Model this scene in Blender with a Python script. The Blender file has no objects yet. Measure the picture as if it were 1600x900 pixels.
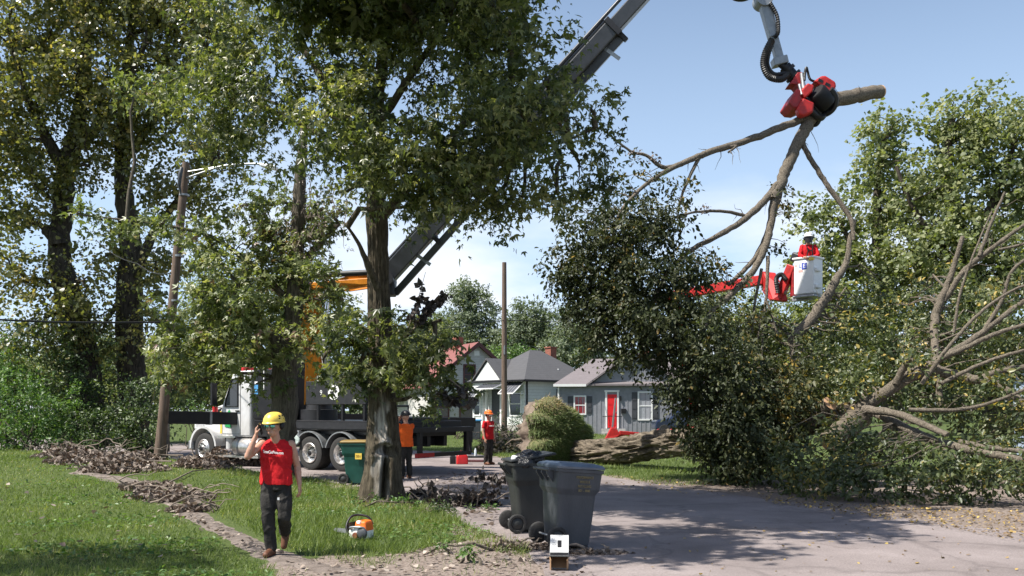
import bpy, bmesh, math, random
import numpy as np
from mathutils import Vector, Matrix, noise as mnoise

random.seed(7)
rng = np.random.default_rng(7)
sc = bpy.context.scene
C = sc.collection
R = math.radians

# ------------------------------------------------------------------ camera, sky, sun, exposure
F = 1400.0            # focal length in photograph pixels (1600 wide)
HZ = 641.0            # horizon row of the photograph
EYE = 1.85
cam_d = bpy.data.cameras.new('camera')
cam = bpy.data.objects.new('camera', cam_d); C.objects.link(cam)
cam.location = (0, 0, EYE); cam.rotation_euler = (R(90), 0, 0)
cam_d.sensor_width = 36.0; cam_d.lens = F / 1600 * 36.0
cam_d.shift_y = (HZ - 450) / 1600
cam_d.clip_start = 0.1; cam_d.clip_end = 4000
sc.camera = cam

SUN_DIR = Vector((-0.52, -0.20, 0.83)).normalized()      # towards the sun
elev = math.asin(SUN_DIR.z); azim = math.atan2(SUN_DIR.x, SUN_DIR.y)
world = bpy.data.worlds.new('World'); sc.world = world; world.use_nodes = True
wn = world.node_tree.nodes; wl = world.node_tree.links
bg = wn['Background']; bg.inputs[1].default_value = 0.09
sky = wn.new('ShaderNodeTexSky'); sky.sky_type = 'NISHITA'; sky.sun_disc = False
sky.sun_elevation = elev; sky.sun_rotation = azim
sky.air_density = 1.0; sky.dust_density = 1.3; sky.ozone_density = 1.0; sky.altitude = 200
tc = wn.new('ShaderNodeTexCoord')
sep = wn.new('ShaderNodeSeparateXYZ'); wl.new(tc.outputs['Generated'], sep.inputs[0])
cmap = wn.new('ShaderNodeMapping'); cmap.inputs['Scale'].default_value = (3.2, 3.2, 9.0); cmap.inputs['Location'].default_value = (0.35, 0.1, 0.2)
wl.new(tc.outputs['Generated'], cmap.inputs[0])
cn = wn.new('ShaderNodeTexNoise'); cn.inputs['Scale'].default_value = 1.0; cn.inputs['Detail'].default_value = 7; cn.inputs['Roughness'].default_value = 0.55
wl.new(cmap.outputs[0], cn.inputs['Vector'])
cr = wn.new('ShaderNodeValToRGB'); cr.color_ramp.elements[0].position = 0.46; cr.color_ramp.elements[1].position = 0.66
wl.new(cn.outputs['Fac'], cr.inputs[0])
lowm = wn.new('ShaderNodeMapRange'); lowm.inputs[1].default_value = 0.30; lowm.inputs[2].default_value = 0.12
wl.new(sep.outputs['Z'], lowm.inputs[0])
mul = wn.new('ShaderNodeMath'); mul.operation = 'MULTIPLY'; wl.new(cr.outputs[0], mul.inputs[0]); wl.new(lowm.outputs[0], mul.inputs[1])
mul2 = wn.new('ShaderNodeMath'); mul2.operation = 'MULTIPLY'; wl.new(mul.outputs[0], mul2.inputs[0]); mul2.inputs[1].default_value = 1.0
cmix = wn.new('ShaderNodeMix'); cmix.data_type = 'RGBA'
wl.new(mul2.outputs[0], cmix.inputs[0]); cmix.inputs[7].default_value = (6.9, 7.1, 7.5, 1)
hz = wn.new('ShaderNodeMapRange'); hz.interpolation_type = 'SMOOTHSTEP'; hz.inputs[1].default_value = -0.05; hz.inputs[2].default_value = 0.62; hz.inputs[3].default_value = 0.85; hz.inputs[4].default_value = 0.0
wl.new(sep.outputs['Z'], hz.inputs[0])
hmix = wn.new('ShaderNodeMix'); hmix.data_type = 'RGBA'; wl.new(hz.outputs[0], hmix.inputs[0]); wl.new(sky.outputs[0], hmix.inputs[6]); hmix.inputs[7].default_value = (4.5, 5.9, 7.8, 1)   # summer haze, the same all round the horizon
wl.new(hmix.outputs[2], cmix.inputs[6]); wl.new(cmix.outputs[2], bg.inputs[0])

sun_d = bpy.data.lights.new('sun', 'SUN'); sun = bpy.data.objects.new('sun', sun_d); C.objects.link(sun)
sun_d.energy = 5.0; sun_d.angle = R(0.55); sun_d.color = (1.0, 0.95, 0.87)
sun.rotation_euler = (-SUN_DIR).to_track_quat('-Z', 'Y').to_euler(); sun.location = (-20, -5, 40)

sc.view_settings.view_transform = 'Standard'; sc.view_settings.look = 'None'
sc.view_settings.exposure = 0.85; sc.view_settings.gamma = 1.0; sc.view_settings.use_curve_mapping = False
sc.render.engine = 'CYCLES'
cy = sc.cycles
cy.use_denoising = True; cy.max_bounces = 6; cy.diffuse_bounces = 3; cy.glossy_bounces = 3
cy.transmission_bounces = 4; cy.transparent_max_bounces = 8; cy.sample_clamp_indirect = 6.0
cy.use_adaptive_sampling = True; cy.adaptive_threshold = 0.015
sc.render.use_persistent_data = False

# ------------------------------------------------------------------ helpers
def P(px, py, d):
    """a point at distance d that stands at photograph pixel (px, py)"""
    return Vector(((px - 800) * d / F, d, EYE + (HZ - py) * d / F))

def ss(a, b, x):
    t = np.clip((x - a) / (b - a), 0, 1); return t * t * (3 - 2 * t)

def tag(o, label=None, cat=None, group=None, kind=None):
    if label: o['label'] = label
    if cat: o['category'] = cat
    if group: o['group'] = group
    if kind: o['kind'] = kind
    return o

MATW = {}
def thing(name, label, cat, loc, rotz=0.0, group=None):
    o = bpy.data.objects.new(name, None); C.objects.link(o)
    o.empty_display_size = 0.2
    o.location = loc; o.rotation_euler = (0, 0, rotz)
    MATW[o] = Matrix.Translation(Vector(loc)) @ Matrix.Rotation(rotz, 4, 'Z')
    tag(o, label, cat, group)
    return o

def link(name, me, mat, parent=None):
    o = bpy.data.objects.new(name, me); C.objects.link(o)
    if mat is not None:
        me.materials.clear()
        for m in (mat if isinstance(mat, (list, tuple)) else [mat]): me.materials.append(m)
    if parent is not None:
        o.parent = parent; MATW[o] = MATW[parent]
    else:
        MATW[o] = Matrix.Identity(4)
    return o

def to_local(arr, parent):
    if parent is None: return arr
    inv = np.array(MATW[parent].inverted())
    return arr @ inv[:3, :3].T + inv[:3, 3]

def mesh_np(name, V, T, mat, parent=None, smooth=False, attrs=None, world=True):
    """V (n,3), T (m,k) index array, k = 3 or 4"""
    V = np.asarray(V, dtype=np.float64); T = np.asarray(T, dtype=np.int32)
    if world: V = to_local(V, parent)
    me = bpy.data.meshes.new(name)
    n, (m, k) = len(V), T.shape
    me.vertices.add(n); me.vertices.foreach_set('co', V.astype(np.float32).ravel())
    me.loops.add(m * k); me.loops.foreach_set('vertex_index', T.ravel())
    me.polygons.add(m); me.polygons.foreach_set('loop_start', np.arange(0, m * k, k, dtype=np.int32))
    if smooth: me.polygons.foreach_set('use_smooth', np.ones(m, dtype=bool))
    me.update(calc_edges=True)
    for an, av in (attrs or {}).items():
        a = me.attributes.new(an, 'FLOAT', 'POINT'); a.data.foreach_set('value', np.asarray(av, dtype=np.float32))
    return link(name, me, mat, parent)

def frame_of(d):
    d = Vector(d).normalized()
    u = d.cross(Vector((0, 0, 1)))
    if u.length < 1e-3: u = Vector((1, 0, 0))
    u.normalize(); v = u.cross(d).normalized()
    return d, u, v

JOINED = {'branches', 'limbs', 'sticks', 'twigs', 'stems', 'dead_twigs', 'dead_creeper', 'upright_twig', 'wood', 'vent', 'lug_nuts', 'loose_soil', 'tank_strap', 'emblem_marks', 'small_print', 'tray_bracket', 'strap', 'door_trim'}
class MB:
    """collects shapes in world coordinates, builds ONE mesh object"""
    def __init__(s): s.v = []; s.f = []; s.mi = []; s.m = 0; s.M = Matrix.Identity(4)
    def add(s, vs, fs):
        o = len(s.v); s.v += [s.M @ Vector(p) for p in vs]; s.f += [tuple(i + o for i in f) for f in fs]; s.mi += [s.m] * len(fs); return s
    def box(s, c, size, rot=None, taper=(1, 1)):
        x, y, z = size[0] / 2, size[1] / 2, size[2] / 2; tx, ty = taper
        vs = [Vector(p) for p in ((-x, -y, -z), (x, -y, -z), (x, y, -z), (-x, y, -z), (-x * tx, -y * ty, z), (x * tx, -y * ty, z), (x * tx, y * ty, z), (-x * tx, y * ty, z))]
        if rot is not None: vs = [rot @ p for p in vs]
        c = Vector(c)
        return s.add([p + c for p in vs], [(3, 2, 1, 0), (4, 5, 6, 7), (0, 1, 5, 4), (1, 2, 6, 5), (2, 3, 7, 6), (3, 0, 4, 7)])
    def b2(s, lo, hi):
        lo = Vector(lo); hi = Vector(hi); return s.box((lo + hi) / 2, hi - lo)
    def beam(s, a, b, w, h, w2=None, h2=None, up=(0, 0, 1)):
        a = Vector(a); b = Vector(b); d = (b - a).normalized(); u = d.cross(Vector(up))
        if u.length < 1e-4: u = Vector((1, 0, 0))
        u.normalize(); v = u.cross(d); w2 = w if w2 is None else w2; h2 = h if h2 is None else h2
        vs = []
        for p, ww, hh in ((a, w, h), (b, w2, h2)):
            vs += [p - u * ww / 2 - v * hh / 2, p + u * ww / 2 - v * hh / 2, p + u * ww / 2 + v * hh / 2, p - u * ww / 2 + v * hh / 2]
        return s.add(vs, [(0, 1, 2, 3), (7, 6, 5, 4), (0, 4, 5, 1), (1, 5, 6, 2), (2, 6, 7, 3), (3, 7, 4, 0)])
    def tube(s, pts, rad, n=10, cap=True):
        pts = [Vector(p) for p in pts]
        if not isinstance(rad, (list, tuple)): rad = [rad] * len(pts)
        vs = []; fs = []; u = None
        for i, p in enumerate(pts):
            d = (pts[min(i + 1, len(pts) - 1)] - pts[max(i - 1, 0)]).normalized()
            if u is None: u = frame_of(d)[1]
            u = (u - d * u.dot(d)); u = u.normalized() if u.length > 1e-5 else frame_of(d)[1]
            w = d.cross(u)
            for k in range(n):
                a = 2 * math.pi * k / n; vs.append(p + (u * math.cos(a) + w * math.sin(a)) * rad[i])
        for i in range(len(pts) - 1):
            for k in range(n):
                k2 = (k + 1) % n; fs.append((i * n + k, i * n + k2, (i + 1) * n + k2, (i + 1) * n + k))
        if cap: fs.append(tuple(range(n - 1, -1, -1))); fs.append(tuple((len(pts) - 1) * n + k for k in range(n)))
        return s.add(vs, fs)
    def cyl(s, a, b, r, r2=None, n=16): return s.tube([a, b], [r, r if r2 is None else r2], n)
    def lathe(s, a, axis, prof, n=24, close=True):
        """prof: list of (distance along axis, radius)"""
        d, u, v = frame_of(axis); a = Vector(a); vs = []; fs = []
        for (t, r) in prof:
            for k in range(n):
                an = 2 * math.pi * k / n; vs.append(a + d * t + (u * math.cos(an) + v * math.sin(an)) * r)
        m = len(prof)
        for i in range(m - 1):
            for k in range(n):
                k2 = (k + 1) % n; fs.append((i * n + k, i * n + k2, (i + 1) * n + k2, (i + 1) * n + k))
        if close: fs.append(tuple(range(n - 1, -1, -1))); fs.append(tuple((m - 1) * n + k for k in range(n)))
        return s.add(vs, fs)
    def ball(s, c, r, n=16, m=10, rot=None):
        r = (r, r, r) if isinstance(r, (int, float)) else r; c = Vector(c)
        vs = [Vector((0, 0, -r[2]))]; fs = []
        for i in range(1, m):
            ph = math.pi * i / m - math.pi / 2
            for k in range(n):
                a = 2 * math.pi * k / n; vs.append(Vector((r[0] * math.cos(ph) * math.cos(a), r[1] * math.cos(ph) * math.sin(a), r[2] * math.sin(ph))))
        vs.append(Vector((0, 0, r[2]))); L = len(vs) - 1
        for k in range(n):
            k2 = (k + 1) % n; fs.append((0, 1 + k2, 1 + k)); fs.append((L, 1 + (m - 2) * n + k, 1 + (m - 2) * n + k2))
            for i in range(m - 2): fs.append((1 + i * n + k, 1 + i * n + k2, 1 + (i + 1) * n + k2, 1 + (i + 1) * n + k))
        if rot is not None: vs = [rot @ p for p in vs]
        return s.add([p + c for p in vs], fs)
    def prism(s, poly, off):
        """poly: 3-D points of one face, off: extrusion vector"""
        poly = [Vector(p) for p in poly]; off = Vector(off); n = len(poly)
        return s.add(poly + [p + off for p in poly], [tuple(range(n - 1, -1, -1)), tuple(range(n, 2 * n))] + [(i, (i + 1) % n, n + (i + 1) % n, n + i) for i in range(n)])
    def build(s, name, mat, parent=None, smooth=None, bevel=0.0, local=False):
        me = bpy.data.meshes.new(name)
        vs = s.v
        if parent is not None and not local:
            inv = MATW[parent].inverted(); vs = [inv @ p for p in vs]
        me.from_pydata([tuple(p) for p in vs], [], s.f)
        bm = bmesh.new(); bm.from_mesh(me); bmesh.ops.recalc_face_normals(bm, faces=bm.faces); bm.to_mesh(me); bm.free()
        if max(s.mi, default=0) > 0: me.polygons.foreach_set('material_index', s.mi)
        if smooth is not None:
            me.polygons.foreach_set('use_smooth', [True] * len(me.polygons)); me.set_sharp_from_angle(angle=R(smooth))
        o = link(name, me, mat, parent)
        if name in JOINED and parent is not None: o['kind'] = 'stuff'
        if bevel > 0:
            b = o.modifiers.new('bevel', 'BEVEL'); b.width = bevel; b.segments = 2; b.limit_method = 'ANGLE'; b.angle_limit = R(40)
            b.harden_normals = False
        return o

def text_mesh(name, body, size, M, mat, parent, extrude=0.0008, align='CENTER', width=None):
    cu = bpy.data.curves.new(name, 'FONT'); cu.body = body; cu.size = size; cu.extrude = extrude; cu.align_x = align; cu.align_y = 'CENTER'; cu.resolution_u = 3
    o = bpy.data.objects.new(name, cu); C.objects.link(o)
    dg = bpy.context.evaluated_depsgraph_get(); me = bpy.data.meshes.new_from_object(o.evaluated_get(dg))
    C.objects.unlink(o); bpy.data.objects.remove(o)
    if width:
        xs = [v.co.x for v in me.vertices]; k = width / (max(xs) - min(xs)); me.transform(Matrix.Diagonal((k, 1, 1, 1)))
    me.transform(MATW[parent].inverted() @ M)
    me.name = name
    return link(name, me, mat, parent)

# ------------------------------------------------------------------ materials
def nodes_of(name):
    m = bpy.data.materials.new(name); m.use_nodes = True
    nt = m.node_tree; return m, nt, nt.nodes['Principled BSDF'], nt.nodes, nt.links

def mat(name, col, rough=0.6, var=0.15, scale=6.0, bump=0.0, bscale=None, metal=0.0, spec=0.5, col2=None, stretch=(1, 1, 1), coat=0.0, detail=6):
    """base colour broken up by object-space noise, with optional relief"""
    m, nt, b, N, L = nodes_of(name)
    b.inputs['Roughness'].default_value = rough; b.inputs['Metallic'].default_value = metal
    b.inputs['Specular IOR Level'].default_value = spec; b.inputs['Coat Weight'].default_value = coat
    t = N.new('ShaderNodeTexCoord'); mp = N.new('ShaderNodeMapping'); mp.inputs['Scale'].default_value = stretch
    L.new(t.outputs['Object'], mp.inputs[0])
    nz = N.new('ShaderNodeTexNoise'); nz.inputs['Scale'].default_value = scale; nz.inputs['Detail'].default_value = detail; nz.inputs['Roughness'].default_value = 0.6
    L.new(mp.outputs[0], nz.inputs['Vector'])
    rp = N.new('ShaderNodeValToRGB'); rp.color_ramp.elements[0].position = 0.3; rp.color_ramp.elements[1].position = 0.7
    c2 = col2 if col2 else tuple(min(1, c * (1 + var)) for c in col); c1 = col if col2 else tuple(c * (1 - var) for c in col)
    rp.color_ramp.elements[0].color = (*c1, 1); rp.color_ramp.elements[1].color = (*c2, 1)
    L.new(nz.outputs['Fac'], rp.inputs[0]); L.new(rp.outputs[0], b.inputs['Base Color'])
    if bump > 0:
        n2 = N.new('ShaderNodeTexNoise'); n2.inputs['Scale'].default_value = bscale or scale * 3; n2.inputs['Detail'].default_value = 8; n2.inputs['Roughness'].default_value = 0.65
        L.new(mp.outputs[0], n2.inputs['Vector'])
        bp = N.new('ShaderNodeBump'); bp.inputs['Strength'].default_value = min(1, bump); bp.inputs['Distance'].default_value = 0.03
        L.new(n2.outputs['Fac'], bp.inputs['Height']); L.new(bp.outputs[0], b.inputs['Normal'])
    # uneven gloss
    mr = N.new('ShaderNodeMapRange'); mr.inputs[3].default_value = max(0.03, rough - 0.1); mr.inputs[4].default_value = min(1, rough + 0.12)
    L.new(nz.outputs['Fac'], mr.inputs[0]); L.new(mr.outputs[0], b.inputs['Roughness'])
    return m

def leaf_mat(name, cols, rough=0.42, trans=0.3, spec=0.5, tcol=None):
    """cols: list of (position, rgb) over the per-leaf random attribute"""
    m, nt, b, N, L = nodes_of(name)
    at = N.new('ShaderNodeAttribute'); at.attribute_name = 'rnd'
    rp = N.new('ShaderNodeValToRGB'); e = rp.color_ramp.elements
    e[0].position = cols[0][0]; e[0].color = (*cols[0][1], 1); e[1].position = cols[-1][0]; e[1].color = (*cols[-1][1], 1)
    for p, c in cols[1:-1]:
        x = e.new(p); x.color = (*c, 1)
    L.new(at.outputs['Fac'], rp.inputs[0]); L.new(rp.outputs[0], b.inputs['Base Color'])
    b.inputs['Roughness'].default_value = rough; b.inputs['Specular IOR Level'].default_value = spec
    if trans > 0:
        tr = N.new('ShaderNodeBsdfTranslucent'); hs = N.new('ShaderNodeMix'); hs.data_type = 'RGBA'; hs.blend_type = 'MULTIPLY'; hs.inputs[0].default_value = 1
        hs.inputs[7].default_value = (*(tcol or (1.5, 1.6, 0.6)), 1); L.new(rp.outputs[0], hs.inputs[6]); L.new(hs.outputs[2], tr.inputs[0])
        mx = N.new('ShaderNodeMixShader'); mx.inputs[0].default_value = trans
        L.new(b.outputs[0], mx.inputs[1]); L.new(tr.outputs[0], mx.inputs[2]); L.new(mx.outputs[0], N['Material Output'].inputs[0])
    return m

def bark_mat(name, c1, c2, scale=5.0, stretch=(1, 1, 0.18), strength=0.9, rot=None):
    m, nt, b, N, L = nodes_of(name)
    t = N.new('ShaderNodeTexCoord'); mp = N.new('ShaderNodeMapping'); mp.inputs['Scale'].default_value = stretch
    if rot is None: L.new(t.outputs['Object'], mp.inputs[0])
    else:
        m0 = N.new('ShaderNodeMapping'); m0.inputs['Rotation'].default_value = rot; L.new(t.outputs['Object'], m0.inputs[0]); L.new(m0.outputs[0], mp.inputs[0])
    n1 = N.new('ShaderNodeTexNoise'); n1.inputs['Scale'].default_value = scale * 3; n1.inputs['Detail'].default_value = 8; n1.inputs['Roughness'].default_value = 0.7; n1.inputs['Distortion'].default_value = 0.4
    n2 = N.new('ShaderNodeTexNoise'); n2.inputs['Scale'].default_value = 1.6; n2.inputs['Detail'].default_value = 4; L.new(t.outputs['Object'], n2.inputs['Vector'])
    L.new(mp.outputs[0], n1.inputs['Vector'])
    rp = N.new('ShaderNodeValToRGB'); rp.color_ramp.elements[0].position = 0.36; rp.color_ramp.elements[1].position = 0.66
    rp.color_ramp.elements[0].color = (*c1, 1); rp.color_ramp.elements[1].color = (*c2, 1); L.new(n1.outputs['Fac'], rp.inputs[0])
    mx = N.new('ShaderNodeMix'); mx.data_type = 'RGBA'; mx.blend_type = 'MULTIPLY'; mx.inputs[0].default_value = 0.6
    r2 = N.new('ShaderNodeValToRGB'); r2.color_ramp.elements[0].color = (0.6, 0.62, 0.52, 1); r2.color_ramp.elements[1].color = (1.2, 1.15, 1.1, 1); L.new(n2.outputs['Fac'], r2.inputs[0])
    L.new(rp.outputs[0], mx.inputs[6]); L.new(r2.outputs[0], mx.inputs[7])
    b.inputs['Roughness'].default_value = 0.9; b.inputs['Specular IOR Level'].default_value = 0.2
    bp = N.new('ShaderNodeBump'); bp.inputs['Strength'].default_value = strength; bp.inputs['Distance'].default_value = 0.04
    L.new(n1.outputs['Fac'], bp.inputs['Height']); L.new(bp.outputs[0], b.inputs['Normal'])
    L.new(mx.outputs[2], b.inputs['Base Color'])
    m['mix'] = mx.name
    return m

def glass_mat(name, col=(0.02, 0.025, 0.03), rough=0.06):
    m, nt, b, N, L = nodes_of(name)
    b.inputs['Base Color'].default_value = (*col, 1); b.inputs['Roughness'].default_value = rough; b.inputs['Specular IOR Level'].default_value = 0.8
    return m

M = {}
M['black'] = mat('black_paint', (0.009, 0.009, 0.011), 0.42, 0.35, 3, col2=(0.018, 0.017, 0.018), spec=.35)
M['dark_steel'] = mat('dark_steel', (0.018, 0.018, 0.021), 0.5, 0.3, 8)
M['boom'] = mat('boom_paint', (0.035, 0.037, 0.042), 0.32, 0.25, 4, spec=0.6)
M['steel'] = mat('grey_steel', (0.33, 0.34, 0.35), 0.4, 0.2, 6, metal=0.6)
M['chrome'] = mat('chrome', (0.75, 0.75, 0.75), 0.15, 0.1, 6, metal=1.0)
M['alu'] = mat('polished_alloy', (0.66, 0.64, 0.62), 0.33, 0.2, 9, metal=0.85)
M['jib'] = mat('jib_grey', (0.24, 0.26, 0.28), 0.4, 0.2, 5, metal=0.2)
M['white_paint'] = mat('white_vehicle_paint', (0.42, 0.41, 0.4), 0.35, 0.06, 2.2, col2=(0.66, 0.67, 0.68), detail=10, stretch=(1, 1, .5))
M['orange_steel'] = mat('orange_crane_paint', (0.5, 0.17, 0.012), 0.4, 0.15, 5, col2=(0.75, 0.28, 0.02), detail=9)
M['red_paint'] = mat('red_machine_paint', (0.27, 0.012, 0.011), 0.5, 0.18, 7, col2=(0.55, 0.018, 0.015), detail=10)
M['dark_red'] = mat('dusty_red_paint', (0.2, 0.013, 0.015), 0.55, 0.25, 8, col2=(0.42, 0.02, 0.024), detail=10)
M['rubber'] = mat('tyre_rubber', (0.028, 0.027, 0.026), 0.85, 0.3, 12, bump=0.3, bscale=60)
M['hose'] = mat('hydraulic_hose', (0.014, 0.014, 0.015), 0.5, 0.2, 20)
M['glass'] = glass_mat('dark_glass')
M['blue_tank'] = mat('blue_label', (0.08, 0.3, 0.6), 0.4, 0.1, 6)
M['grey_plastic'] = mat('grey_cart_plastic', (0.036, 0.041, 0.05), 0.45, 0.2, 3.5, bump=0.15, bscale=60, spec=0.5, col2=(0.072, 0.076, 0.084), stretch=(1, 1, .35), detail=10)
M['dark_plastic'] = mat('black_cart_plastic', (0.014, 0.016, 0.016), 0.55, 0.3, 4, bump=0.15, bscale=70, col2=(0.032, 0.033, 0.031), stretch=(1, 1, .4), detail=10)
M['lid_plastic'] = mat('sky_tinted_lid_plastic', (0.10, 0.125, 0.16), 0.3, 0.2, 7, spec=0.7)  # blue of the reflected sky put into the base colour
M['green_plastic'] = mat('green_bin_plastic', (0.008, 0.06, 0.045), 0.4, 0.2, 5)
M['olive_lid'] = mat('mustard_lid_plastic', (0.2, 0.13, 0.03), 0.5, 0.2, 6)
M['yellow'] = mat('yellow_plastic', (0.78, 0.55, 0.09), 0.35, 0.1, 9)
M['white'] = mat('white_plastic', (0.78, 0.78, 0.77), 0.35, 0.05, 5)
M['offwhite'] = mat('white_print', (0.8, 0.8, 0.8), 0.5, 0.03, 5)
M['gold_print'] = mat('faded_gold_print', (0.24, 0.19, 0.09), 0.6, 0.3, 60)
M['cardboard'] = mat('brown_cardboard', (0.36, 0.22, 0.12), 0.85, 0.15, 9)
M['bag'] = mat('black_bin_bag', (0.012, 0.012, 0.014), 0.28, 0.2, 8, bump=0.6, bscale=25)
M['orange'] = mat('orange_plastic', (0.85, 0.16, 0.015), 0.4, 0.1, 9)
M['red_plastic'] = mat('red_can_plastic', (0.5, 0.018, 0.02), 0.35, 0.15, 8)
M['red_cloth'] = mat('red_cotton', (0.42, 0.01, 0.014), 0.85, 0.14, 6, bump=0.5, bscale=14, spec=0.2, col2=(0.6, 0.018, 0.024), detail=9)
M['orange_cloth'] = mat('orange_cotton', (0.85, 0.13, 0.02), 0.85, 0.12, 12, bump=0.25, bscale=40, spec=0.2)
M['trouser'] = mat('charcoal_work_trousers', (0.02, 0.019, 0.018), 0.85, 0.3, 5, bump=0.6, bscale=16, spec=0.2, col2=(0.05, 0.046, 0.042), detail=9)
M['skin'] = mat('skin', (0.46, 0.25, 0.17), 0.5, 0.12, 14, bump=0.06, bscale=60)
M['boot'] = mat('brown_leather_boot', (0.13, 0.05, 0.022), 0.6, 0.3, 14)
M['hair'] = mat('dark_hair', (0.03, 0.018, 0.012), 0.6, 0.3, 30)
M['lens'] = mat('mirrored_green_lens', (0.25, 0.62, 0.58), 0.1, 0.25, 25, metal=0.9)
M['bark_maple'] = bark_mat('maple_bark', (0.035, 0.028, 0.02), (0.15, 0.125, 0.09), 6, (1, 1, 0.2))
M['bark_dark'] = bark_mat('cottonwood_bark', (0.025, 0.02, 0.017), (0.12, 0.10, 0.082), 4, (1, 1, 0.14), 1.0)
M['bark_b'] = bark_mat('furrowed_bark', (0.05, 0.042, 0.034), (0.19, 0.165, 0.13), 6, (1, 1, 0.16), 1.0)
M['bark_branch'] = bark_mat('branch_bark', (0.07, 0.058, 0.047), (0.25, 0.215, 0.175), 9, (1, 1, .8), 0.9)
M['bark_log'] = bark_mat('fallen_trunk_bark', (0.035, 0.028, 0.022), (0.25, 0.21, 0.165), 4, (0.3, 1.6, 1.6), 1.0, (0, 0, R(57)))
M['cut_wood'] = mat('fresh_cut_wood', (0.5, 0.3, 0.17), 0.8, 0.2, 12)
M['pole_wood'] = bark_mat('utility_pole_wood', (0.10, 0.07, 0.055), (0.24, 0.18, 0.15), 6, (2, 2, 0.06), 0.5)
M['twig'] = mat('dry_twigs', (0.2, 0.16, 0.125), 0.85, 0.3, 9)
M['wire'] = mat('black_cable', (0.01, 0.01, 0.01), 0.6, 0.2, 5)
# ------------------------------------------------------------------ terrain
def q_bank(x, y):
    # distance on the camera-left side of the road's near edge (towards the left lawn)
    return (x + 8.6) * -0.63 + (y - 27.4) * -0.77
def hgt(x, y):
    x = np.asarray(x, dtype=float); y = np.asarray(y, dtype=float)
    bank = 0.46 * ss(0.3, 2.6, q_bank(x, y)) * ss(14, 26, y) * ss(-4.5, -8.5, x)
    far = 0.42 * ss(1.5, 12.0, (x - 0.9) * 0.93 + (y - 31.5) * 0.36) * ss(26, 44, y)
    far2 = 0.42 * ss(43, 52, y + 0.6 * x) * ss(40, 44, y)
    bump = 0.012 * (np.sin(x * 2.1 + 0.7 * y) + np.sin(y * 2.7 - 1.3 * x) + np.sin(x * 5.1) * np.sin(y * 4.3))
    ip = in_poly(ROAD, x, y)
    return np.maximum(bank, np.maximum(far, far2)) * np.where(ip, 0.0, 1.0) + np.where(ip, -0.015, bump * 0.6)

def in_poly(poly, x, y):
    x = np.asarray(x, dtype=float); y = np.asarray(y, dtype=float); c = np.zeros(np.broadcast(x, y).shape, dtype=bool)
    n = len(poly); j = n - 1
    for i in range(n):
        xi, yi = poly[i]; xj, yj = poly[j]
        if yi != yj:
            c ^= ((yi > y) != (yj > y)) & (x < (xj - xi) * (y - yi) / (yj - yi) + xi)
        j = i
    return c

def resample(pl, n):
    pl = np.array(pl, dtype=float); s = np.concatenate([[0], np.cumsum(np.hypot(*np.diff(pl, axis=0).T))])
    t = np.linspace(0, s[-1], n); return np.stack([np.interp(t, s, pl[:, 0]), np.interp(t, s, pl[:, 1])], 1)
def smooth_line(pl, n, it=6):
    p = resample(pl, n)
    for _ in range(it): p[1:-1] = 0.25 * p[:-2] + 0.5 * p[1:-1] + 0.25 * p[2:]
    return p

FAR_E = smooth_line([(16, -6), (11.5, 4), (7.9, 13.2), (5.3, 18.6), (2.9, 24.2), (0.9, 30), (-0.8, 36), (-2.6, 39.5), (-5.5, 41.5), (-12, 45.5), (-24, 53), (-60, 76)], 160)
NEAR_E = smooth_line([(0.0, -6), (0.25, 4), (0.45, 9.5), (0.1, 12.2), (-0.15, 13.3), (-1.0, 15.6), (-1.9, 18.0), (-3.4, 21), (-5.3, 24), (-8.6, 27.4), (-12, 30.3), (-20, 35.5), (-60, 61)], 160)
wob = lambda n, a, s: np.convolve(np.random.default_rng(s).normal(0, 1, n + 8), np.ones(5) / 5, 'same')[4:-4] * a
NEAR_E = NEAR_E + np.stack([wob(160, 0.22, 3), wob(160, 0.22, 4)], 1); FAR_E = FAR_E + np.stack([wob(160, 0.15, 5), wob(160, 0.15, 6)], 1)
ROAD = np.vstack([NEAR_E, FAR_E[::-1]])

def gp(px, py, zoff=0.0):
    """ground point under a photograph pixel"""
    lo, hi = 3.0, 300.0
    ds = np.concatenate([np.linspace(3, 60, 1200), np.linspace(60.1, 300, 600)])
    x = (px - 800) * ds / F; z = EYE + (HZ - py) * ds / F
    k = np.argmax(z <= hgt(x, ds))
    d = float(ds[k]); x = (px - 800) * d / F
    return Vector((x, d, float(hgt(x, d)) + zoff))
def onground(x, y, zoff=0.0): return Vector((x, y, float(hgt(x, y)) + zoff))

PATH = smooth_line([gp(*p)[:2] for p in ((120, 738), (175, 746), (235, 765), (300, 803), (350, 830), (400, 855), (440, 874), (520, 893), (640, 905))], 70, 4)
DIRT = [gp(*p)[:2] for p in ((430, 866), (470, 876), (520, 866), (575, 872), (640, 866), (690, 850), (745, 846), (790, 836), (815, 832), (850, 842), (880, 870), (900, 920), (700, 960), (430, 960))]
LITTER = [gp(*p)[:2] for p in ((720, 850), (800, 842), (850, 830), (905, 850), (1010, 868), (940, 880), (860, 884), (760, 880))]

def path_dist(x, y):
    d = np.full(np.shape(x), 99.0)
    for (a, b) in PATH: d = np.minimum(d, np.hypot(x - a, y - b))
    return d

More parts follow.
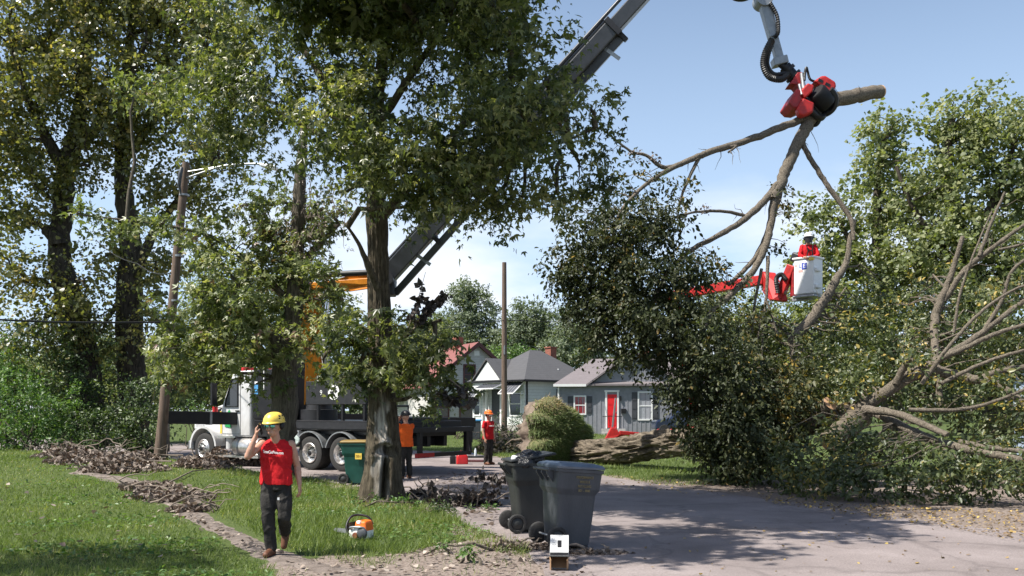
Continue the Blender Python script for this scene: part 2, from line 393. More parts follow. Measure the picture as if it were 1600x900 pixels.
xs = np.concatenate([[-2500, -900, -350, -150, -80, -55], np.arange(-42, 42.01, 0.28), [55, 80, 150, 350, 900, 2500]])
ys = np.concatenate([[-60, -20, 0], np.arange(5, 62.01, 0.28), [70, 85, 110, 160, 260, 500, 1000, 2500]])
GX, GY = np.meshgrid(xs, ys); GZ = hgt(GX, GY)
nx, ny = len(xs), len(ys); ii = np.arange(nx * ny).reshape(ny, nx)
T = np.stack([ii[:-1, :-1], ii[:-1, 1:], ii[1:, 1:], ii[1:, :-1]], -1).reshape(-1, 4)
dirtm = in_poly(DIRT, GX, GY).astype(float)
verge = np.zeros_like(GX)
nd = np.full(GX.shape, 99.0)
for (a, b) in np.vstack([NEAR_E, FAR_E]): nd = np.minimum(nd, np.hypot(GX - a, GY - b))
dirtm = np.maximum(dirtm, 0.75 * (nd < 0.5))
brushbed = in_poly([(2.2, 24), (9, 12), (40, 5), (40, 40), (6, 40)], GX, GY)
dirtm = np.maximum(dirtm, 0.7 * brushbed * (GY < 24))
gm, nt, b, N, L = nodes_of('lawn_soil')
at = N.new('ShaderNodeAttribute'); at.attribute_name = 'dirt'
n1 = N.new('ShaderNodeTexNoise'); n1.inputs['Scale'].default_value = 1.7; n1.inputs['Detail'].default_value = 8; n1.inputs['Roughness'].default_value = 0.7
n2 = N.new('ShaderNodeTexNoise'); n2.inputs['Scale'].default_value = 26; n2.inputs['Detail'].default_value = 5
tcn = N.new('ShaderNodeTexCoord'); L.new(tcn.outputs['Object'], n1.inputs[0]); L.new(tcn.outputs['Object'], n2.inputs[0])
gr = N.new('ShaderNodeValToRGB'); gr.color_ramp.elements[0].color = (0.035, 0.06, 0.016, 1); gr.color_ramp.elements[1].color = (0.10, 0.125, 0.04, 1); gr.color_ramp.elements[0].position = .3; gr.color_ramp.elements[1].position = .7
so = N.new('ShaderNodeValToRGB'); so.color_ramp.elements[0].color = (0.13, 0.10, 0.082, 1); so.color_ramp.elements[1].color = (0.28, 0.235, 0.205, 1); so.color_ramp.elements[0].position = .3; so.color_ramp.elements[1].position = .72
L.new(n2.outputs['Fac'], gr.inputs[0]); L.new(n2.outputs['Fac'], so.inputs[0])
ad = N.new('ShaderNodeMath'); ad.operation = 'ADD'; L.new(at.outputs['Fac'], ad.inputs[0]); L.new(n1.outputs['Fac'], ad.inputs[1])
st = N.new('ShaderNodeMapRange'); st.inputs[1].default_value = 0.82; st.inputs[2].default_value = 1.05; L.new(ad.outputs[0], st.inputs[0])
mx = N.new('ShaderNodeMix'); mx.data_type = 'RGBA'; L.new(st.outputs[0], mx.inputs[0]); L.new(gr.outputs[0], mx.inputs[6]); L.new(so.outputs[0], mx.inputs[7]); L.new(mx.outputs[2], b.inputs['Base Color'])
b.inputs['Roughness'].default_value = 0.95; b.inputs['Specular IOR Level'].default_value = 0.15
bp = N.new('ShaderNodeBump'); bp.inputs['Strength'].default_value = 0.7; bp.inputs['Distance'].default_value = 0.03; L.new(n2.outputs['Fac'], bp.inputs['Height']); L.new(bp.outputs[0], b.inputs['Normal'])
o = mesh_np('ground', np.stack([GX, GY, GZ], -1).reshape(-1, 3), T, gm, smooth=True, attrs={'dirt': dirtm.ravel()})
tag(o, 'green lawn and bare soil around the road', 'ground', kind='structure')

# road: weathered asphalt
rm, nt, b, N, L = nodes_of('weathered_asphalt')
tcn = N.new('ShaderNodeTexCoord')
n1 = N.new('ShaderNodeTexNoise'); n1.inputs['Scale'].default_value = 0.55; n1.inputs['Detail'].default_value = 7; n1.inputs['Roughness'].default_value = 0.62; L.new(tcn.outputs['Object'], n1.inputs[0])
n2 = N.new('ShaderNodeTexNoise'); n2.inputs['Scale'].default_value = 45; n2.inputs['Detail'].default_value = 4; n2.inputs['Roughness'].default_value = 0.8; L.new(tcn.outputs['Object'], n2.inputs[0])
r1 = N.new('ShaderNodeValToRGB'); r1.color_ramp.elements[0].color = (0.175, 0.147, 0.139, 1); r1.color_ramp.elements[1].color = (0.30, 0.258, 0.248, 1); r1.color_ramp.elements[0].position = .3; r1.color_ramp.elements[1].position = .7; L.new(n1.outputs['Fac'], r1.inputs[0])
r2 = N.new('ShaderNodeValToRGB'); r2.color_ramp.elements[0].color = (0.62, 0.62, 0.62, 1); r2.color_ramp.elements[1].color = (1.25, 1.25, 1.25, 1); r2.color_ramp.elements[0].position = .3; r2.color_ramp.elements[1].position = .72; L.new(n2.outputs['Fac'], r2.inputs[0])
mx = N.new('ShaderNodeMix'); mx.data_type = 'RGBA'; mx.blend_type = 'MULTIPLY'; mx.inputs[0].default_value = 1; L.new(r1.outputs[0], mx.inputs[6]); L.new(r2.outputs[0], mx.inputs[7])
wd = N.new('ShaderNodeTexNoise'); wd.inputs['Scale'].default_value = 1.1; wd.inputs['Detail'].default_value = 5; L.new(tcn.outputs['Object'], wd.inputs[0])
va = N.new('ShaderNodeVectorMath'); va.operation = 'MULTIPLY_ADD'; va.inputs[1].default_value = (1.2, 1.2, 0); L.new(wd.outputs['Color'], va.inputs[0]); L.new(tcn.outputs['Object'], va.inputs[2])
vo = N.new('ShaderNodeTexVoronoi'); vo.feature = 'DISTANCE_TO_EDGE'; vo.inputs['Scale'].default_value = 0.33; L.new(va.outputs[0], vo.inputs['Vector'])
ck = N.new('ShaderNodeMapRange'); ck.inputs[1].default_value = 0.0; ck.inputs[2].default_value = 0.022; ck.inputs[3].default_value = 0.78; ck.inputs[4].default_value = 1.0; L.new(vo.outputs['Distance'], ck.inputs[0])
m3 = N.new('ShaderNodeMix'); m3.data_type = 'RGBA'; m3.blend_type = 'MULTIPLY'; m3.inputs[0].default_value = 1; L.new(mx.outputs[2], m3.inputs[6]); L.new(ck.outputs[0], m3.inputs[7]); sn = N.new('ShaderNodeTexNoise'); sn.inputs['Scale'].default_value = 0.9; sn.inputs['Detail'].default_value = 9; sn.inputs['Roughness'].default_value = 0.75; sn.inputs['Distortion'].default_value = .8; L.new(tcn.outputs['Object'], sn.inputs[0])
sr = N.new('ShaderNodeValToRGB'); sr.color_ramp.elements[0].position = .56; sr.color_ramp.elements[0].color = (1, 1, 1, 1); sr.color_ramp.elements[1].position = .72; sr.color_ramp.elements[1].color = (.58, .55, .52, 1); L.new(sn.outputs['Fac'], sr.inputs[0])
m4 = N.new('ShaderNodeMix'); m4.data_type = 'RGBA'; m4.blend_type = 'MULTIPLY'; m4.inputs[0].default_value = 1; L.new(m3.outputs[2], m4.inputs[6]); L.new(sr.outputs[0], m4.inputs[7]); L.new(m4.outputs[2], b.inputs['Base Color'])
b.inputs['Roughness'].default_value = 0.88; b.inputs['Specular IOR Level'].default_value = 0.25
bp = N.new('ShaderNodeBump'); bp.inputs['Strength'].default_value = 0.5; bp.inputs['Distance'].default_value = 0.012; L.new(n2.outputs['Fac'], bp.inputs['Height']); L.new(bp.outputs[0], b.inputs['Normal'])
A = NEAR_E; B = FAR_E; na = 22
t = np.linspace(0, 1, na)[None, :, None]
RV = A[:, None, :] * (1 - t) + B[:, None, :] * t
RVz = np.concatenate([RV, np.full(RV.shape[:2] + (1,), 0.006) + 0.02 * np.sin(np.pi * t)], -1).reshape(-1, 3)
ii = np.arange(160 * na).reshape(160, na)
T = np.stack([ii[:-1, :-1], ii[:-1, 1:], ii[1:, 1:], ii[1:, :-1]], -1).reshape(-1, 4)
o = mesh_np('road', RVz, T, rm, smooth=True); tag(o, 'pale weathered asphalt street with leaf litter', 'road', kind='structure')

# worn path across the lawn
pm = mat('packed_dirt', (0.085, 0.066, 0.052), 0.95, 0.3, 5, bump=0.7, bscale=30, col2=(0.23, 0.19, 0.165))
pn = np.gradient(PATH, axis=0); pn = np.stack([-pn[:, 1], pn[:, 0]], 1); pn /= np.linalg.norm(pn, axis=1)[:, None]
hw = 0.25 + wob(70, 0.14, 9)
rows = []
for k in np.linspace(-1, 1, 9):
    q = PATH + pn * (hw * k)[:, None] + np.stack([wob(70, .03, 20), wob(70, .03, 21)], 1)
    rows.append(np.column_stack([q, hgt(q[:, 0], q[:, 1]) + 0.022 - 0.025 * abs(k)]))
PV = np.stack(rows, 1).reshape(-1, 3); ii = np.arange(70 * 9).reshape(70, 9)
T = np.stack([ii[:-1, :-1], ii[:-1, 1:], ii[1:, 1:], ii[1:, :-1]], -1).reshape(-1, 4)
o = mesh_np('path', PV, T, pm, smooth=True); tag(o, 'narrow bare dirt footpath cutting across the lawn', 'path', kind='structure')

# ------------------------------------------------------------------ leaf and blade builders
def nrm(a): return a / np.maximum(np.linalg.norm(a, axis=-1, keepdims=True), 1e-9)
TPL = {}
TPL['rhomb'] = (np.array([(0, 0, 0), (.28, .42, .07), (0, 1, -.05), (-.28, .42, .07)]), np.array([(0, 1, 2), (0, 2, 3)]))
TPL['oval'] = (np.array([(0, 0, 0), (.24, .28, .06), (.22, .66, .05), (0, 1, -.08), (-.22, .66, .05), (-.24, .28, .06)]), np.array([(0, 1, 2), (0, 2, 3), (0, 3, 4), (0, 4, 5)]))
_m = [(0, 0, 0)]; _t = []
for _an, _ln, _w in ((0, 1.05, .2), (52, .8, .17), (-52, .8, .17)):
    _c, _s = math.cos(R(_an)), math.sin(R(_an)); _k = len(_m); _b = .42
    _m += [(_s * _ln * _b + _c * _w, _c * _ln * _b - _s * _w, .03), (_s * _ln, _c * _ln, -.16 * _ln), (_s * _ln * _b - _c * _w, _c * _ln * _b + _s * _w, .03)]
    _t += [(0, _k, _k + 1), (0, _k + 1, _k + 2)]
TPL['maple'] = (np.array(_m), np.array(_t))
_d = [(0, 0), (.5, .15), (.42, .5), (0, 1), (-.42, .5), (-.5, .15)]
TPL['delta'] = (np.array([(x, y, .08 * abs(x)) for x, y in _d]), np.array([(0, 1, 2), (0, 2, 3), (0, 3, 4), (0, 4, 5)]))
TPL['blade'] = (np.array([(-.5, 0, 0), (.5, 0, 0), (-.35, .55, .06), (.35, .55, .06), (0, 1, .3)]), np.array([(0, 1, 3), (0, 3, 2), (2, 3, 4)]))
TPL['tri'] = (np.array([(-.5, 0, 0), (.5, 0, 0), (0, 1, .12)]), np.array([(0, 1, 2)]))

def cards(tpl, Pp, D, Nn, S, W=None):
    V, T = TPL[tpl]; n = len(Pp)
    D = nrm(D); U = nrm(np.cross(D, Nn)); Nn = np.cross(U, D)
    S = np.asarray(S)[:, None, None]; Wd = S if W is None else np.asarray(W)[:, None, None]
    out = Pp[:, None, :] + U[:, None, :] * (V[None, :, 0:1] * Wd) + D[:, None, :] * (V[None, :, 1:2] * S) + Nn[:, None, :] * (V[None, :, 2:3] * S)
    k = len(V)
    return out.reshape(-1, 3), (T[None] + (np.arange(n) * k)[:, None, None]).reshape(-1, 3), k

def card_object(name, parts, mat_, parent):
    """parts: list of (tpl, P, D, N, S, W, rnd)"""
    Vs, Ts, Rs, off = [], [], [], 0
    for (tpl, p, d, n, s, w, r) in parts:
        v, t_, k = cards(tpl, p, d, n, s, w); Vs.append(v); Ts.append(t_ + off); Rs.append(np.repeat(r, k)); off += len(v)
    return mesh_np(name, np.vstack(Vs), np.vstack(Ts), mat_, parent, attrs={'rnd': np.concatenate(Rs)})

TWIGS = 6
def clumps_in(lobes, dens, rg, shell=0.55):
    """lobes: (px, py, d, rx_px, ry_px, r_depth_m); returns clump centres and outward vectors"""
    cs, os_ = [], []
    for (px, py, d, rx, ry, rd) in lobes:
        c = np.array(P(px, py, d)); r = np.array([rx * d / F, rd, ry * d / F])
        n = max(3, int(dens * (r[0] * r[1] * r[2]) ** (2 / 3) * 4.8))
        u = nrm(rg.normal(size=(n, 3))); rad = rg.random(n) ** (1 - shell) if shell < 1 else np.ones(n)
        rad = rad * (0.82 + 0.3 * rg.random(n))
        cs.append(c + u * rad[:, None] * r); os_.append(nrm(u / r * r.mean()) * rad[:, None])
    return np.vstack(cs), np.vstack(os_)

def foliage(cl, out, per, size, rg, tpl='oval', spread=0.45, droop=0.35, tone=None, jit=0.35, up=0.9, flat=0.8):
    """leaves set along short twigs that fan out of each clump"""
    n = len(cl); k = TWIGS
    tw = nrm(out[:, None, :] * 0.7 + rg.normal(size=(n, k, 3)) * np.array([.75, .75, .55 * flat]) + np.array([0, 0, 0.1]))
    L_ = spread * (0.6 + 0.8 * rg.random((n, k)))
    q = max(1, per // k)
    u = 0.12 + 0.88 * rg.random((n, k, q))
    p = cl[:, None, None, :] + tw[:, :, None, :] * (u * L_[:, :, None])[..., None] + rg.normal(size=(n, k, q, 3)) * spread * 0.13
    p[..., 2] -= (u ** 2) * spread * droop * 0.5
    dd = tw[:, :, None, :] * 0.6 + rg.normal(size=(n, k, q, 3)) * 0.75; dd[..., 2] -= droop
    nn = np.array([-.22, -.12, up * .62]) + 0.65 * out[:, None, None, :] + rg.normal(size=(n, k, q, 3)) * 0.5
    s = size * (0.5 + 0.8 * rg.random((n, k, q)) ** 1.4) * (0.8 + .4 * rg.random((n, 1, 1)))
    ct = (rg.normal(0.5, 0.13, n) if tone is None else tone)[:, None, None]
    r = np.clip(ct + rg.normal(0, jit * 0.5, (n, k, q)), 0.0, 1.0)
    return (tpl, p.reshape(-1, 3), dd.reshape(-1, 3), nn.reshape(-1, 3), s.ravel(), None, r.ravel())

def limb_pts(a, b, rg, n=6, sag=0.0, wig=0.06):
    a = np.array(a, dtype=float); b = np.array(b, dtype=float); L_ = np.linalg.norm(b - a); t = np.linspace(0, 1, n)[:, None]
    p = a + (b - a) * t; p[:, 2] += (np.sin(np.pi * t[:, 0]) * sag * L_)
    p[1:-1] += rg.normal(size=(n - 2, 3)) * wig * L_ * 0.5
    return [Vector(q) for q in p]

def pxpath(pts, ds):
    """pixel polyline with widths: (px, py, width_px) and the distance of each point"""
    if not isinstance(ds, (list, tuple)): ds = [ds] * len(pts)
    P3 = [P(x, y, d) for (x, y, w), d in zip(pts, ds)]; Rr = [w * d / F / 2 for (x, y, w), d in zip(pts, ds)]
    return P3, Rr

def smooth_path(P3, Rr, sub=5, jag=0.0, rg=rng):
    """Catmull-Rom through the points"""
    out, ro = [], []; n = len(P3)
    for i in range(n - 1):
        p0, p1, p2, p3 = P3[max(i - 1, 0)], P3[i], P3[i + 1], P3[min(i + 2, n - 1)]
        for k in range(sub):
            t = k / sub
            out.append(0.5 * ((2 * p1) + (p2 - p0) * t + (2 * p0 - 5 * p1 + 4 * p2 - p3) * t * t + (3 * p1 - p0 - 3 * p2 + p3) * t ** 3))
            ro.append(Rr[i] * (1 - t) + Rr[i + 1] * t)
    out.append(P3[-1]); ro.append(Rr[-1])
    if jag:
        for i in range(1, len(out) - 1):
            out[i] = out[i] + Vector(rg.normal(size=3)) * jag * ro[i]; ro[i] *= 1 + rg.normal() * jag * 0.35
    return out, ro

def bark_tube(mb, P3, Rr, n=10, sub=5, jag=0.12, rg=rng):
    a, b_ = smooth_path(P3, Rr, sub, jag, rg); mb.tube(a, b_, n)

def side_twigs(mb, P3, Rr, rg, n, L0=.5, r=.008):
    for _ in range(n):
        i = int(rg.integers(1, len(P3) - 1)); d = (P3[i + 1] - P3[i - 1]).normalized(); v = Vector(rg.normal(size=3)); v = (v - d * v.dot(d)).normalized(); q = P3[i] + v * Rr[i] * .7
        e = q + (d * .7 + v * .8 + Vector((0, 0, -.15))).normalized() * L0 * (.25 + rg.random()); mb.tube(limb_pts(q, e, rg, 4, 0, .14), [r * 1.6, r * 1.2, r * .8, r * .4], 4)
def wood_from(mb, hub_pts, targets, rg, r0=0.06, r1=0.012, n=6, sag=0.08):
    hub = np.array([tuple(h) for h in hub_pts])
    for tgt in targets:
        i = np.argmin(np.linalg.norm(hub - tgt, axis=1) + np.maximum(0, hub[:, 2] - tgt[2]) * 0.5)
        pts = limb_pts(hub[i], tgt, rg, 6, sag, 0.09); L_ = len(pts)
        mb.tube(pts, [r0 * (1 - k / (L_ - 1)) + r1 * k / (L_ - 1) for k in range(L_)], n)

def tree(name, label, cat, base, trunk_paths, lobes, leafm, barkm, dens=5, per=42, size=0.1, tpl='oval', spread=0.5, seed=1, nlimb=26, r0=0.07, shell=0.5,
         droop=0.35, group=None, jit=0.35, extra=None, hubs=None, tone=None, sides=14, up=0.9, twig=0.012):
    rg = np.random.default_rng(seed)
    t_ = thing(name, label, cat, base, 0, group)
    if trunk_paths:
        mb = MB()
        hub = []
        for (P3, Rr) in trunk_paths:
            bark_tube(mb, P3, Rr, sides, 6, 0.07, rg); a, _ = smooth_path(P3, Rr, 6); hub += a[len(a) // 3:]
        mb.build('trunk', barkm, t_, smooth=60)
    cl, out = clumps_in(lobes, dens, rg, shell)
    if nlimb:
        mb = MB(); hb = hubs if hubs is not None else hub
        cents = np.array([tuple(P(l[0], l[1], l[2])) for l in lobes])
        wood_from(mb, hb, cents, rg, r0, r0 * 0.45, 8)
        mids = list(hb)
        for c_ in cents:
            i = int(np.argmin([np.linalg.norm(np.array(h) - c_) for h in hb])); mids += [Vector(c_), Vector((np.array(hb[i]) + c_) / 2)]
        pick = cl[rg.choice(len(cl), min(nlimb, len(cl)), replace=False)]
        wood_from(mb, mids, pick, rg, r0 * 0.4, twig, 5)
        mb.build('branches', barkm, t_, smooth=60)
    parts = [foliage(cl, out, per, size, rg, tpl, spread, droop, None if tone is None else tone(cl, rg), jit, up)]
    if extra: parts += extra(rg)
    o_ = card_object('crown', parts, leafm, t_); tag(o_, kind='stuff')
    return t_, cl
# ------------------------------------------------------------------ foliage colours
G1 = leaf_mat('silver_maple_leaves', [(0, (0.03, 0.043, 0.018)), (0.4, (0.088, 0.11, 0.042)), (0.7, (0.18, 0.195, 0.08)), (1, (0.36, 0.345, 0.18))], 0.34, 0.45)
G2 = leaf_mat('light_maple_leaves', [(0, (0.06, 0.085, 0.03)), (0.45, (0.14, 0.17, 0.068)), (0.78, (0.24, 0.26, 0.12)), (0.93, (0.36, 0.35, 0.18)), (1, (0.18, 0.11, 0.085))], 0.4, 0.38)
G3 = leaf_mat('cottonwood_leaves', [(0, (0.05, 0.062, 0.025)), (0.42, (0.13, 0.14, 0.055)), (0.78, (0.25, 0.23, 0.09)), (1, (0.44, 0.33, 0.12))], 0.3, 0.45)
G4 = leaf_mat('understory_leaves', [(0, (0.025, 0.043, 0.017)), (0.5, (0.055, 0.088, 0.03)), (1, (0.13, 0.175, 0.065))], 0.45, 0.3)
G5 = leaf_mat('shrub_leaves', [(0, (0.04, 0.09, 0.02)), (0.5, (0.085, 0.16, 0.04)), (1, (0.17, 0.25, 0.08))], 0.45, 0.32)
G6 = leaf_mat('lifted_branch_leaves', [(0, (0.026, 0.036, 0.015)), (0.55, (0.052, 0.062, 0.024)), (0.8, (0.09, 0.092, 0.034)), (0.9, (0.17, 0.115, 0.035)), (1, (0.34, 0.23, 0.05))], 0.5, 0.22, .3)
G7 = leaf_mat('fallen_crown_leaves', [(0, (0.03, 0.045, 0.019)), (0.5, (0.07, 0.092, 0.036)), (0.82, (0.14, 0.155, 0.062)), (0.92, (0.27, 0.22, 0.05)), (1, (0.4, 0.29, 0.07))], 0.42, 0.3)
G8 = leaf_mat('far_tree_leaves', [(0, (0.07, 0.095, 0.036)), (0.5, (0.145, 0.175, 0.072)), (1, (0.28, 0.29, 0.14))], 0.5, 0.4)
G9 = leaf_mat('hazed_distant_leaves', [(0, (0.07, 0.095, 0.055)), (0.5, (0.12, 0.155, 0.09)), (1, (0.19, 0.22, 0.13))], 0.6, 0.25)  # distance haze put into the leaf colour as grey
DRY = leaf_mat('dry_brown_leaves', [(0, (0.06, 0.045, 0.036)), (0.5, (0.15, 0.115, 0.092)), (0.85, (0.29, 0.235, 0.19)), (1, (0.42, 0.36, 0.3))], 0.7, 0.12, tcol=(1.2, 1, .8))
WILT = leaf_mat('wilted_dark_leaves', [(0, (0.022, 0.018, 0.016)), (0.6, (0.05, 0.04, 0.034)), (1, (0.11, 0.085, 0.07))], 0.6, 0.1, tcol=(1.2, 1, .8))
GRASS = leaf_mat('grass_blades', [(0, (0.07, 0.11, 0.026)), (0.45, (0.14, 0.195, 0.05)), (0.8, (0.23, 0.275, 0.09)), (0.95, (0.36, 0.34, 0.15)), (1, (0.42, 0.36, 0.2))], 0.55, 0.3)

# ------------------------------------------------------------------ the street maple with the scarred trunk
TD = 18.0
maple = thing('maple_tree', 'large maple in the middle with a hollow scarred trunk and broad dark green crown', 'tree', gp(594, 786))
def trunk_mesh():
    rg = np.random.default_rng(5)
    axis = [(596, 792, 78), (596, 770, 66), (597, 740, 58), (599, 700, 54), (598, 660, 46), (596, 600, 40), (594, 540, 36), (592, 470, 33), (590, 400, 32), (588, 330, 31)]
    P3, Rr = pxpath(axis, TD); a, r = smooth_path(P3, Rr, 16); n = 88
    th = np.linspace(0, 2 * np.pi, n, endpoint=False); V = []; S = []
    for i, (p, rr) in enumerate(zip(a, r)):
        z = p.z; fl = max(0.0, 1 - z / 0.7)
        ridg = 1 + 0.16 * fl * np.cos(5 * th + 0.6) + 0.05 * fl * np.cos(9 * th)
        bark = 0.034 * np.array([mnoise.fractal(Vector((math.cos(t_) * 6, math.sin(t_) * 6, z * 1.1)), 0.8, 2.0, 5) for t_ in th])
        rad = rr * ridg + bark
        x = np.cos(th); y = np.sin(th)
        u = x * rr; front = ss(-0.05, -0.45, y)
        # pale bare wood on the front
        w_ = 0.20 - 0.04 * z
        edge = 0.05 * math.sin(z * 7) + 0.03 * math.sin(z * 17)
        sc_ = ss(w_, w_ - 0.03, np.abs(u - 0.03 - edge)) * front * float(ss(2.35, 1.7, z)) * (0.35 + 0.65 * float(ss(0.55, 0.95, z)))
        # hollow under the bark lip, and the split below it
        hol = np.exp(-((u - 0.13) / 0.13) ** 2 - ((z - 1.08) / 0.11) ** 2) * front
        slit = np.exp(-((u - 0.12 - 0.05 * (z - 0.5)) / 0.055) ** 2) * front * float(ss(0.02, 0.12, z)) * float(ss(0.98, 0.85, z))
        lip = np.exp(-((u - 0.10) / 0.2) ** 2 - ((z - 1.24 + 0.5 * np.abs(u - 0.1)) / 0.05) ** 2) * front
        lip2 = np.exp(-((u - 0.02) / 0.25) ** 2 - ((z - 0.93) / 0.03) ** 2) * front
        rad = rad - 0.30 * np.clip(hol * 1.5, 0, 1) - 0.30 * slit + 0.10 * lip + 0.04 * lip2 - 0.03 * sc_
        V.append(np.column_stack([p.x + x * rad, p.y + y * rad, np.full(n, z) + 0.02 * np.sin(th * 3 + z)])); S.append(np.clip(sc_ - 0.8 * np.clip(hol + slit, 0, 1), 0, 1))
    V = np.vstack(V); m_ = len(a); ii = np.arange(m_ * n).reshape(m_, n); jj = np.roll(ii, -1, 1)
    T = np.stack([ii[:-1], jj[:-1], jj[1:], ii[1:]], -1).reshape(-1, 4)
    bm_ = M['bark_maple']; nt = bm_.node_tree; N = nt.nodes; L = nt.links
    at = N.new('ShaderNodeAttribute'); at.attribute_name = 'scar'
    nz = N.new('ShaderNodeTexNoise'); nz.inputs['Scale'].default_value = 9; nz.inputs['Detail'].default_value = 8
    mp = N.new('ShaderNodeMapping'); mp.inputs['Scale'].default_value = (1.5, 1.5, .25); t_ = N.new('ShaderNodeTexCoord'); L.new(t_.outputs['Object'], mp.inputs[0]); L.new(mp.outputs[0], nz.inputs[0])
    rp = N.new('ShaderNodeValToRGB'); rp.color_ramp.elements[0].color = (0.12, 0.105, 0.09, 1); rp.color_ramp.elements[1].color = (0.46, 0.43, 0.39, 1); rp.color_ramp.elements[0].position = .35; rp.color_ramp.elements[1].position = .65; L.new(nz.outputs['Fac'], rp.inputs[0])
    mx = N.new('ShaderNodeMix'); mx.data_type = 'RGBA'; L.new(at.outputs['Fac'], mx.inputs[0]); L.new(N[bm_['mix']].outputs[2], mx.inputs[6]); L.new(rp.outputs[0], mx.inputs[7])
    L.new(mx.outputs[2], N['Principled BSDF'].inputs['Base Color'])
    mesh_np('trunk', V, T, bm_, maple, smooth=True, attrs={'scar': np.concatenate(S)})
    return a
hub = trunk_mesh()
mb = MB(); rg = np.random.default_rng(15)
up_paths = [([(588, 335, 31), (586, 270, 27), (588, 180, 22), (600, 60, 15), (610, -80, 8)], [18, 18, 17.8, 17.6, 17.5]),
            ([(600, 335, 18), (640, 290, 15), (680, 245, 13), (730, 190, 11), (800, 130, 7)], [18, 17.8, 17.3, 16.8, 16.5]),
            ([(584, 300, 18), (560, 230, 15), (520, 150, 12), (470, 70, 8)], [18, 18.2, 18.5, 19]),
            ([(588, 200, 14), (640, 120, 11), (700, 30, 8), (740, -80, 5)], [17.8, 17.2, 16.6, 16.2]),
            ([(572, 255, 11), (500, 210, 9), (420, 170, 7), (350, 130, 5)], [18, 18.2, 18.6, 19]),
            ([(700, 225, 9), (780, 220, 7), (850, 230, 5), (930, 200, 3)], [17.2, 16.8, 16.6, 16.4]),
            ([(590, 450, 13), (575, 415, 10), (560, 380, 6), (540, 350, 4)], [17.8, 17.5, 17.3, 17]),
            ([(600, 560, 9), (640, 520, 7), (690, 500, 5)], [17.8, 17.6, 17.4]), ([(590, 560, 10), (555, 540, 8), (520, 520, 4)], [17.8, 17.5, 17.3])]
hubs = list(hub[60:])
for pts, ds in up_paths:
    a, r = pxpath(pts, ds); bark_tube(mb, a, r, 10, 6, 0.06, rg); hubs += smooth_path(a, r, 5)[0]
lob = [(600, 30, 17.5, 190, 120, 3.0), (490, 80, 18.6, 120, 90, 2.2), (740, 90, 16.8, 110, 100, 2.4), (640, 200, 16.2, 170, 80, 2.6), (825, 190, 14.4, 55, 55, 1.4), (860, 150, 14.6, 26, 40, .8), (870, 300, 15.3, 30, 34, .8), (400, 110, 19, 46, 60, 1.4), (820, 60, 16.5, 26, 30, .8), (770, 330, 16.2, 30, 24, .7), (650, 320, 16.4, 40, 26, .8),
       (905, 255, 16.2, 42, 50, 1.0), (925, 165, 16.3, 28, 36, .8), (350, 110, 19.3, 65, 110, 1.8), (690, 290, 16.4, 130, 48, 2.0), (815, 310, 16.2, 45, 42, 1.1),
       (600, -130, 15.6, 260, 120, 3.2), (430, 190, 18.4, 110, 55, 2.0), (330, 200, 19.2, 50, 40, 1.2), (800, 30, 16.2, 45, 60, 1.6), (560, 180, 15.2, 120, 60, 1.6), (540, -70, 16.8, 180, 80, 2.0), (760, -50, 14.2, 130, 80, 1.8), (530, 300, 18.2, 20, 30, .6), (680, -300, 15.6, 190, 110, 2.4), (365, -276, 10.3, 225, 130, 1.6), (663, -230, 12.3, 190, 110, 1.6), (770, 180, 14.6, 100, 75, 1.8), (700, 250, 15.2, 110, 60, 1.6), (850, 130, 14.6, 50, 60, 1.2)]
low = [(575, 515, 17.0, 50, 36, .8), (530, 525, 17.2, 42, 32, .7), (640, 520, 17.2, 48, 36, .8), (690, 545, 17.3, 36, 36, .6), (600, 575, 17.1, 50, 36, .7), (660, 590, 17.3, 55, 36, .7), (548, 585, 17.2, 36, 34, .6), (505, 560, 17.6, 26, 22, .5), (700, 600, 17.5, 26, 30, .5), (655, 625, 17.3, 26, 18, .4)]
hi_lob = [l for l in lob if l[1] < -50]; lo_lob = [l for l in lob if l[1] >= -50]  # unseen upper lobes, some added, all thickened to shade the road
ca_, oa_ = clumps_in(lo_lob, 5.3, rg, .55); cb_, ob_ = clumps_in(hi_lob, 9.5, rg, .35); cl, out = np.vstack([ca_, cb_]), np.vstack([oa_, ob_]); gap = np.array([mnoise.noise(Vector(c) * .62) for c in ca_]); kp = gap > -.22; ca2, oa2 = ca_[kp], oa_[kp]; cl, out = np.vstack([ca2, cb_]), np.vstack([oa2, ob_]); cl2, out2 = clumps_in(low, 6.5, rg, .45)
cents = np.array([tuple(P(l[0], l[1], l[2])) for l in lob + low]); wood_from(mb, hubs, cents, rg, 0.06, 0.025, 8)
wood_from(mb, hubs + [Vector(c) for c in cents], np.vstack([cl[rg.choice(len(cl), 110, replace=False)], cl2[rg.choice(len(cl2), 25, replace=False)]]), rg, 0.022, 0.006, 5)
mb.build('limbs', M['bark_maple'], maple, smooth=60)
lo_t = lambda c, g: np.clip(g.normal(0.45, 0.2, len(c)), 0.05, .95)
tag(card_object('crown', [foliage(ca2, oa2, 60, 0.118, rg, 'maple', 0.55, 0.75, lo_t(ca2, rg), up=.75), foliage(cb_, ob_, 36, .21, rg, 'maple', .6, .5, lo_t(cb_, rg), up=1.1)], G1, maple), kind='stuff')
tag(card_object('trunk_sprouts', [foliage(cl2, out2, 36, 0.13, rg, 'maple', 0.36, 0.7, lo_t(cl2, rg), up=.75)], G1, maple), kind='stuff')
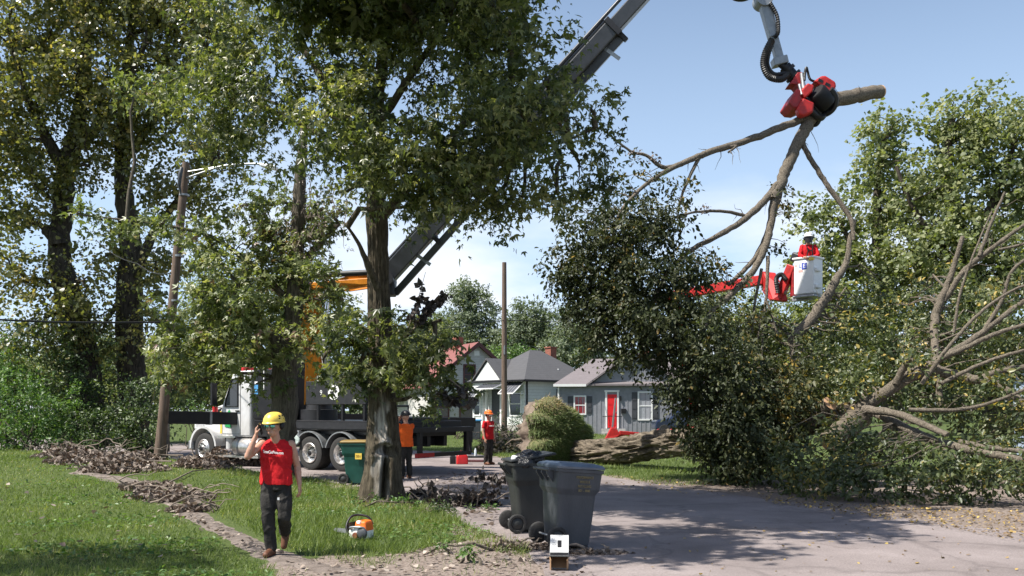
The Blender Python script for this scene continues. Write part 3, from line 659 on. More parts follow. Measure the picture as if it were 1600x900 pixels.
# wilted sprays of leaves on the right of the trunk
mb = MB(); wl_p = []
for pts in ([(625, 545), (650, 480), (665, 425)], [(650, 490), (685, 470), (705, 455)], [(640, 520), (660, 500), (672, 470)], [(700, 590), (725, 610), (740, 625)], [(655, 600), (700, 620), (715, 632)]):
    a = [P(x, y, 17.2) for x, y in pts]; mb.tube(a, [.014, .009, .004], 5)
    for k in range(7):
        t_ = .35 + .65 * random.random(); i = 0 if t_ < .5 else 1; q = a[i].lerp(a[i + 1], (t_ - .5 * i) * 2); wl_p.append(tuple(q))
wl_p = np.array(wl_p)
mb.build('dead_twigs', M['twig'], maple)
tag(card_object('wilted_leaves', [foliage(wl_p, nrm(rg.normal(size=wl_p.shape)), 12, .12, rg, 'delta', .1, .9, up=.2)], WILT, maple), kind='stuff')

# ------------------------------------------------------------------ second tree, between pole and maple
t2 = [pxpath([(438, 748, 54), (440, 700, 44), (442, 640, 41), (447, 570, 40), (455, 520, 31), (462, 440, 25), (466, 340, 22), (470, 260, 17), (478, 180, 9)], 24),
      pxpath([(440, 560, 26), (425, 525, 22), (408, 505, 14), (390, 470, 9), (360, 430, 6)], [24, 23.8, 23.6, 23.4, 23.2]),
      pxpath([(464, 420, 12), (500, 380, 9), (530, 350, 5)], 24), pxpath([(450, 470, 12), (400, 420, 9), (330, 370, 6), (240, 350, 4), (120, 335, 2)], [24, 23.7, 23.3, 22.8, 22.4])]
lob = [(380, 480, 23.2, 100, 80, 1.9), (330, 385, 23.4, 55, 42, 1.2), (435, 410, 23.8, 70, 70, 1.5), (292, 555, 23.2, 44, 42, 1.0), (415, 320, 24.2, 60, 45, 1.4), (498, 470, 23.2, 38, 70, 1.1), (495, 375, 24, 36, 50, 1.1), (345, 545, 22.8, 80, 34, 1.3), (300, 475, 23.2, 50, 40, 1.0), (400, 560, 23, 40, 25, .8),
       (120, 335, 22.4, 22, 12, .3), (160, 345, 22.5, 28, 15, .4), (205, 348, 22.6, 30, 18, .5), (250, 345, 22.8, 30, 18, .5), (280, 365, 23, 26, 16, .5), (210, 150, 23, 34, 22, .8), (260, 130, 23, 34, 26, .8), (470, 540, 22.6, 36, 30, .8), (400, 600, 23.4, 36, 14, .6), (270, 600, 23.4, 20, 16, .5), (510, 330, 24, 26, 26, .7)]
b_tree, _ = tree('young_maple_tree', 'pale green maple with a dark trunk standing behind the man on the phone', 'tree', gp(438, 745), t2, lob, G2, M['bark_b'], 6.0, 36, .15, 'maple', .42, 22, 60, .05, droop=.45,
     tone=lambda c, g: np.clip(g.normal(.55, .17, len(c)), .1, .97))
rgv = np.random.default_rng(3); mb = MB(); vp = []
for k in range(26):      # dead brown creeper hanging about the upper trunk
    x = 470 + rgv.normal() * 22; y = 270 + rgv.random() * 110; a = P(x, y, 23.6 + rgv.normal() * .3); b_ = a + Vector((rgv.normal() * .3, rgv.normal() * .2, -.5 - rgv.random())); m_ = a.lerp(b_, .5) + Vector(rgv.normal(size=3) * .12)
    mb.tube([a, m_, b_], [.012, .01, .005], 4); vp += [tuple(a), tuple(m_), tuple(b_)]
mb.build('dead_creeper', M['twig'], b_tree)
vp = np.array(vp); tag(card_object('creeper_leaves', [foliage(vp, nrm(rgv.normal(size=vp.shape)), 12, .09, rgv, 'rhomb', .25, .8, up=.2)], DRY, b_tree), kind='stuff')

# ------------------------------------------------------------------ cottonwoods on the left
t3 = [pxpath([(140, 700, 66), (135, 640, 58), (128, 560, 50), (112, 480, 42), (92, 400, 34), (98, 330, 30), (104, 270, 30), (120, 200, 24), (135, 100, 16), (140, -40, 8)], 36),
      pxpath([(93, 380, 24), (80, 365, 20), (70, 358, 16)], 35.6), pxpath([(105, 270, 22), (80, 230, 18), (50, 170, 12), (20, 80, 7)], [36, 35.5, 35, 34.5]), pxpath([(112, 235, 20), (150, 200, 16), (190, 150, 12), (230, 60, 7)], [36, 35.8, 35.4, 35])]
lob = [(70, 80, 35.5, 110, 100, 3.4), (30, 220, 35, 80, 80, 2.8), (150, 10, 36, 130, 80, 3.4), (20, 330, 35, 60, 70, 2.2), (40, 440, 34.6, 70, 50, 2.0), (120, 140, 34.6, 100, 80, 2.6), (60, 520, 34.4, 60, 40, 1.8), (-30, 150, 35, 90, 120, 3), (130, 440, 34.4, 30, 50, 1.2), (140, 260, 35, 50, 36, 1.4), (60, 300, 34.5, 36, 30, 1.2), (60, -70, 36, 200, 80, 4)]
tree('cottonwood_tree', 'tall dark cottonwood at the left edge with a bent trunk and stub', 'tree', gp(140, 716), t3, lob, G3, M['bark_dark'], 4.0, 44, .145, 'delta', .75, 31, 130, .12, group='cottonwoods behind the lawn', twig=.015, droop=.5)
t4 = [pxpath([(210, 700, 56), (208, 620, 44), (204, 540, 40), (202, 460, 40), (205, 390, 34), (198, 330, 30), (190, 260, 24), (195, 160, 18), (205, 40, 12), (215, -80, 6)], 37),
      pxpath([(210, 440, 20), (225, 395, 16), (250, 350, 12), (290, 300, 9), (340, 250, 6)], [37, 36.8, 36.5, 36, 35.6]), pxpath([(195, 250, 16), (230, 200, 13), (280, 130, 9), (330, 60, 6)], [37, 36.6, 36, 35.5])]
lob = [(250, 40, 36.5, 120, 80, 3.2), (265, 160, 36, 100, 70, 2.6), (330, 240, 36, 60, 50, 1.8), (190, 200, 36, 70, 60, 2), (255, 280, 35.6, 50, 32, 1.5), (330, 60, 36, 80, 70, 2.6), (245, 420, 35.6, 40, 60, 1.6), (165, 400, 36, 30, 50, 1.2), (300, 320, 36, 60, 36, 1.6), (260, -70, 37, 190, 80, 4), (160, 520, 36, 40, 50, 1.4), (250, 510, 36, 34, 40, 1.2)]
tree('cottonwood_tree', 'straight dark cottonwood just left of the leaning pole', 'tree', gp(210, 714), t4, lob, G3, M['bark_dark'], 4.0, 44, .145, 'delta', .75, 32, 130, .12, group='cottonwoods behind the lawn', twig=.015, droop=.5)

# understory shrubs along the back of the lawn
def shrub(label, base_px, lobes, leafm, seed, size=.1, per=40, dens=6, tpl='oval', name='shrub', group=None, spread=.42, tone=None, stems=9):
    rg = np.random.default_rng(seed); b0 = gp(*base_px) if len(base_px) == 2 else onground((base_px[0] - 800) * base_px[2] / F, base_px[2])
    t_ = thing(name, label, 'shrub', b0, 0, group)
    cl, out = clumps_in(lobes, dens, rg, .45); cl[:, 2] = np.maximum(cl[:, 2], hgt(cl[:, 0], cl[:, 1]) + 0.12)
    mb = MB()
    pick = cl[rg.choice(len(cl), min(stems, len(cl)), replace=False)]
    for q in pick:
        a = b0 + Vector((rg.normal() * .25, rg.normal() * .2, -.05)); mb.tube(limb_pts(a, q, rg, 5, .05, .1), [.03, .025, .02, .014, .008], 5)
    mb.build('stems', M['bark_b'], t_)
    tag(card_object('leaves', [foliage(cl, out, per, size, rg, tpl, spread, .3, None if tone is None else tone(cl, rg))], leafm, t_), kind='stuff')
    return t_
shrub('dark tangled thicket under the bent cottonwood', (120, 0, 34.5), [(110, 560, 34.5, 70, 60, 2), (90, 630, 34, 70, 60, 1.8), (150, 650, 34, 50, 50, 1.5), (40, 540, 35, 60, 50, 1.8)], G4, 41, .13)
shrub('dark thicket behind the foot of the leaning pole', (225, 0, 33.5), [(215, 620, 33.6, 50, 60, 1.5), (240, 660, 33, 45, 40, 1.2), (190, 670, 32.6, 50, 36, 1.2), (280, 600, 36, 40, 50, 1.4)], G4, 42, .12)
shrub('bright leafy shrub at the left edge of the lawn', (55, 0, 31.0), [(50, 620, 31.2, 66, 48, 1.4), (90, 650, 31, 50, 40, 1.2), (20, 665, 31, 60, 36, 1.2), (110, 685, 30.8, 36, 22, .8)], G5, 43, .12)
shrub('low leafy shrub between left shrub and brown brush', (160, 0, 31), [(150, 690, 31, 34, 22, .8), (130, 660, 31.5, 36, 30, .9)], G4, 44, .11)
shrub('sunlit shrub at the far left beyond the lawn', (0, 0, 33), [(-10, 560, 33, 50, 60, 1.6), (5, 620, 32.6, 40, 50, 1.4), (30, 585, 33, 36, 40, 1.2)], G5, 45, .12)

shrub('dense low dark growth along the back edge of the lawn', (110, 0, 34), [(20, 690, 33.4, 50, 26, .8), (90, 700, 33.2, 50, 22, .8), (160, 700, 33, 44, 22, .8), (225, 698, 32.6, 34, 20, .7), (60, 665, 33.6, 60, 26, .9), (-20, 650, 33.6, 50, 40, .9)], G4, 46, .13, 40, 8)
# trees that close the view behind the truck and houses
def far_tree(label, px, d, lobes, leafm, seed, size, name='background_tree', per=36, dens=4.6, group='trees closing the background', twr=.22, spread=.8):
    b0 = onground((px - 800) * d / F, d); top = min(l[1] for l in lobes)
    tp = [pxpath([(px, HZ + (EYE - b0.z) * F / d, twr * 2 * F / d), (px + 3, (HZ + top) / 2 + 40, twr * 1.4 * F / d), (px - 2, top + 30, twr * .5 * F / d)], d)]
    return tree(name, label, 'tree', b0, tp, lobes, leafm, M['bark_dark'], dens, per, size, 'rhomb', spread, seed, 24, .1, group=group, sides=8, twig=.03)
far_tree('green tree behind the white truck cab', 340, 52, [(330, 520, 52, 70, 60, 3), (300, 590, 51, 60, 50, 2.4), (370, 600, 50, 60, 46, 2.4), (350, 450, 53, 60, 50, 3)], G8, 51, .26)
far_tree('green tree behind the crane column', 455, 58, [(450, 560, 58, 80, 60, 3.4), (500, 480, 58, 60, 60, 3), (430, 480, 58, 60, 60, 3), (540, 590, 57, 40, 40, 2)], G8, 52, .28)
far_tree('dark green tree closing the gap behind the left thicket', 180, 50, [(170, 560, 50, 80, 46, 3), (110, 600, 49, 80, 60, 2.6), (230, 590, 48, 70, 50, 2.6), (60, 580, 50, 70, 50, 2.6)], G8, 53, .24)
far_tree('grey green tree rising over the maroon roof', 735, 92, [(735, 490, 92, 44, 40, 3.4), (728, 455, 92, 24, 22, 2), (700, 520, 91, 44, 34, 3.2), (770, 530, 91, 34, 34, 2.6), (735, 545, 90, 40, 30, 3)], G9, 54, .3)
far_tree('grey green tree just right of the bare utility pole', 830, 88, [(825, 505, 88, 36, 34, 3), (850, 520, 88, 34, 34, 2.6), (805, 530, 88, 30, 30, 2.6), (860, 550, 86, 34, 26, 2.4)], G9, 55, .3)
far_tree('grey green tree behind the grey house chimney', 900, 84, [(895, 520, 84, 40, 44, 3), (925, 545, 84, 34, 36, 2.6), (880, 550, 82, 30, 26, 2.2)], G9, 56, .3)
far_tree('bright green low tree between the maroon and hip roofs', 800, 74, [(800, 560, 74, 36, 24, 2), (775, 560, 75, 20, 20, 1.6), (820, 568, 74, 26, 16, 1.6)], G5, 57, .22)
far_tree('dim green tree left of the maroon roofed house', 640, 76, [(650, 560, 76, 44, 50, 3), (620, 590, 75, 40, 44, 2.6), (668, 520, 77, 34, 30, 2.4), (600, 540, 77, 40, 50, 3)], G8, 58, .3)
# a wood far beyond the houses that reads as one mass
rg = np.random.default_rng(66); fw = [(x + rg.normal() * 14, 596 + rg.normal() * 10, 105 + rg.normal() * 5, 46 + 12 * rg.random(), 42 + 10 * rg.random(), 3.2) for x in range(-120, 1760, 56)]
cl, out = clumps_in(fw, 1.7, rg, .5); cl[:, 2] = np.maximum(cl[:, 2], .6)
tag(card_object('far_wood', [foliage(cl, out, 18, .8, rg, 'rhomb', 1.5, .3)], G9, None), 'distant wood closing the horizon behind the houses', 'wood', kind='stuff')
# right-hand trees
tr = lambda c, g: np.clip(g.normal(.6, .17, len(c)), .1, 1)
RT = [pxpath([(1560, 690, 40), (1550, 560, 34), (1520, 440, 28), (1490, 340, 22), (1480, 250, 14), (1490, 180, 7)], 41), pxpath([(1530, 470, 18), (1480, 400, 14), (1430, 330, 9), (1400, 260, 5)], 40.5), pxpath([(1510, 400, 16), (1550, 320, 12), (1580, 240, 7)], 40.5)]
tree('tall_maple_tree', 'tall sunlit green tree at the right edge behind the fallen crown', 'tree', onground(760 * 41 / F, 41), RT,
     [(1525, 215, 41, 80, 62, 3), (1570, 290, 40.5, 60, 60, 2.6), (1470, 300, 41, 66, 60, 2.6), (1585, 195, 41, 34, 30, 1.4), (1510, 390, 40, 90, 66, 3), (1590, 420, 40, 60, 80, 2.6), (1440, 420, 40, 66, 60, 2.6), (1490, 490, 39.5, 90, 50, 2.8), (1590, 540, 39, 70, 50, 2.6), (1490, 180, 41, 30, 26, 1.2), (1640, 300, 41, 60, 120, 3)],
     G8, M['bark_dark'], 4.3, 42, .18, 'delta', .75, 61, 80, .1, group='trees behind the fallen crown', tone=tr, twig=.02)
RT = [pxpath([(1395, 690, 30), (1390, 560, 26), (1375, 420, 20), (1370, 300, 12), (1380, 220, 6)], 43), pxpath([(1385, 470, 13), (1340, 400, 9), (1310, 340, 5)], 42.5)]
tree('slender_tree', 'airy light green tree behind the white bucket', 'tree', onground(595 * 43 / F, 43), RT,
     [(1385, 215, 43, 44, 46, 2), (1370, 270, 43, 60, 40, 2.2), (1320, 340, 42.6, 40, 40, 1.8), (1400, 330, 42.4, 60, 50, 2.4), (1335, 410, 42, 46, 44, 2), (1295, 400, 42, 32, 60, 1.6), (1390, 430, 41.6, 50, 50, 2.2), (1300, 480, 41.6, 60, 50, 2.2), (1270, 340, 42.6, 26, 36, 1.2), (1380, 510, 41, 70, 46, 2.4), (1250, 440, 42, 24, 40, 1.2)],
     G8, M['bark_dark'], 3.9, 40, .18, 'delta', .7, 62, 70, .08, group='trees behind the fallen crown', tone=tr, twig=.02)
far_tree('low green tree closing the view under the bucket', 1240, 55, [(1240, 530, 55, 60, 60, 3), (1180, 520, 56, 50, 60, 2.6), (1300, 560, 54, 60, 50, 3), (1110, 500, 58, 50, 60, 3), (1210, 600, 54, 80, 40, 3)], G8, 59, .26)
far_tree('dark green tree closing the view at the right edge', 1500, 52, [(1480, 580, 52, 90, 60, 3), (1590, 600, 51, 70, 70, 3), (1400, 600, 51, 60, 50, 2.6)], G4, 60, .26)
# a tree outside the left of the picture, known by its shade on the lawn
tree('lawn_shade_tree', 'tree left of the picture that shades the lawn corner', 'tree', onground(-9.4, 9.2), [([Vector((-9.4, 9.2, -.1)), Vector((-9.3, 9.3, 2)), Vector((-9.2, 9.4, 4)), Vector((-9, 9.5, 7))], [.3, .24, .2, .06])],
     [(-800 + 800, 0, 9.6, 1, 1, .1)] if False else [(800 + (-8.8) * F / 9.6, HZ - (5.6 - EYE) * F / 9.6, 9.6, 1.9 * F / 9.6, 1.3 * F / 9.6, 1.7), (800 + (-9.4) * F / 9.0, HZ - (7.2 - EYE) * F / 9.0, 9.0, 1.8 * F / 9.0, 1.2 * F / 9.0, 1.6)],
     G3, M['bark_dark'], 5, 36, .14, 'oval', .5, 63, 20, .06)
# ------------------------------------------------------------------ the branch held aloft by the grapple saw
GD = 26.0
held = thing('lifted_branch', 'huge severed branch with dark leaves hanging from the red grapple saw', 'branch', P(1150, 760, 22.5))
mb = MB(); rg = np.random.default_rng(71)
HB = [([(1376, 143, 21), (1340, 149, 22), (1300, 158, 23), (1272, 172, 24), (1262, 190, 22)], [26.8, 26.5, 26.2, 26, 26]),
      ([(1268, 180, 13), (1225, 197, 12), (1180, 215, 11), (1110, 237, 10), (1082, 248, 9), (1040, 262, 7), (1010, 243, 5), (985, 236, 4), (945, 205, 2.5)], [26, 25.8, 25.6, 25.2, 25, 24.8, 24.7, 24.6, 24.4]),
      ([(1095, 242, 6), (1078, 275, 5), (1064, 310, 4), (1058, 345, 2)], [25.1, 24.9, 24.7, 24.5]),
      ([(1082, 248, 8), (1040, 268, 7), (1005, 292, 6), (970, 330, 5), (955, 380, 5)], [25, 24.6, 24.2, 23.8, 23.5]),
      ([(1266, 184, 20), (1250, 218, 19), (1232, 255, 18), (1218, 290, 16), (1208, 310, 14)], [26, 25.8, 25.6, 25.3, 25.1]),
      ([(1216, 288, 12), (1190, 318, 11), (1160, 345, 10), (1115, 372, 8), (1075, 395, 7), (1040, 430, 7), (1010, 500, 6)], [25.3, 25, 24.7, 24.3, 24, 23.6, 23.2]),
      ([(1168, 338, 6), (1130, 330, 5), (1090, 331, 4), (1058, 338, 3)], [24.8, 24.5, 24.2, 24]),
      ([(1212, 300, 13), (1204, 350, 12), (1196, 385, 11), (1175, 425, 10), (1145, 458, 10), (1110, 490, 9), (1090, 560, 8), (1100, 660, 5)], [25.2, 25, 24.7, 24.4, 24, 23.6, 23.2, 22.8]),
      ([(1222, 285, 10), (1206, 345, 9), (1185, 395, 8), (1160, 425, 7), (1138, 445, 6)], [25.3, 25.1, 24.8, 24.5, 24.3]),
      ([(1252, 222, 9), (1268, 250, 8), (1290, 285, 8), (1315, 320, 8), (1330, 345, 7), (1334, 375, 5)], [25.8, 25.7, 25.6, 25.5, 25.4, 25.3]),
      ([(1200, 400, 6), (1198, 450, 5), (1193, 510, 4), (1190, 560, 3)], [24.6, 24.4, 24.2, 24]), ([(1190, 420, 5), (1180, 470, 4), (1175, 520, 3)], [24.5, 24.4, 24.2]),
      ([(1198, 470, 4), (1208, 500, 3), (1218, 535, 2)], [24.3, 24.2, 24.1]), ([(1192, 480, 3), (1184, 530, 3), (1180, 575, 2)], [24.2, 24.1, 24]),
      ([(1130, 232, 5), (1150, 228, 4), (1138, 238, 3)], [25.3, 25.3, 25.2]), ([(1115, 372, 4), (1098, 378, 3), (1080, 392, 2)], [24.2, 24.1, 24])]
hubs = []
for pts, ds in HB:
    a, r = pxpath(pts, ds); bark_tube(mb, a, r, 12, 7, 0.10, rg); sp, sr = smooth_path(a, r, 4); hubs += sp; side_twigs(mb, sp, sr, rg, 5, .6, .008)
mb.build('wood', M['bark_branch'], held, smooth=60)
mb = MB(); a = P(1377, 143, 26.82); d = (P(1376, 143, 26.8) - P(1340, 149, 26.5)).normalized(); mb.lathe(a - d * .05, d, [(0, .19), (.06, .185), (.061, .0)], 18, False); mb.build('cut_end', M['cut_wood'], held, smooth=40)
lob = [(965, 405, 23.4, 80, 55, 1.7), (1005, 470, 23.2, 80, 60, 1.8), (960, 480, 23.4, 60, 40, 1.4), (1010, 530, 22.8, 70, 46, 1.6), (1070, 520, 23, 70, 60, 1.8), (1120, 580, 22.6, 92, 62, 1.9), (1160, 655, 22.3, 76, 58, 1.8), (1160, 715, 22.1, 44, 34, 1.2), (1215, 610, 22.6, 48, 48, 1.4), (1230, 660, 22.4, 34, 40, 1.1), (1045, 350, 24, 36, 32, .9), (1000, 350, 23.8, 60, 34, 1.2), (900, 400, 23.6, 40, 30, .9), (1065, 610, 22.6, 40, 38, 1.2), (1095, 660, 22.4, 44, 40, 1.2), (1120, 712, 22.2, 36, 28, 1.0), (930, 540, 23.2, 26, 24, .7), (885, 430, 23.4, 36, 30, .9), (920, 470, 23.4, 50, 40, 1.2), (930, 360, 23.8, 50, 36, 1.1), (1060, 440, 23.4, 44, 44, 1.2), (1200, 700, 22, 46, 36, 1.2), (1150, 725, 22.2, 30, 24, .9), (1250, 620, 22.4, 34, 50, 1.1)]
cl, out = clumps_in(lob, 12.5, rg, .42)
thin = [(985, 262, 24.6, 26, 14, .4), (1030, 290, 24.5, 34, 24, .6), (1000, 300, 24.3, 30, 30, .6), (960, 300, 24.2, 30, 24, .5), (900, 310, 24, 28, 24, .5), (1060, 300, 24.6, 26, 30, .5), (1215, 300, 25.2, 26, 16, .5), (1235, 340, 25, 22, 22, .5), (1110, 395, 24, 20, 22, .5), (1130, 420, 24, 22, 22, .5), (880, 330, 24, 20, 14, .4), (1225, 380, 25, 10, 14, .3), (1250, 550, 23.4, 30, 26, .6), (1180, 520, 24, 40, 36, .8), (1140, 440, 24, 34, 26, .7), (1090, 430, 23.8, 40, 30, .8)]
cl2, out2 = clumps_in(thin, 5.5, rg, .5)
mb = MB(); wood_from(mb, hubs, cl[rg.choice(len(cl), 170, replace=False)], rg, .016, .004, 4); wood_from(mb, hubs, cl2[rg.choice(len(cl2), 70, replace=False)], rg, .014, .005, 4); mb.build('twigs', M['bark_branch'], held)
tone = np.clip(rg.normal(.3, .16, len(cl)) + .3 * ss(1150, 1260, cl[:, 0] * F / cl[:, 1] + 800) + .1 * (rg.random(len(cl)) < .1), 0, .96)
tag(card_object('leaves', [foliage(cl, out, 42, .125, rg, 'oval', .42, .8, tone, up=.7), foliage(cl2, out2, 24, .13, rg, 'oval', .32, .4, np.clip(rg.normal(.55, .15, len(cl2)), 0, .9))], G6, held), kind='stuff')
dl = np.array([tuple(P(x, y, 24.6)) for x, y in ((985, 238), (1000, 240), (1020, 245), (1030, 248), (995, 246), (1106, 328), (1100, 322), (1070, 400), (1090, 405), (1080, 420), (1060, 410))])
tag(card_object('dry_leaves', [foliage(dl, nrm(rg.normal(size=dl.shape)), 18, .1, rg, 'rhomb', .2, .9, up=.2)], DRY, held), kind='stuff')

# ------------------------------------------------------------------ the fallen tree: trunk, root plate, limbs, crown
fallen = thing('fallen_tree', 'uprooted tree lying across the verge with grassy root plate and broken crown', 'tree', gp(890, 722))
mb = MB()
FL = [([(885, 706, 40), (930, 708, 38), (985, 702, 40), (1040, 693, 42), (1100, 690, 40), (1160, 690, 38), (1230, 670, 34), (1300, 650, 30), (1350, 640, 26)], [32, 31, 29.6, 28, 26.6, 25.4, 24, 22.8, 22]),
      ([(1290, 655, 26), (1340, 640, 22), (1385, 612, 22), (1440, 580, 22), (1480, 583, 20), (1520, 592, 17), (1560, 600, 15), (1610, 640, 13)], [22.4, 22, 21.8, 21.6, 21.4, 21, 20.6, 20]),
      ([(1390, 610, 20), (1420, 585, 17), (1470, 560, 14), (1520, 530, 12), (1560, 500, 11), (1610, 462, 9)], [21.8, 21.7, 21.6, 21.6, 21.6, 21.6]),
      ([(1440, 582, 14), (1470, 560, 11), (1505, 545, 10), (1560, 520, 8), (1610, 505, 7)], [21.6, 21.2, 21, 20.8, 20.6]),
      ([(1530, 592, 12), (1560, 580, 11), (1610, 572, 10)], [21, 20.8, 20.5]),
      ([(1400, 600, 14), (1415, 570, 13), (1425, 560, 11)], [21.6, 21.4, 21.2]),
      ([(1350, 640, 16), (1400, 646, 14), (1435, 660, 13), (1480, 680, 11)], [20.4, 19.4, 18.6, 18.0]),
      ([(1380, 650, 16), (1440, 680, 15), (1510, 702, 15), (1560, 712, 14), (1610, 722, 13)], [20.2, 18.8, 17.8, 17.2, 16.8]),
      ([(1500, 690, 9), (1550, 700, 9), (1610, 706, 8)], [18, 17.4, 17]),
      ([(1240, 527, 22), (1275, 490, 20), (1305, 440, 15), (1322, 410, 11), (1328, 375, 9), (1336, 345, 6)], [25, 25.2, 25.4, 25.6, 25.8, 26]),
      ([(1462, 492, 16), (1472, 465, 14), (1484, 435, 11), (1495, 400, 9), (1504, 370, 8)], [24, 24, 24, 24, 24]),
      ([(1475, 470, 11), (1505, 425, 10), (1540, 395, 9), (1575, 370, 6)], [24, 23.8, 23.6, 23.4]),
      ([(1530, 400, 8), (1548, 350, 6), (1570, 300, 4)], [23.6, 23.6, 23.6]), ([(1500, 430, 8), (1560, 380, 7), (1610, 345, 6)], [23.8, 23.6, 23.4]),
      ([(1470, 640, 12), (1462, 560, 13), (1460, 520, 15), (1462, 492, 16)], [22.5, 23, 23.6, 24]),
      ([(1535, 520, 8), (1565, 470, 7), (1580, 425, 6), (1610, 400, 5)], [21.6, 21.6, 21.5, 21.4]), ([(1250, 640, 14), (1245, 580, 18), (1240, 527, 21)], [24, 24.6, 25]), ([(1560, 390, 5), (1585, 385, 5), (1610, 378, 4)], [22.4, 22.3, 22.2]), ([(1440, 600, 9), (1480, 545, 7), (1530, 490, 6), (1580, 455, 5), (1620, 440, 4)], [20.6, 20.4, 20.3, 20.2, 20.2]), ([(1470, 600, 8), (1530, 570, 7), (1590, 550, 6), (1620, 545, 5)], [20.4, 20.2, 20, 20]), ([(1420, 640, 8), (1500, 640, 7), (1560, 625, 6), (1620, 600, 5)], [20.2, 19.8, 19.6, 19.5]), ([(1490, 520, 6), (1500, 460, 5), (1520, 400, 4), (1550, 330, 3)], [22, 22, 22, 22]), ([(1400, 660, 7), (1470, 700, 7), (1540, 740, 6), (1580, 760, 4)], [19.6, 19, 18.4, 18])]
hubs = []; rg = np.random.default_rng(81)
def furrow_tube(P3, Rr, n=56, sub=12, amp=.05):
    a, r = smooth_path(P3, Rr, sub); mb = MB(); mb.tube(a, r, n); L_ = 0.0
    for i, (c, rr) in enumerate(zip(a, r)):
        if i: L_ += (c - a[i - 1]).length
        for k in range(n):
            p_ = mb.v[i * n + k]; th = 2 * math.pi * k / n; q = Vector((math.cos(th) * 2.6, math.sin(th) * 2.6, L_ * .55))
            h_ = 1 - abs(mnoise.fractal(q, .7, 2.1, 4)) * 2.2 + .35 * mnoise.noise(Vector((math.cos(th), math.sin(th), L_ * .8)))
            mb.v[i * n + k] = p_ + (p_ - c).normalized() * (h_ - .5) * amp
    return mb
a, r = pxpath(*FL[0]); furrow_tube(a, r, 64, 14, .13).build('trunk', M['bark_log'], fallen, smooth=70)
for pts, ds in FL[1:]:
    mb = MB(); a, r = pxpath(pts, ds); r = [x * .84 for x in r]; bark_tube(mb, a, r, 12, 7, 0.09, rg); sp, sr = smooth_path(a, r, 4); hubs += sp; side_twigs(mb, sp, sr, rg, 4, .6, .008)
    mb.build('limb', M['bark_branch'], fallen, smooth=60)
# a short sawn stub and a sawn log end that face the camera
def stub(name, p0, p1, d0, d1, w, parent):
    a, b_ = P(*p0, d0), P(*p1, d1); ax = (b_ - a).normalized(); r = w * d1 / F / 2
    mb = MB(); mb.m = 0; mb.tube([a, a.lerp(b_, .5), b_], [r * 1.1, r * 1.02, r], 18, False)
    o_ = mb.build(name, M['bark_branch'], parent, smooth=50)
    mb = MB(); mb.lathe(b_ - ax * .004, ax, [(0, r), (.006, r * .8), (.008, 0)], 18, False); mb.build('sawn_face', M['cut_wood'], o_, smooth=40)
stub('sawn_stub', (1262, 660), (1297, 630), 22.6, 22.0, 24, fallen)
stub('sawn_stub', (1352, 640), (1376, 652), 21.6, 21.2, 9, fallen)
log = thing('sawn_log', 'thick furrowed log lying under the sawn stub of the fallen tree', 'log', P(1318, 682, 21))
mb = MB(); a, r = pxpath([(1296, 690, 34), (1318, 672, 36), (1345, 652, 36)], [20.8, 21.2, 22]); bark_tube(mb, a, r, 18, 6, .04, rg); mb.build('bark', M['bark_log'], log, smooth=60)
mb = MB(); a = P(1296, 690, 20.8); ax = (P(1296, 690, 20.8) - P(1318, 672, 21.2)).normalized(); mb.lathe(a, ax, [(0, .25), (.006, .2), (.008, 0)], 18, False); mb.build('sawn_face', M['cut_wood'], log, smooth=40)

lob = [(1270, 600, 24, 60, 50, 1.8), (1330, 585, 24, 66, 46, 1.9), (1400, 545, 24.6, 80, 50, 2.2), (1300, 530, 26, 66, 46, 2.2), (1370, 480, 26.5, 60, 44, 2.2), (1500, 560, 24.5, 70, 60, 2.2), (1570, 560, 24, 60, 66, 2), (1440, 620, 22.6, 60, 36, 1.4), (1530, 650, 21.6, 70, 40, 1.6), (1600, 660, 21, 40, 60, 1.4), (1200, 540, 26, 50, 40, 1.8), (1150, 500, 26, 50, 40, 1.8),
       (1340, 610, 22, 46, 30, 1), (1440, 560, 20.8, 34, 22, .7), (1550, 600, 20, 40, 24, .7), (1480, 470, 26, 50, 50, 2), (1580, 530, 21.8, 40, 40, .9), (1570, 460, 22.5, 40, 40, 1), (1590, 640, 19.8, 30, 30, .8)]
front = [(1262, 712, 19.6, 60, 44, 1.2), (1330, 722, 18.8, 64, 46, 1.2), (1395, 728, 18.4, 60, 46, 1.1), (1460, 735, 18, 64, 46, 1.1), (1530, 748, 17.4, 60, 44, 1.1), (1590, 752, 17, 46, 46, 1), (1280, 752, 18.4, 60, 24, .8), (1380, 765, 17.8, 70, 20, .7), (1230, 740, 19.6, 30, 30, .7), (1400, 695, 19.4, 50, 30, 1), (1500, 712, 18.2, 50, 26, .9), (1580, 705, 18.4, 34, 30, .9), (1330, 690, 19.6, 40, 30, .9)]
cl, out = clumps_in(lob, 5.4, rg, .45); cl2, out2 = clumps_in(front, 6.6, rg, .5)
for c_ in (cl, cl2): c_[:, 2] = np.maximum(c_[:, 2], 0.1)
mb = MB(); wood_from(mb, hubs, cl[rg.choice(len(cl), 120, replace=False)], rg, .03, .008, 5); wood_from(mb, hubs, cl2[rg.choice(len(cl2), 36, replace=False)], rg, .016, .005, 5)
mb.build('twigs', M['bark_branch'], fallen)
yl = np.clip(rg.normal(.42, .16, len(cl2)) + .3 * ss(1420, 1280, cl2[:, 0] * F / cl2[:, 1] + 800) * rg.random(len(cl2)), 0, .97)
tag(card_object('crown', [foliage(cl, out, 46, .13, rg, 'oval', .5, .4, np.clip(rg.normal(.52, .17, len(cl)), .05, .92)), foliage(cl2, out2, 52, .115, rg, 'oval', .4, .4, yl)], G7, fallen), kind='stuff')

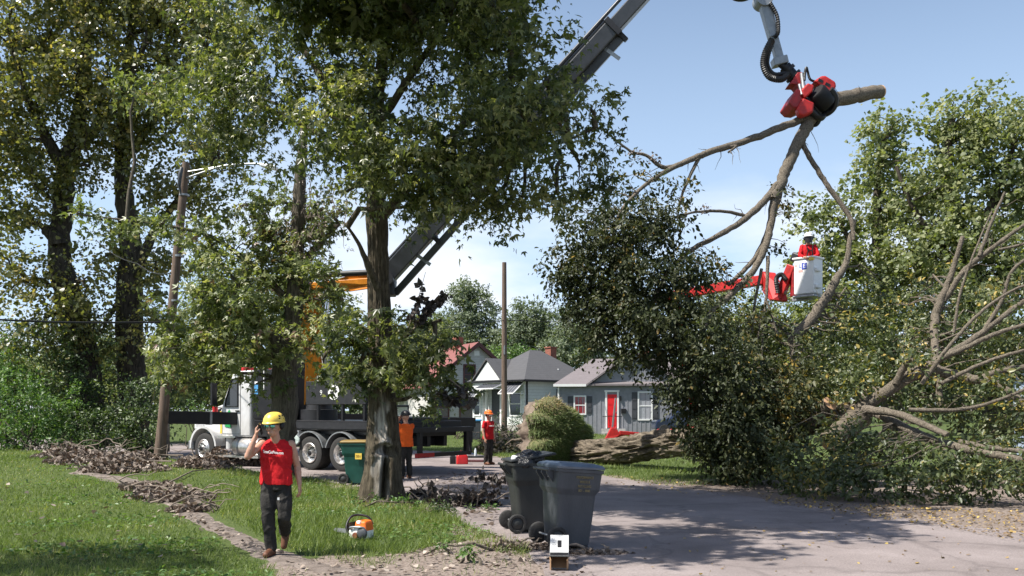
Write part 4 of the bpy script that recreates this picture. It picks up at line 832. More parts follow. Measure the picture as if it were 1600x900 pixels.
# root plate: soil on the left, the torn-up lawn on the right
RC = P(868, 678, 32.0); ax = Vector((0.76, -0.64, 0.16)).normalized()
u_ = Vector((0, 0, 1)); u_ = (u_ - ax * u_.dot(ax)).normalized(); w_ = ax.cross(u_)
def plate_pt(a, rr, bulge):
    rim = 1.0 + .12 * math.sin(3 * a + .5) + .07 * math.sin(7 * a) + .05 * math.sin(13 * a + 1)
    return RC + (u_ * math.cos(a) * 1.16 + w_ * math.sin(a) * 1.62) * rr * rim + ax * bulge
def plate(name, side, matx, amp, seed, depth):
    V, T = [], []; nr, na_ = 22, 64
    for i in range(nr + 1):
        rr = i / nr
        for k in range(na_):
            a = 2 * math.pi * k / na_; bul = side * depth * math.sqrt(max(0, 1 - rr ** 2.4)); p_ = plate_pt(a, rr, bul)
            q = mnoise.fractal(p_ * 2.3 + Vector((seed, 0, 0)), .45, 2, 6) * amp * .6; p_ = p_ + ax * side * q + Vector((0, 0, q * .3)); V.append(tuple(p_))
    for i in range(nr):
        for k in range(na_):
            k2 = (k + 1) % na_; T.append((i * na_ + k, i * na_ + k2, (i + 1) * na_ + k2, (i + 1) * na_ + k))
    V = np.array(V); V[:, 2] = np.maximum(V[:, 2], -.05)
    return mesh_np(name, V, T, matx, fallen, smooth=True)
M['root_soil'] = mat('root_soil', (0.075, 0.055, 0.04), .95, .3, 4, bump=1.0, bscale=7, col2=(0.25, 0.195, 0.15), detail=10)
plate('root_soil', -1, M['root_soil'], .5, 3, .95)
M['turf'] = mat('torn_turf', (0.07, 0.09, 0.03), .95, .3, 5, col2=(0.17, 0.15, 0.07))
plate('torn_turf', 1, M['turf'], .07, 9, .75)
n = 15000; rg = np.random.default_rng(91)
aa = rg.random(n) * 2 * np.pi; rr = np.sqrt(rg.random(n)) * 1.02
pp = np.array([tuple(plate_pt(a, r_, .75 * math.sqrt(max(0, 1 - min(r_, 1) ** 2.4)) - .02)) for a, r_ in zip(aa, rr)])
nv = nrm((pp - np.array(RC)) * np.array([1, 1, 1]) + np.array(ax) * .8)
dd = nv * .6 + np.array([0, 0, -.85]) + rg.normal(size=(n, 3)) * .4
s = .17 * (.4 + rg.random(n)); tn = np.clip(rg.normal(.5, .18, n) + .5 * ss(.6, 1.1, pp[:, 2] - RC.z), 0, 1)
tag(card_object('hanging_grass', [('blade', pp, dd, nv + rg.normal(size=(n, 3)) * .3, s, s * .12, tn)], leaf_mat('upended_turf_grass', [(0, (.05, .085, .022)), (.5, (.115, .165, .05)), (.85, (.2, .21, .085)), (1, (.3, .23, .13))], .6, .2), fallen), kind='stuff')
for k in range(18):
    rgk = np.random.default_rng(100 + k); mb = MB(); a = math.pi * (.25 + 1.5 * k / 18) ; p0 = plate_pt(a, .35 + .4 * rgk.random(), -.4); p1 = p0 - ax * (.5 + .5 * rgk.random()) + Vector(rgk.normal(size=3) * .35); p1.z = max(p1.z, .05)
    mb.tube(limb_pts(p0 + ax * .2, p1, rgk, 6, .05, .12), [.09, .07, .055, .04, .03, .015], 7); mb.build('root', M['bark_branch'], fallen, smooth=60)
mb = MB()
for k in range(7):
    rgk = np.random.default_rng(200 + k); c_ = P(828 + k * 5, 712 - abs(k - 3) * 2, 31.4) + Vector(rgk.normal(size=3) * .15); c_.z = .12
    mb.ball(c_, (.32 + .2 * rgk.random(), .3, .2 + .12 * rgk.random()), 12, 8)
for p_ in mb.v: p_ += Vector((mnoise.noise(p_ * 4), mnoise.noise(p_ * 4 + Vector((9, 0, 0))), mnoise.noise(p_ * 4 + Vector((0, 9, 0))))) * .09
mb.build('loose_soil', M['root_soil'], fallen, smooth=80)

# ------------------------------------------------------------------ litter, brush piles, grass
def brush(name, label, centre_list, seed, nleaf, leafm, size, group=None, twigs=26, hgt_=.45, flat=1.0, tl=.9):
    rg = np.random.default_rng(seed); g0 = centre_list[0]; base = onground(g0[0], g0[1])
    t_ = thing(name, label, 'brush pile', base, 0, group); ps = []
    mb = MB()
    for (x, y, rx, ry) in centre_list:
        m_ = int(nleaf * rx * ry / sum(c[2] * c[3] for c in centre_list))
        a = rg.random(m_) * 2 * np.pi; r_ = np.sqrt(rg.random(m_)); X = x + rx * r_ * np.cos(a); Y = y + ry * r_ * np.sin(a)
        Z = hgt(X, Y) + hgt_ * (1 - r_ ** 1.6) * rg.random(m_) ** .7 * (.6 + .4 * np.sin(X * 3) * np.cos(Y * 2.3)) + .02
        ps.append(np.column_stack([X, Y, Z]))
        for k in range(int(twigs / len(centre_list)) + 1):
            an = rg.random() * 6.28; q = onground(x + rx * .8 * rg.normal() * .6, y + ry * .6 * rg.normal() * .6, .05 + hgt_ * .6 * rg.random()); L_ = tl * (.4 + rg.random())
            e = q + Vector((math.cos(an) * L_, math.sin(an) * L_ * .6, .35 * rg.random() * L_)); e.z = max(e.z, float(hgt(e.x, e.y)) + .03)
            mb.tube(limb_pts(q, e, rg, 5, .05, .12), [.02, .016, .012, .009, .005], 5)
    mb.build('sticks', M['twig'], t_)
    ps = np.vstack(ps); n = len(ps)
    tag(card_object('leaves', [('delta', ps, rg.normal(size=(n, 3)) * np.array([1, 1, .5 * flat]), np.array([0, 0, .6]) + rg.normal(size=(n, 3)) * .8, size * (.6 + .8 * rg.random(n)), None, np.clip(rg.normal(.5, .22, n), 0, 1))], leafm, t_), kind='stuff')
    return t_
w2 = lambda px, py, rx, ry: (*gp(px, py)[:2], rx, ry)
brush('brush_pile', 'long heap of dry brown leaves left of the leaning pole', [w2(165, 722, 1.6, 1.1), w2(120, 716, 1.3, .8), w2(195, 735, 1.1, .8), w2(220, 712, 1.0, .9)], 111, 7600, DRY, .09, 'heaps of dry leaves', 46, .55)
brush('brush_pile', 'heap of dry brown leaves against the truck front wheel', [w2(350, 728, 1.1, .7), w2(385, 728, 1.0, .7), w2(320, 730, .8, .6)], 112, 5200, DRY, .09, 'heaps of dry leaves', 26, .65)
brush('leaf_drift', 'dry leaves and sticks strewn on the footpath bend', [w2(270, 778, .9, .7), w2(245, 765, .8, .6), w2(300, 797, .5, .4)], 113, 1500, DRY, .09, None, 22, .16)
brush('leaf_drift', 'pale dry leaves heaped at the feet of the grey carts', [w2(840, 858, .62, .3), w2(800, 856, .4, .22), w2(930, 868, .5, .16)], 114, 1500, DRY, .06, None, 5, .09, .4, .3)
brush('brush_pile', 'green and brown brush heap beside the worker near the root plate', [w2(800, 702, 1.3, .9), w2(830, 706, 1.0, .9), w2(772, 708, .9, .7)], 115, 3200, leaf_mat('half_dry_leaves', [(0, (.04, .05, .025)), (.45, (.08, .09, .04)), (.7, (.2, .15, .1)), (1, (.36, .27, .2))], .6, .15), .13, None, 60, 1.35, 1, 1.3)
dk = brush('dead_branch', 'blackened dead branch with shrivelled leaves beside the maple trunk', [w2(690, 790, .8, .35), w2(740, 792, .6, .3), w2(650, 782, .4, .3)], 116, 700, WILT, .11, None, 26, .32)
mb = MB(); rg = np.random.default_rng(117); vp = []
for x0, y0, x1, y1 in ((735, 795, 752, 735), (745, 790, 775, 738), (720, 795, 735, 760), (680, 790, 668, 745), (700, 792, 690, 770), (760, 790, 790, 745)):
    a = P(x0, y0, 17); a.z = .03; b_ = P(x1, y1, 16.9); mb.tube(limb_pts(a, b_, rg, 6, .05, .08), [.014, .012, .01, .008, .006, .004], 5)
    for k in range(5): vp.append(tuple(a.lerp(b_, .4 + .6 * rg.random())))
mb.build('upright_twig', M['twig'], dk); vp = np.array(vp)
tag(card_object('shrivelled_leaves', [foliage(vp, nrm(rg.normal(size=vp.shape)), 12, .1, rg, 'delta', .1, .8, up=.2)], WILT, dk), kind='stuff')
# sticks lying across the verge
for pts, lab in (([(262, 760), (300, 740), (345, 735)], 'long bare stick on the grass left of the man'), ([(222, 772), (262, 756), (285, 752)], 'short broken stick beside the footpath leaves')):
    mb = MB(); g = [gp(*p) + Vector((0, 0, .06)) for p in pts]; mb.tube(g, [.02, .016, .008], 6); o_ = mb.build('fallen_stick', M['twig']); tag(o_, lab, 'stick')
# scattered single leaves on the ground
def scatter(name, label, poly_px, n, cols, size, seed, z=.02):
    rg = np.random.default_rng(seed); pl = [gp(*p)[:2] for p in poly_px]; xs_ = [p[0] for p in pl]; ys_ = [p[1] for p in pl]
    X = rg.uniform(min(xs_), max(xs_), n * 4); Y = rg.uniform(min(ys_), max(ys_), n * 4); k = in_poly(pl, X, Y); X, Y = X[k][:n], Y[k][:n]; m_ = len(X)
    p_ = np.column_stack([X, Y, np.maximum(hgt(X, Y), 0) + z + .012 * rg.random(m_)])
    o_ = card_object(name, [('delta', p_, np.column_stack([rg.normal(size=(m_, 2)), rg.normal(size=m_) * .25]), np.array([0, 0, 1]) + rg.normal(size=(m_, 3)) * .3, size * (.5 + rg.random(m_)), None, rg.random(m_))], cols, None)
    tag(o_, label, 'leaf litter', kind='stuff')
YEL = leaf_mat('yellow_fallen_leaves', [(0, (.09, .06, .035)), (.55, (.22, .15, .08)), (.8, (.4, .27, .06)), (1, (.55, .4, .12))], .6, .1)
scatter('leaf_litter', 'dry leaves over the bare dirt in the foreground', [(440, 875), (560, 870), (700, 848), (800, 838), (900, 870), (930, 905), (450, 905)], 500, DRY, .05, 121, .012)
scatter('leaf_litter', 'yellow leaves scattered on the asphalt at right', [(1000, 860), (1350, 790), (1600, 800), (1600, 905), (930, 905)], 190, YEL, .034, 122, .03)
scatter('leaf_litter', 'yellow leaves thick along the edge of the fallen crown', [(1180, 772), (1300, 788), (1600, 802), (1600, 850), (1450, 825), (1200, 790)], 1300, YEL, .042, 123, .03)
scatter('leaf_litter', 'pale leaves on the far edge of the asphalt', [(960, 745), (1150, 755), (1200, 780), (1050, 775), (940, 760)], 200, YEL, .05, 124, .03)
scatter('leaf_litter', 'brown leaves over the road edge behind the maple', [(640, 770), (700, 740), (800, 745), (820, 830), (760, 830), (690, 790)], 420, DRY, .08, 125, .03)
scatter('leaf_litter', 'dry leaves along the footpath and lawn', [(200, 765), (280, 790), (440, 865), (480, 880), (400, 870), (230, 790)], 700, DRY, .055, 126, .03)
scatter('leaf_litter', 'few pale leaves lying on the lawn', [(0, 740), (180, 745), (400, 880), (0, 900)], 60, DRY, .07, 127, .09)

# grass
def grass(name, label, n, seed, dmin, dmax, xr, hgt0, mask=None, wk=.0075):
    rg = np.random.default_rng(seed); d = np.exp(rg.uniform(math.log(dmin), math.log(dmax), n)); px = rg.uniform(*xr, n); X = (px - 800) * d / F; Y = d
    keep = ~in_poly(ROAD, X, Y)
    pd = path_dist(X, Y); keep &= rg.random(n) < ss(.22, .55, pd)
    nz = .5 + .25 * (np.sin(X * 1.9 + 1.3 * np.sin(Y * 1.1)) + np.sin(Y * 2.3 + np.sin(X * 2.7)))
    keep &= ~(in_poly(DIRT, X, Y) & (rg.random(n) < .94 - .35 * (nz > .7)))
    if mask is not None: keep &= mask(X, Y, rg)
    X, Y, nz = X[keep], Y[keep], nz[keep]; m_ = len(X)
    p_ = np.column_stack([X, Y, hgt(X, Y) - .01])
    fine = .5 + .5 * np.sin(X * 7.3 + 2 * np.sin(Y * 5.1)) * np.sin(Y * 6.1 + 2 * np.sin(X * 4.7))
    h_ = hgt0 * (.45 + .75 * rg.random(m_)) * (.65 + .5 * nz + .25 * fine)
    lean = rg.normal(size=(m_, 3)) * np.array([.55, .55, 0]) + np.array([.12, -.05, 1.0])
    nn = np.column_stack([rg.normal(size=m_), rg.normal(size=m_) - .6, rg.random(m_) * .8])
    w_ = wk * (Y / 11) ** .8 * (.7 + .6 * rg.random(m_))
    dry = .5 + .5 * np.sin(X * .83 + 2.1 * np.sin(Y * .47 + 1)) * np.sin(Y * .71 + 1.7 * np.sin(X * .59))
    tn = np.clip(.26 + .26 * nz + .34 * dry ** 2 + rg.normal(0, .18, m_), 0, 1); h_ = h_ * (1.12 - .4 * dry ** 2)
    o_ = card_object(name, [('blade', p_, lean, nn, h_, w_, tn)], GRASS, None); tag(o_, label, 'grass', kind='stuff')
grass('lawn_grass', 'green grass of the lawn and verge around the man', 112000, 131, 9.3, 38, (-60, 830), .092, None, .008)
grass('verge_grass', 'tall unmown grass on the verge between the man and the maple', 37000, 133, 11.5, 24, (330, 840), .17, lambda X, Y, g: (g.random(len(X)) < .25 + .75 * ((np.sin(X * 2.2 + Y) + np.sin(Y * 1.7 - X * 1.1)) > -.2)) & ((X + 3.02) * .857 + (Y - 11.3) * .515 > .35), .0085)
grass('far_lawn_grass', 'sunlit grass before the houses and beside the fallen trunk', 34000, 132, 22, 62, (560, 1190), .13, lambda X, Y, g: (X * .93 + Y * .36 > 9.4 + 0 * X) | (Y > 41))
# weeds round the maple's foot
for lab, c_, sd in (('leafy weeds hugging the foot of the maple', [(600, 790, 17.3, 44, 12, .5), (650, 800, 16.8, 40, 12, .5), (560, 790, 17.4, 26, 9, .4)], 141), ('dark leafy weeds between the maple and the grey carts', [(710, 800, 16.2, 46, 14, .6), (690, 815, 15.6, 30, 10, .4)], 142)):
    shrub(lab, (c_[0][0], 0, c_[0][2]), c_, G5 if sd == 141 else G4, sd, .07, 30, 9, 'oval', 'weed_patch', None, .16, None, 6)
for lab, x, y, sd in (('small weed in the dirt near the bottom of the lawn edge', 690, 865, 143), ('small weed in the dirt by the leaf drift', 735, 880, 144), ('green weed at the road edge left of the carts', 765, 800, 145)):
    d_ = gp(x, y).y; shrub(lab, (x, 0, d_), [(x, y - 5, d_, 16, 6, .14)], G5, sd, .06, 24, 12, 'oval', 'weed', None, .1, None, 4)

rg = np.random.default_rng(151); n = 9000; d_ = np.exp(rg.uniform(math.log(9.5), math.log(26), n)); X = (rg.uniform(-40, 800, n) - 800) * d_ / F
k = ~in_poly(ROAD, X, d_) & ~in_poly(DIRT, X, d_) & (path_dist(X, d_) > .35) & ((np.sin(X * 1.3 + d_ * .7) + np.sin(d_ * 1.9 - X * .8)) > .55); X, Y = X[k], d_[k]; n = len(X)
tag(card_object('clover', [('oval', np.column_stack([X, Y, hgt(X, Y) + .03 + .05 * rg.random(n)]), np.column_stack([rg.normal(size=(n, 2)), .3 * rg.normal(size=n)]), np.array([0, 0, 1.0]) + rg.normal(size=(n, 3)) * .35, .05 + .05 * rg.random(n), .05 + .05 * rg.random(n), rg.random(n))], G5, None), 'broad leaved weeds mixed into the lawn', 'weeds', kind='stuff')
# ------------------------------------------------------------------ houses
def lined_mat(name, col, pitch, axis='Z', depth=.35, rough=.6, dark=.62):
    """lap siding or shingle courses: relief plus a thin shadow line painted in every pitch metres"""
    m, nt, b, N, L = nodes_of(name)
    t = N.new('ShaderNodeTexCoord'); s_ = N.new('ShaderNodeSeparateXYZ'); L.new(t.outputs['Object'], s_.inputs[0])
    dv = N.new('ShaderNodeMath'); dv.operation = 'DIVIDE'; L.new(s_.outputs[axis], dv.inputs[0]); dv.inputs[1].default_value = pitch
    fr = N.new('ShaderNodeMath'); fr.operation = 'FRACT'; L.new(dv.outputs[0], fr.inputs[0])
    bp = N.new('ShaderNodeBump'); bp.inputs['Strength'].default_value = depth; bp.inputs['Distance'].default_value = .04; bp.invert = True; L.new(fr.outputs[0], bp.inputs['Height']); L.new(bp.outputs[0], b.inputs['Normal'])
    nz = N.new('ShaderNodeTexNoise'); nz.inputs['Scale'].default_value = 2.2; nz.inputs['Detail'].default_value = 6; L.new(t.outputs['Object'], nz.inputs[0])
    n3 = N.new('ShaderNodeTexNoise'); n3.inputs['Scale'].default_value = 14; n3.inputs['Detail'].default_value = 3; L.new(t.outputs['Object'], n3.inputs[0])
    rp = N.new('ShaderNodeValToRGB'); rp.color_ramp.elements[0].color = (*[c * .86 for c in col], 1); rp.color_ramp.elements[1].color = (*[min(1, c * 1.1) for c in col], 1); L.new(nz.outputs['Fac'], rp.inputs[0])
    ed = N.new('ShaderNodeMapRange'); ed.inputs[1].default_value = .0; ed.inputs[2].default_value = .14; ed.inputs[3].default_value = dark; ed.inputs[4].default_value = 1; L.new(fr.outputs[0], ed.inputs[0])  # colour darkened at each lap as its painted shadow
    mx = N.new('ShaderNodeMix'); mx.data_type = 'RGBA'; mx.blend_type = 'MULTIPLY'; mx.inputs[0].default_value = 1; L.new(rp.outputs[0], mx.inputs[6]); L.new(ed.outputs[0], mx.inputs[7])
    m4 = N.new('ShaderNodeMix'); m4.data_type = 'RGBA'; m4.blend_type = 'MULTIPLY'; m4.inputs[0].default_value = .5; r4 = N.new('ShaderNodeMapRange'); r4.inputs[3].default_value = .6; r4.inputs[4].default_value = 1.4; L.new(n3.outputs['Fac'], r4.inputs[0]); L.new(mx.outputs[2], m4.inputs[6]); L.new(r4.outputs[0], m4.inputs[7])
    L.new(m4.outputs[2], b.inputs['Base Color']); b.inputs['Roughness'].default_value = rough; b.inputs['Specular IOR Level'].default_value = .3
    return m
M['siding_white'] = lined_mat('white_lap_siding', (.72, .74, .73), .2)
M['siding_shaded'] = lined_mat('shaded_white_lap_siding', (.55, .6, .58), .2)  # same white siding, darkened and greened as shade on the side wall
M['siding_grey'] = lined_mat('grey_beige_lap_siding', (.5, .49, .47), .18)
M['wall_slate'] = mat('slate_grey_boards', (.23, .235, .26), .6, .12, 3)
M['shingle_dark'] = lined_mat('charcoal_shingles', (.085, .085, .09), .14, 'Z', .3, .9, .8)
M['shingle_taupe'] = lined_mat('taupe_shingles', (.17, .15, .155), .14, 'Z', .3, .9, .85)
M['shingle_maroon'] = lined_mat('maroon_shingles', (.21, .085, .08), .14, 'Z', .3, .9, .85)
M['trim_white'] = mat('white_trim', (.78, .78, .77), .5, .05, 4)
M['trim_maroon'] = mat('maroon_trim', (.09, .025, .025), .5, .15, 4)
M['brick'] = mat('chimney_brick', (.25, .09, .06), .85, .3, 14, bump=.4)
M['red_door'] = mat('red_door_paint', (.7, .015, .02), .4, .08, 4)
M['shutter'] = mat('charcoal_shutter', (.05, .052, .06), .5, .15, 6)
M['concrete'] = mat('concrete', (.36, .35, .33), .9, .15, 6, bump=.2)
M['awning'] = mat('grey_awning_metal', (.1, .105, .12), .5, .2, 5)
def wmat(loc, ang): return Matrix.Translation(Vector(loc)) @ Matrix.Rotation(ang, 4, 'Z')
def mbm(Mx):
    m_ = MB(); m_.M = Mx; return m_
def window(par, Mx, x, z, w, h, frame, pane=None, shutters=False, y=0.0, proud=.05, rail=True, normal=1):
    mb = mbm(Mx); t = .09
    for (a, b_) in (((x - w / 2 - t, z - t), (x + w / 2 + t, z)), ((x - w / 2 - t, z + h), (x + w / 2 + t, z + h + t)), ((x - w / 2 - t, z), (x - w / 2, z + h)), ((x + w / 2, z), (x + w / 2 + t, z + h))):
        mb.b2((a[0], y - proud, a[1]), (b_[0], y + .02, b_[1]))
    if rail: mb.b2((x - w / 2, y - proud * .7, z + h * .5 - .03), (x + w / 2, y + .01, z + h * .5 + .03))
    f_ = mb.build('window', frame, par)
    mb = mbm(Mx); mb.b2((x - w / 2, y - .012, z), (x + w / 2, y + .015, z + h)); mb.build('pane', pane or M['glass'], f_)
    if shutters:
        for s in (-1, 1):
            mb = mbm(Mx); cx = x + s * (w / 2 + t + .2); mb.b2((cx - .17, y - .04, z - .04), (cx + .17, y + .01, z + h + .04))
            for k in range(3): mb.b2((cx - .12, y - .055, z + .06 + k * h / 3), (cx + .12, y - .041, z - .08 + (k + 1) * h / 3))
            mb.build('shutter', M['shutter'], par)
def gz(x, y): return float(hgt(x, y))

# white house with the hipped roof
WH = wmat((.86, 60, .44), math.atan2(-.75, .66)) @ Matrix.Scale(60 / 52, 4); W, D, H = 4.6, 5.6, 2.95
hs = thing('white_house', 'small white house with charcoal hipped roof and awnings behind the bare pole', 'house', (.86, 60, .44), math.atan2(-.75, .66))
mb = mbm(WH); mb.b2((-W, 0, .35), (-.002, .15, H)); mb.b2((-W, .15, .35), (-W + .15, D, H)); mb.build('front_wall', M['siding_white'], hs)
mb = mbm(WH); mb.b2((-.15, .151, .35), (0, D, H)); mb.b2((-W + .15, D - .15, .35), (-.15, D, H)); mb.build('side_wall', M['siding_shaded'], hs)
mb = mbm(WH); mb.b2((-W - .02, -.02, -.6), (.02, D + .02, .35)); mb.build('foundation', M['concrete'], hs)
e = .35; rz = 4.95
def hip(Mx, x0, x1, y0, y1, z0, r0, r1, th=.1, z1=None):
    mb = mbm(Mx); mb.add([(x0, y0, z0), (x1, y0, z0), (x1, y1, z0), (x0, y1, z0), r0, r1, (x0, y0, z0 - th), (x1, y0, z0 - th), (x1, y1, z0 - th), (x0, y1, z0 - th)],
        [(0, 1, 4), (1, 2, 5, 4), (2, 3, 5), (3, 0, 4, 5), (6, 9, 8, 7), (0, 6, 7, 1), (1, 7, 8, 2), (2, 8, 9, 3), (3, 9, 6, 0)]); return mb
rf = hip(WH, -W - e, e, -e, D + e, H + .06, (-W / 2, 2.5, rz), (-W / 2, D - 2.2, rz)).build('roof', M['shingle_dark'], hs)
mb = mbm(WH); mb.box((-W / 2 + .1, 4.2, rz - .2), (.5, .5, .8)); mb.box((-W / 2 + .1, 4.2, rz + .22), (.6, .6, .07)); mb.build('chimney', M['brick'], rf)
mb = mbm(WH); mb.cyl((-.6, 3.3, 3.3), (-.6, 3.3, 3.75), .05); mb.build('vent_pipe', M['trim_white'], rf)
mb = mbm(WH); mb.b2((.03, -e, H - .06), (e + .05, D, H + .04)); mb.cyl((.06, .12, H - .05), (.06, .12, .2), .05); mb.b2((-W - e, -e - .06, H - .06), (e, -e + .02, H + .04)); mb.build('gutter', M['black'], hs)
mb = mbm(WH); mb.add([(-4.45, -.3, H - .1), (-1.7, -.3, H - .1), (-3.05, -.3, H + 1.22), (-4.45, 1.5, H - .1), (-1.7, 1.5, H - .1), (-3.05, 1.5, H + 1.22)], [(0, 1, 2), (3, 5, 4), (0, 3, 4, 1)]); mb.build('porch_gable', M['siding_white'], hs)
mb = mbm(WH)
for sx, x0 in ((-1, -4.72), (1, -1.43)):
    mb.prism([(x0, -.4, H - .22), (-3.05, -.4, H + 1.32), (-3.05, -.4, H + 1.42), (x0, -.4, H - .12)], (0, 2.8, 0))
mb.build('porch_roof', M['shingle_dark'], hs)
mb = mbm(WH); mb.b2((-4.45, -.3, .0), (-3.5, -.002, H - .1)); mb.build('porch_wall', M['siding_white'], hs)
for x in (-1.85, -3.2):
    mb = mbm(WH); mb.b2((x - .07, -.28, .35), (x + .07, -.14, H - .1)); mb.build('porch_post', M['trim_white'], hs)
mb = mbm(WH); mb.b2((-2.95, -.03, .4), (-2.05, .01, 2.45)); mb.build('door', M['shutter'], hs)
window(hs, WH, -.8, .95, .9, 1.3, M['trim_white'], None)
window(hs, WH, -4.0, .95, .5, 1.2, M['trim_white'], None, y=-.3)
window(hs, WH @ Matrix.Translation((0, 0, 0)) @ Matrix.Rotation(R(90), 4, 'Z'), 2.9, 1.3, .5, 1.1, M['shutter'], None)
def awning(x0, x1, y0, zt, drop, outw):
    mb = mbm(WH); mb.prism([(x0, y0, zt), (x1, y0, zt), (x1, y0 - outw, zt - drop), (x0, y0 - outw, zt - drop)], (0, 0, .03))
    for k in range(int((x1 - x0) / .25)): xx = x0 + .12 + k * .25; mb.beam((xx, y0, zt + .045), (xx, y0 - outw, zt - drop + .045), .05, .03)
    a_ = mb.build('awning', M['awning'], hs)
    mb = mbm(WH)
    for xx in (x0, x1): mb.beam((xx, y0, zt), (xx, y0 - outw, zt - drop), .05, .05); mb.beam((xx, y0, zt - drop), (xx, y0 - outw, zt - drop), .04, .04)
    mb.beam((x0, y0 - outw, zt - drop), (x1, y0 - outw, zt - drop), .07, .07); mb.build('awning_frame', M['trim_white'], a_)
awning(-1.45, -.1, 0, 2.85, .65, .8); awning(-3.5, -1.65, -.3, 2.75, .25, .7); awning(-4.6, -3.6, -.3, 2.5, .5, .6)
mb = mbm(WH)
for k in range(3): mb.b2((-3.4, -1.2 - .3 * k, 0), (-1.6, -.9 - .3 * k, .36 - .12 * k))
mb.build('porch_steps', M['concrete'], hs)

# maroon-roofed house behind it
ang = math.atan2(.45, .89); MH = wmat((-2.8, 71, .45), ang) @ Matrix.Scale(71 / 62, 4)
hm = thing('maroon_roof_house', 'taller grey house with maroon roof and dark red window trim', 'house', (-2.8, 71, .45), ang)
mb = mbm(MH); w = 3.5; ez = 3.0; pz = 5.75
mb.add([(-w, 0, -.4), (w, 0, -.4), (w, 0, ez), (0, 0, pz), (-w, 0, ez), (-w, 9, -.4), (w, 9, -.4), (w, 9, ez), (0, 9, pz), (-w, 9, ez)], [(0, 1, 2, 3, 4), (9, 8, 7, 6, 5), (0, 5, 6, 1), (1, 6, 7, 2), (4, 9, 5, 0)]); mb.build('wall', M['siding_grey'], hm)
k = (pz - ez) / w; mb = mbm(MH)
rf = None
for s in (-1, 1): mb.prism([(s * (w + .4), -.35, ez - .4 * k + .04), (0, -.35, pz + .04), (0, -.35, pz + .18), (s * (w + .4), -.35, ez - .4 * k + .18)], (0, 9.7, 0))
rf = mb.build('roof', M['shingle_maroon'], hm)
mb = mbm(MH)
for s in (-1, 1): mb.prism([(s * (w + .44), -.4, ez - .44 * k - .1), (0, -.4, pz - .1), (0, -.4, pz + .2), (s * (w + .44), -.4, ez - .44 * k + .2)], (0, .045, 0))
mb.build('rake_board', M['trim_maroon'], rf)
mb = mbm(MH); mb.box((-.3, 2.6, pz + .25), (.6, .6, .9)); mb.build('chimney', M['brick'], rf)
mb = mbm(MH); mb.cyl((-1.2, 3, 5.0), (-1.2, 3, 5.35), .07); mb.build('vent_pipe', M['shutter'], rf)
window(hm, MH, -.55, 3.05, .75, 1.25, M['trim_maroon']); window(hm, MH, -.75, .7, .95, 1.5, M['trim_maroon']); window(hm, MH, -2.6, .8, .9, 1.3, M['trim_maroon'])
mb = mbm(MH); mb.b2((-.2, -.04, 5.0), (.2, .0, 5.35)); mb.build('gable_vent', M['trim_white'], hm)

# slate-grey house with the red door
ang = math.atan2(-.1, .995); GH = wmat((2.81, 54, .38), ang) @ Matrix.Scale(54 / 57, 4)
hg = thing('slate_house', 'slate grey board house with bright red front door and white window', 'house', (2.81, 54, .38), ang)
W, H = 9.0, 3.15
mb = mbm(GH); mb.add([(0, 0, 0), (W, 0, 0), (W, 0, H), (7.6, 0, H), (4.75, 0, H + 2.05), (1.95, 0, H), (0, 0, H), (0, 7, 0), (W, 7, 0), (W, 7, H), (0, 7, H)], [(0, 1, 2, 3, 4, 5, 6), (0, 6, 10, 7), (1, 8, 9, 2), (8, 7, 10, 9)]); mb.build('wall', M['wall_slate'], hg)
mb = mbm(GH); mb.b2((-.05, -.04, -.6), (W, 7, .0)); mb.build('foundation', M['concrete'], hg)
bt = None
for kx in range(32):
    x = .14 + kx * .28
    if 3.0 < x < 3.95: continue
    top = H + (min(2.05, max(0, (x - 1.95) * .732)) if x < 4.75 else max(0, (7.6 - x) * .719)) - .1
    if bt is None or True:
        mb = mbm(GH); mb.b2((x - .025, -.022, .02), (x + .025, .004, top)); mb.build('batten', M['wall_slate'], hg)
rf = hip(GH, -.3, W + .3, -.3, 7.3, H + .06, (2.1, 3.4, 5.0), (W - 1.9, 3.6, 5.0), .12)
rf.f = rf.f; rf = rf.build('roof', M['shingle_taupe'], hg)
mb = mbm(GH)
for xa, xb in ((1.7, 4.75), (7.85, 4.75)): mb.prism([(xa, -.34, H - .12), (4.75, -.34, H + 2.08), (4.75, -.34, H + 2.2), (xa, -.34, H)], (0, 4.2, 0))
mb.build('gable_roof', M['shingle_taupe'], hg)
mb = mbm(GH); mb.b2((-.32, -.36, H - .1), (1.75, -.3, H + .06)); mb.b2((-.06, -.05, 0), (.04, .05, H)); mb.build('fascia', M['trim_white'], hg)
dr = mbm(GH); dr.b2((3.08, -.05, .45), (3.68, -.005, 2.55)); door = dr.build('door', M['red_door'], hg)
mb = mbm(GH)
for z in (.6, 1.25, 1.9): mb.b2((3.16, -.062, z), (3.6, -.051, z + .5))
mb.build('door_panel', M['red_door'], door)
mb = mbm(GH); mb.b2((3.61, -.09, 1.4), (3.65, -.052, 1.5)); mb.build('handle', M['steel'], door)
mb = mbm(GH); mb.b2((2.94, -.07, .4), (3.07, .01, 2.7)); mb.b2((3.69, -.07, .4), (3.8, .01, 2.7)); mb.b2((2.9, -.08, 2.701), (3.84, .01, 2.82)); mb.build('door_frame', M['trim_white'], hg)
mb = mbm(GH); mb.b2((2.7, -1.0, -.5), (4.2, -.06, .38)); mb.b2((2.7, -1.35, -.5), (4.2, -1.0, .15)); mb.build('step', M['concrete'], hg)
mb = mbm(GH)
for k_ in range(9): x = 2.8 + k_ * .14; mb.b2((x, -.98, .38), (x + .02, -.96, 1.15))
mb.b2((2.78, -.99, 1.15), (4.0, -.95, 1.19)); mb.build('step_railing', M['black'], hg)
window(hg, GH, 1.35, 1.35, .62, 1.05, M['trim_white'], glass_mat('curtain_behind_glass', (.25, .02, .03), .1), True)
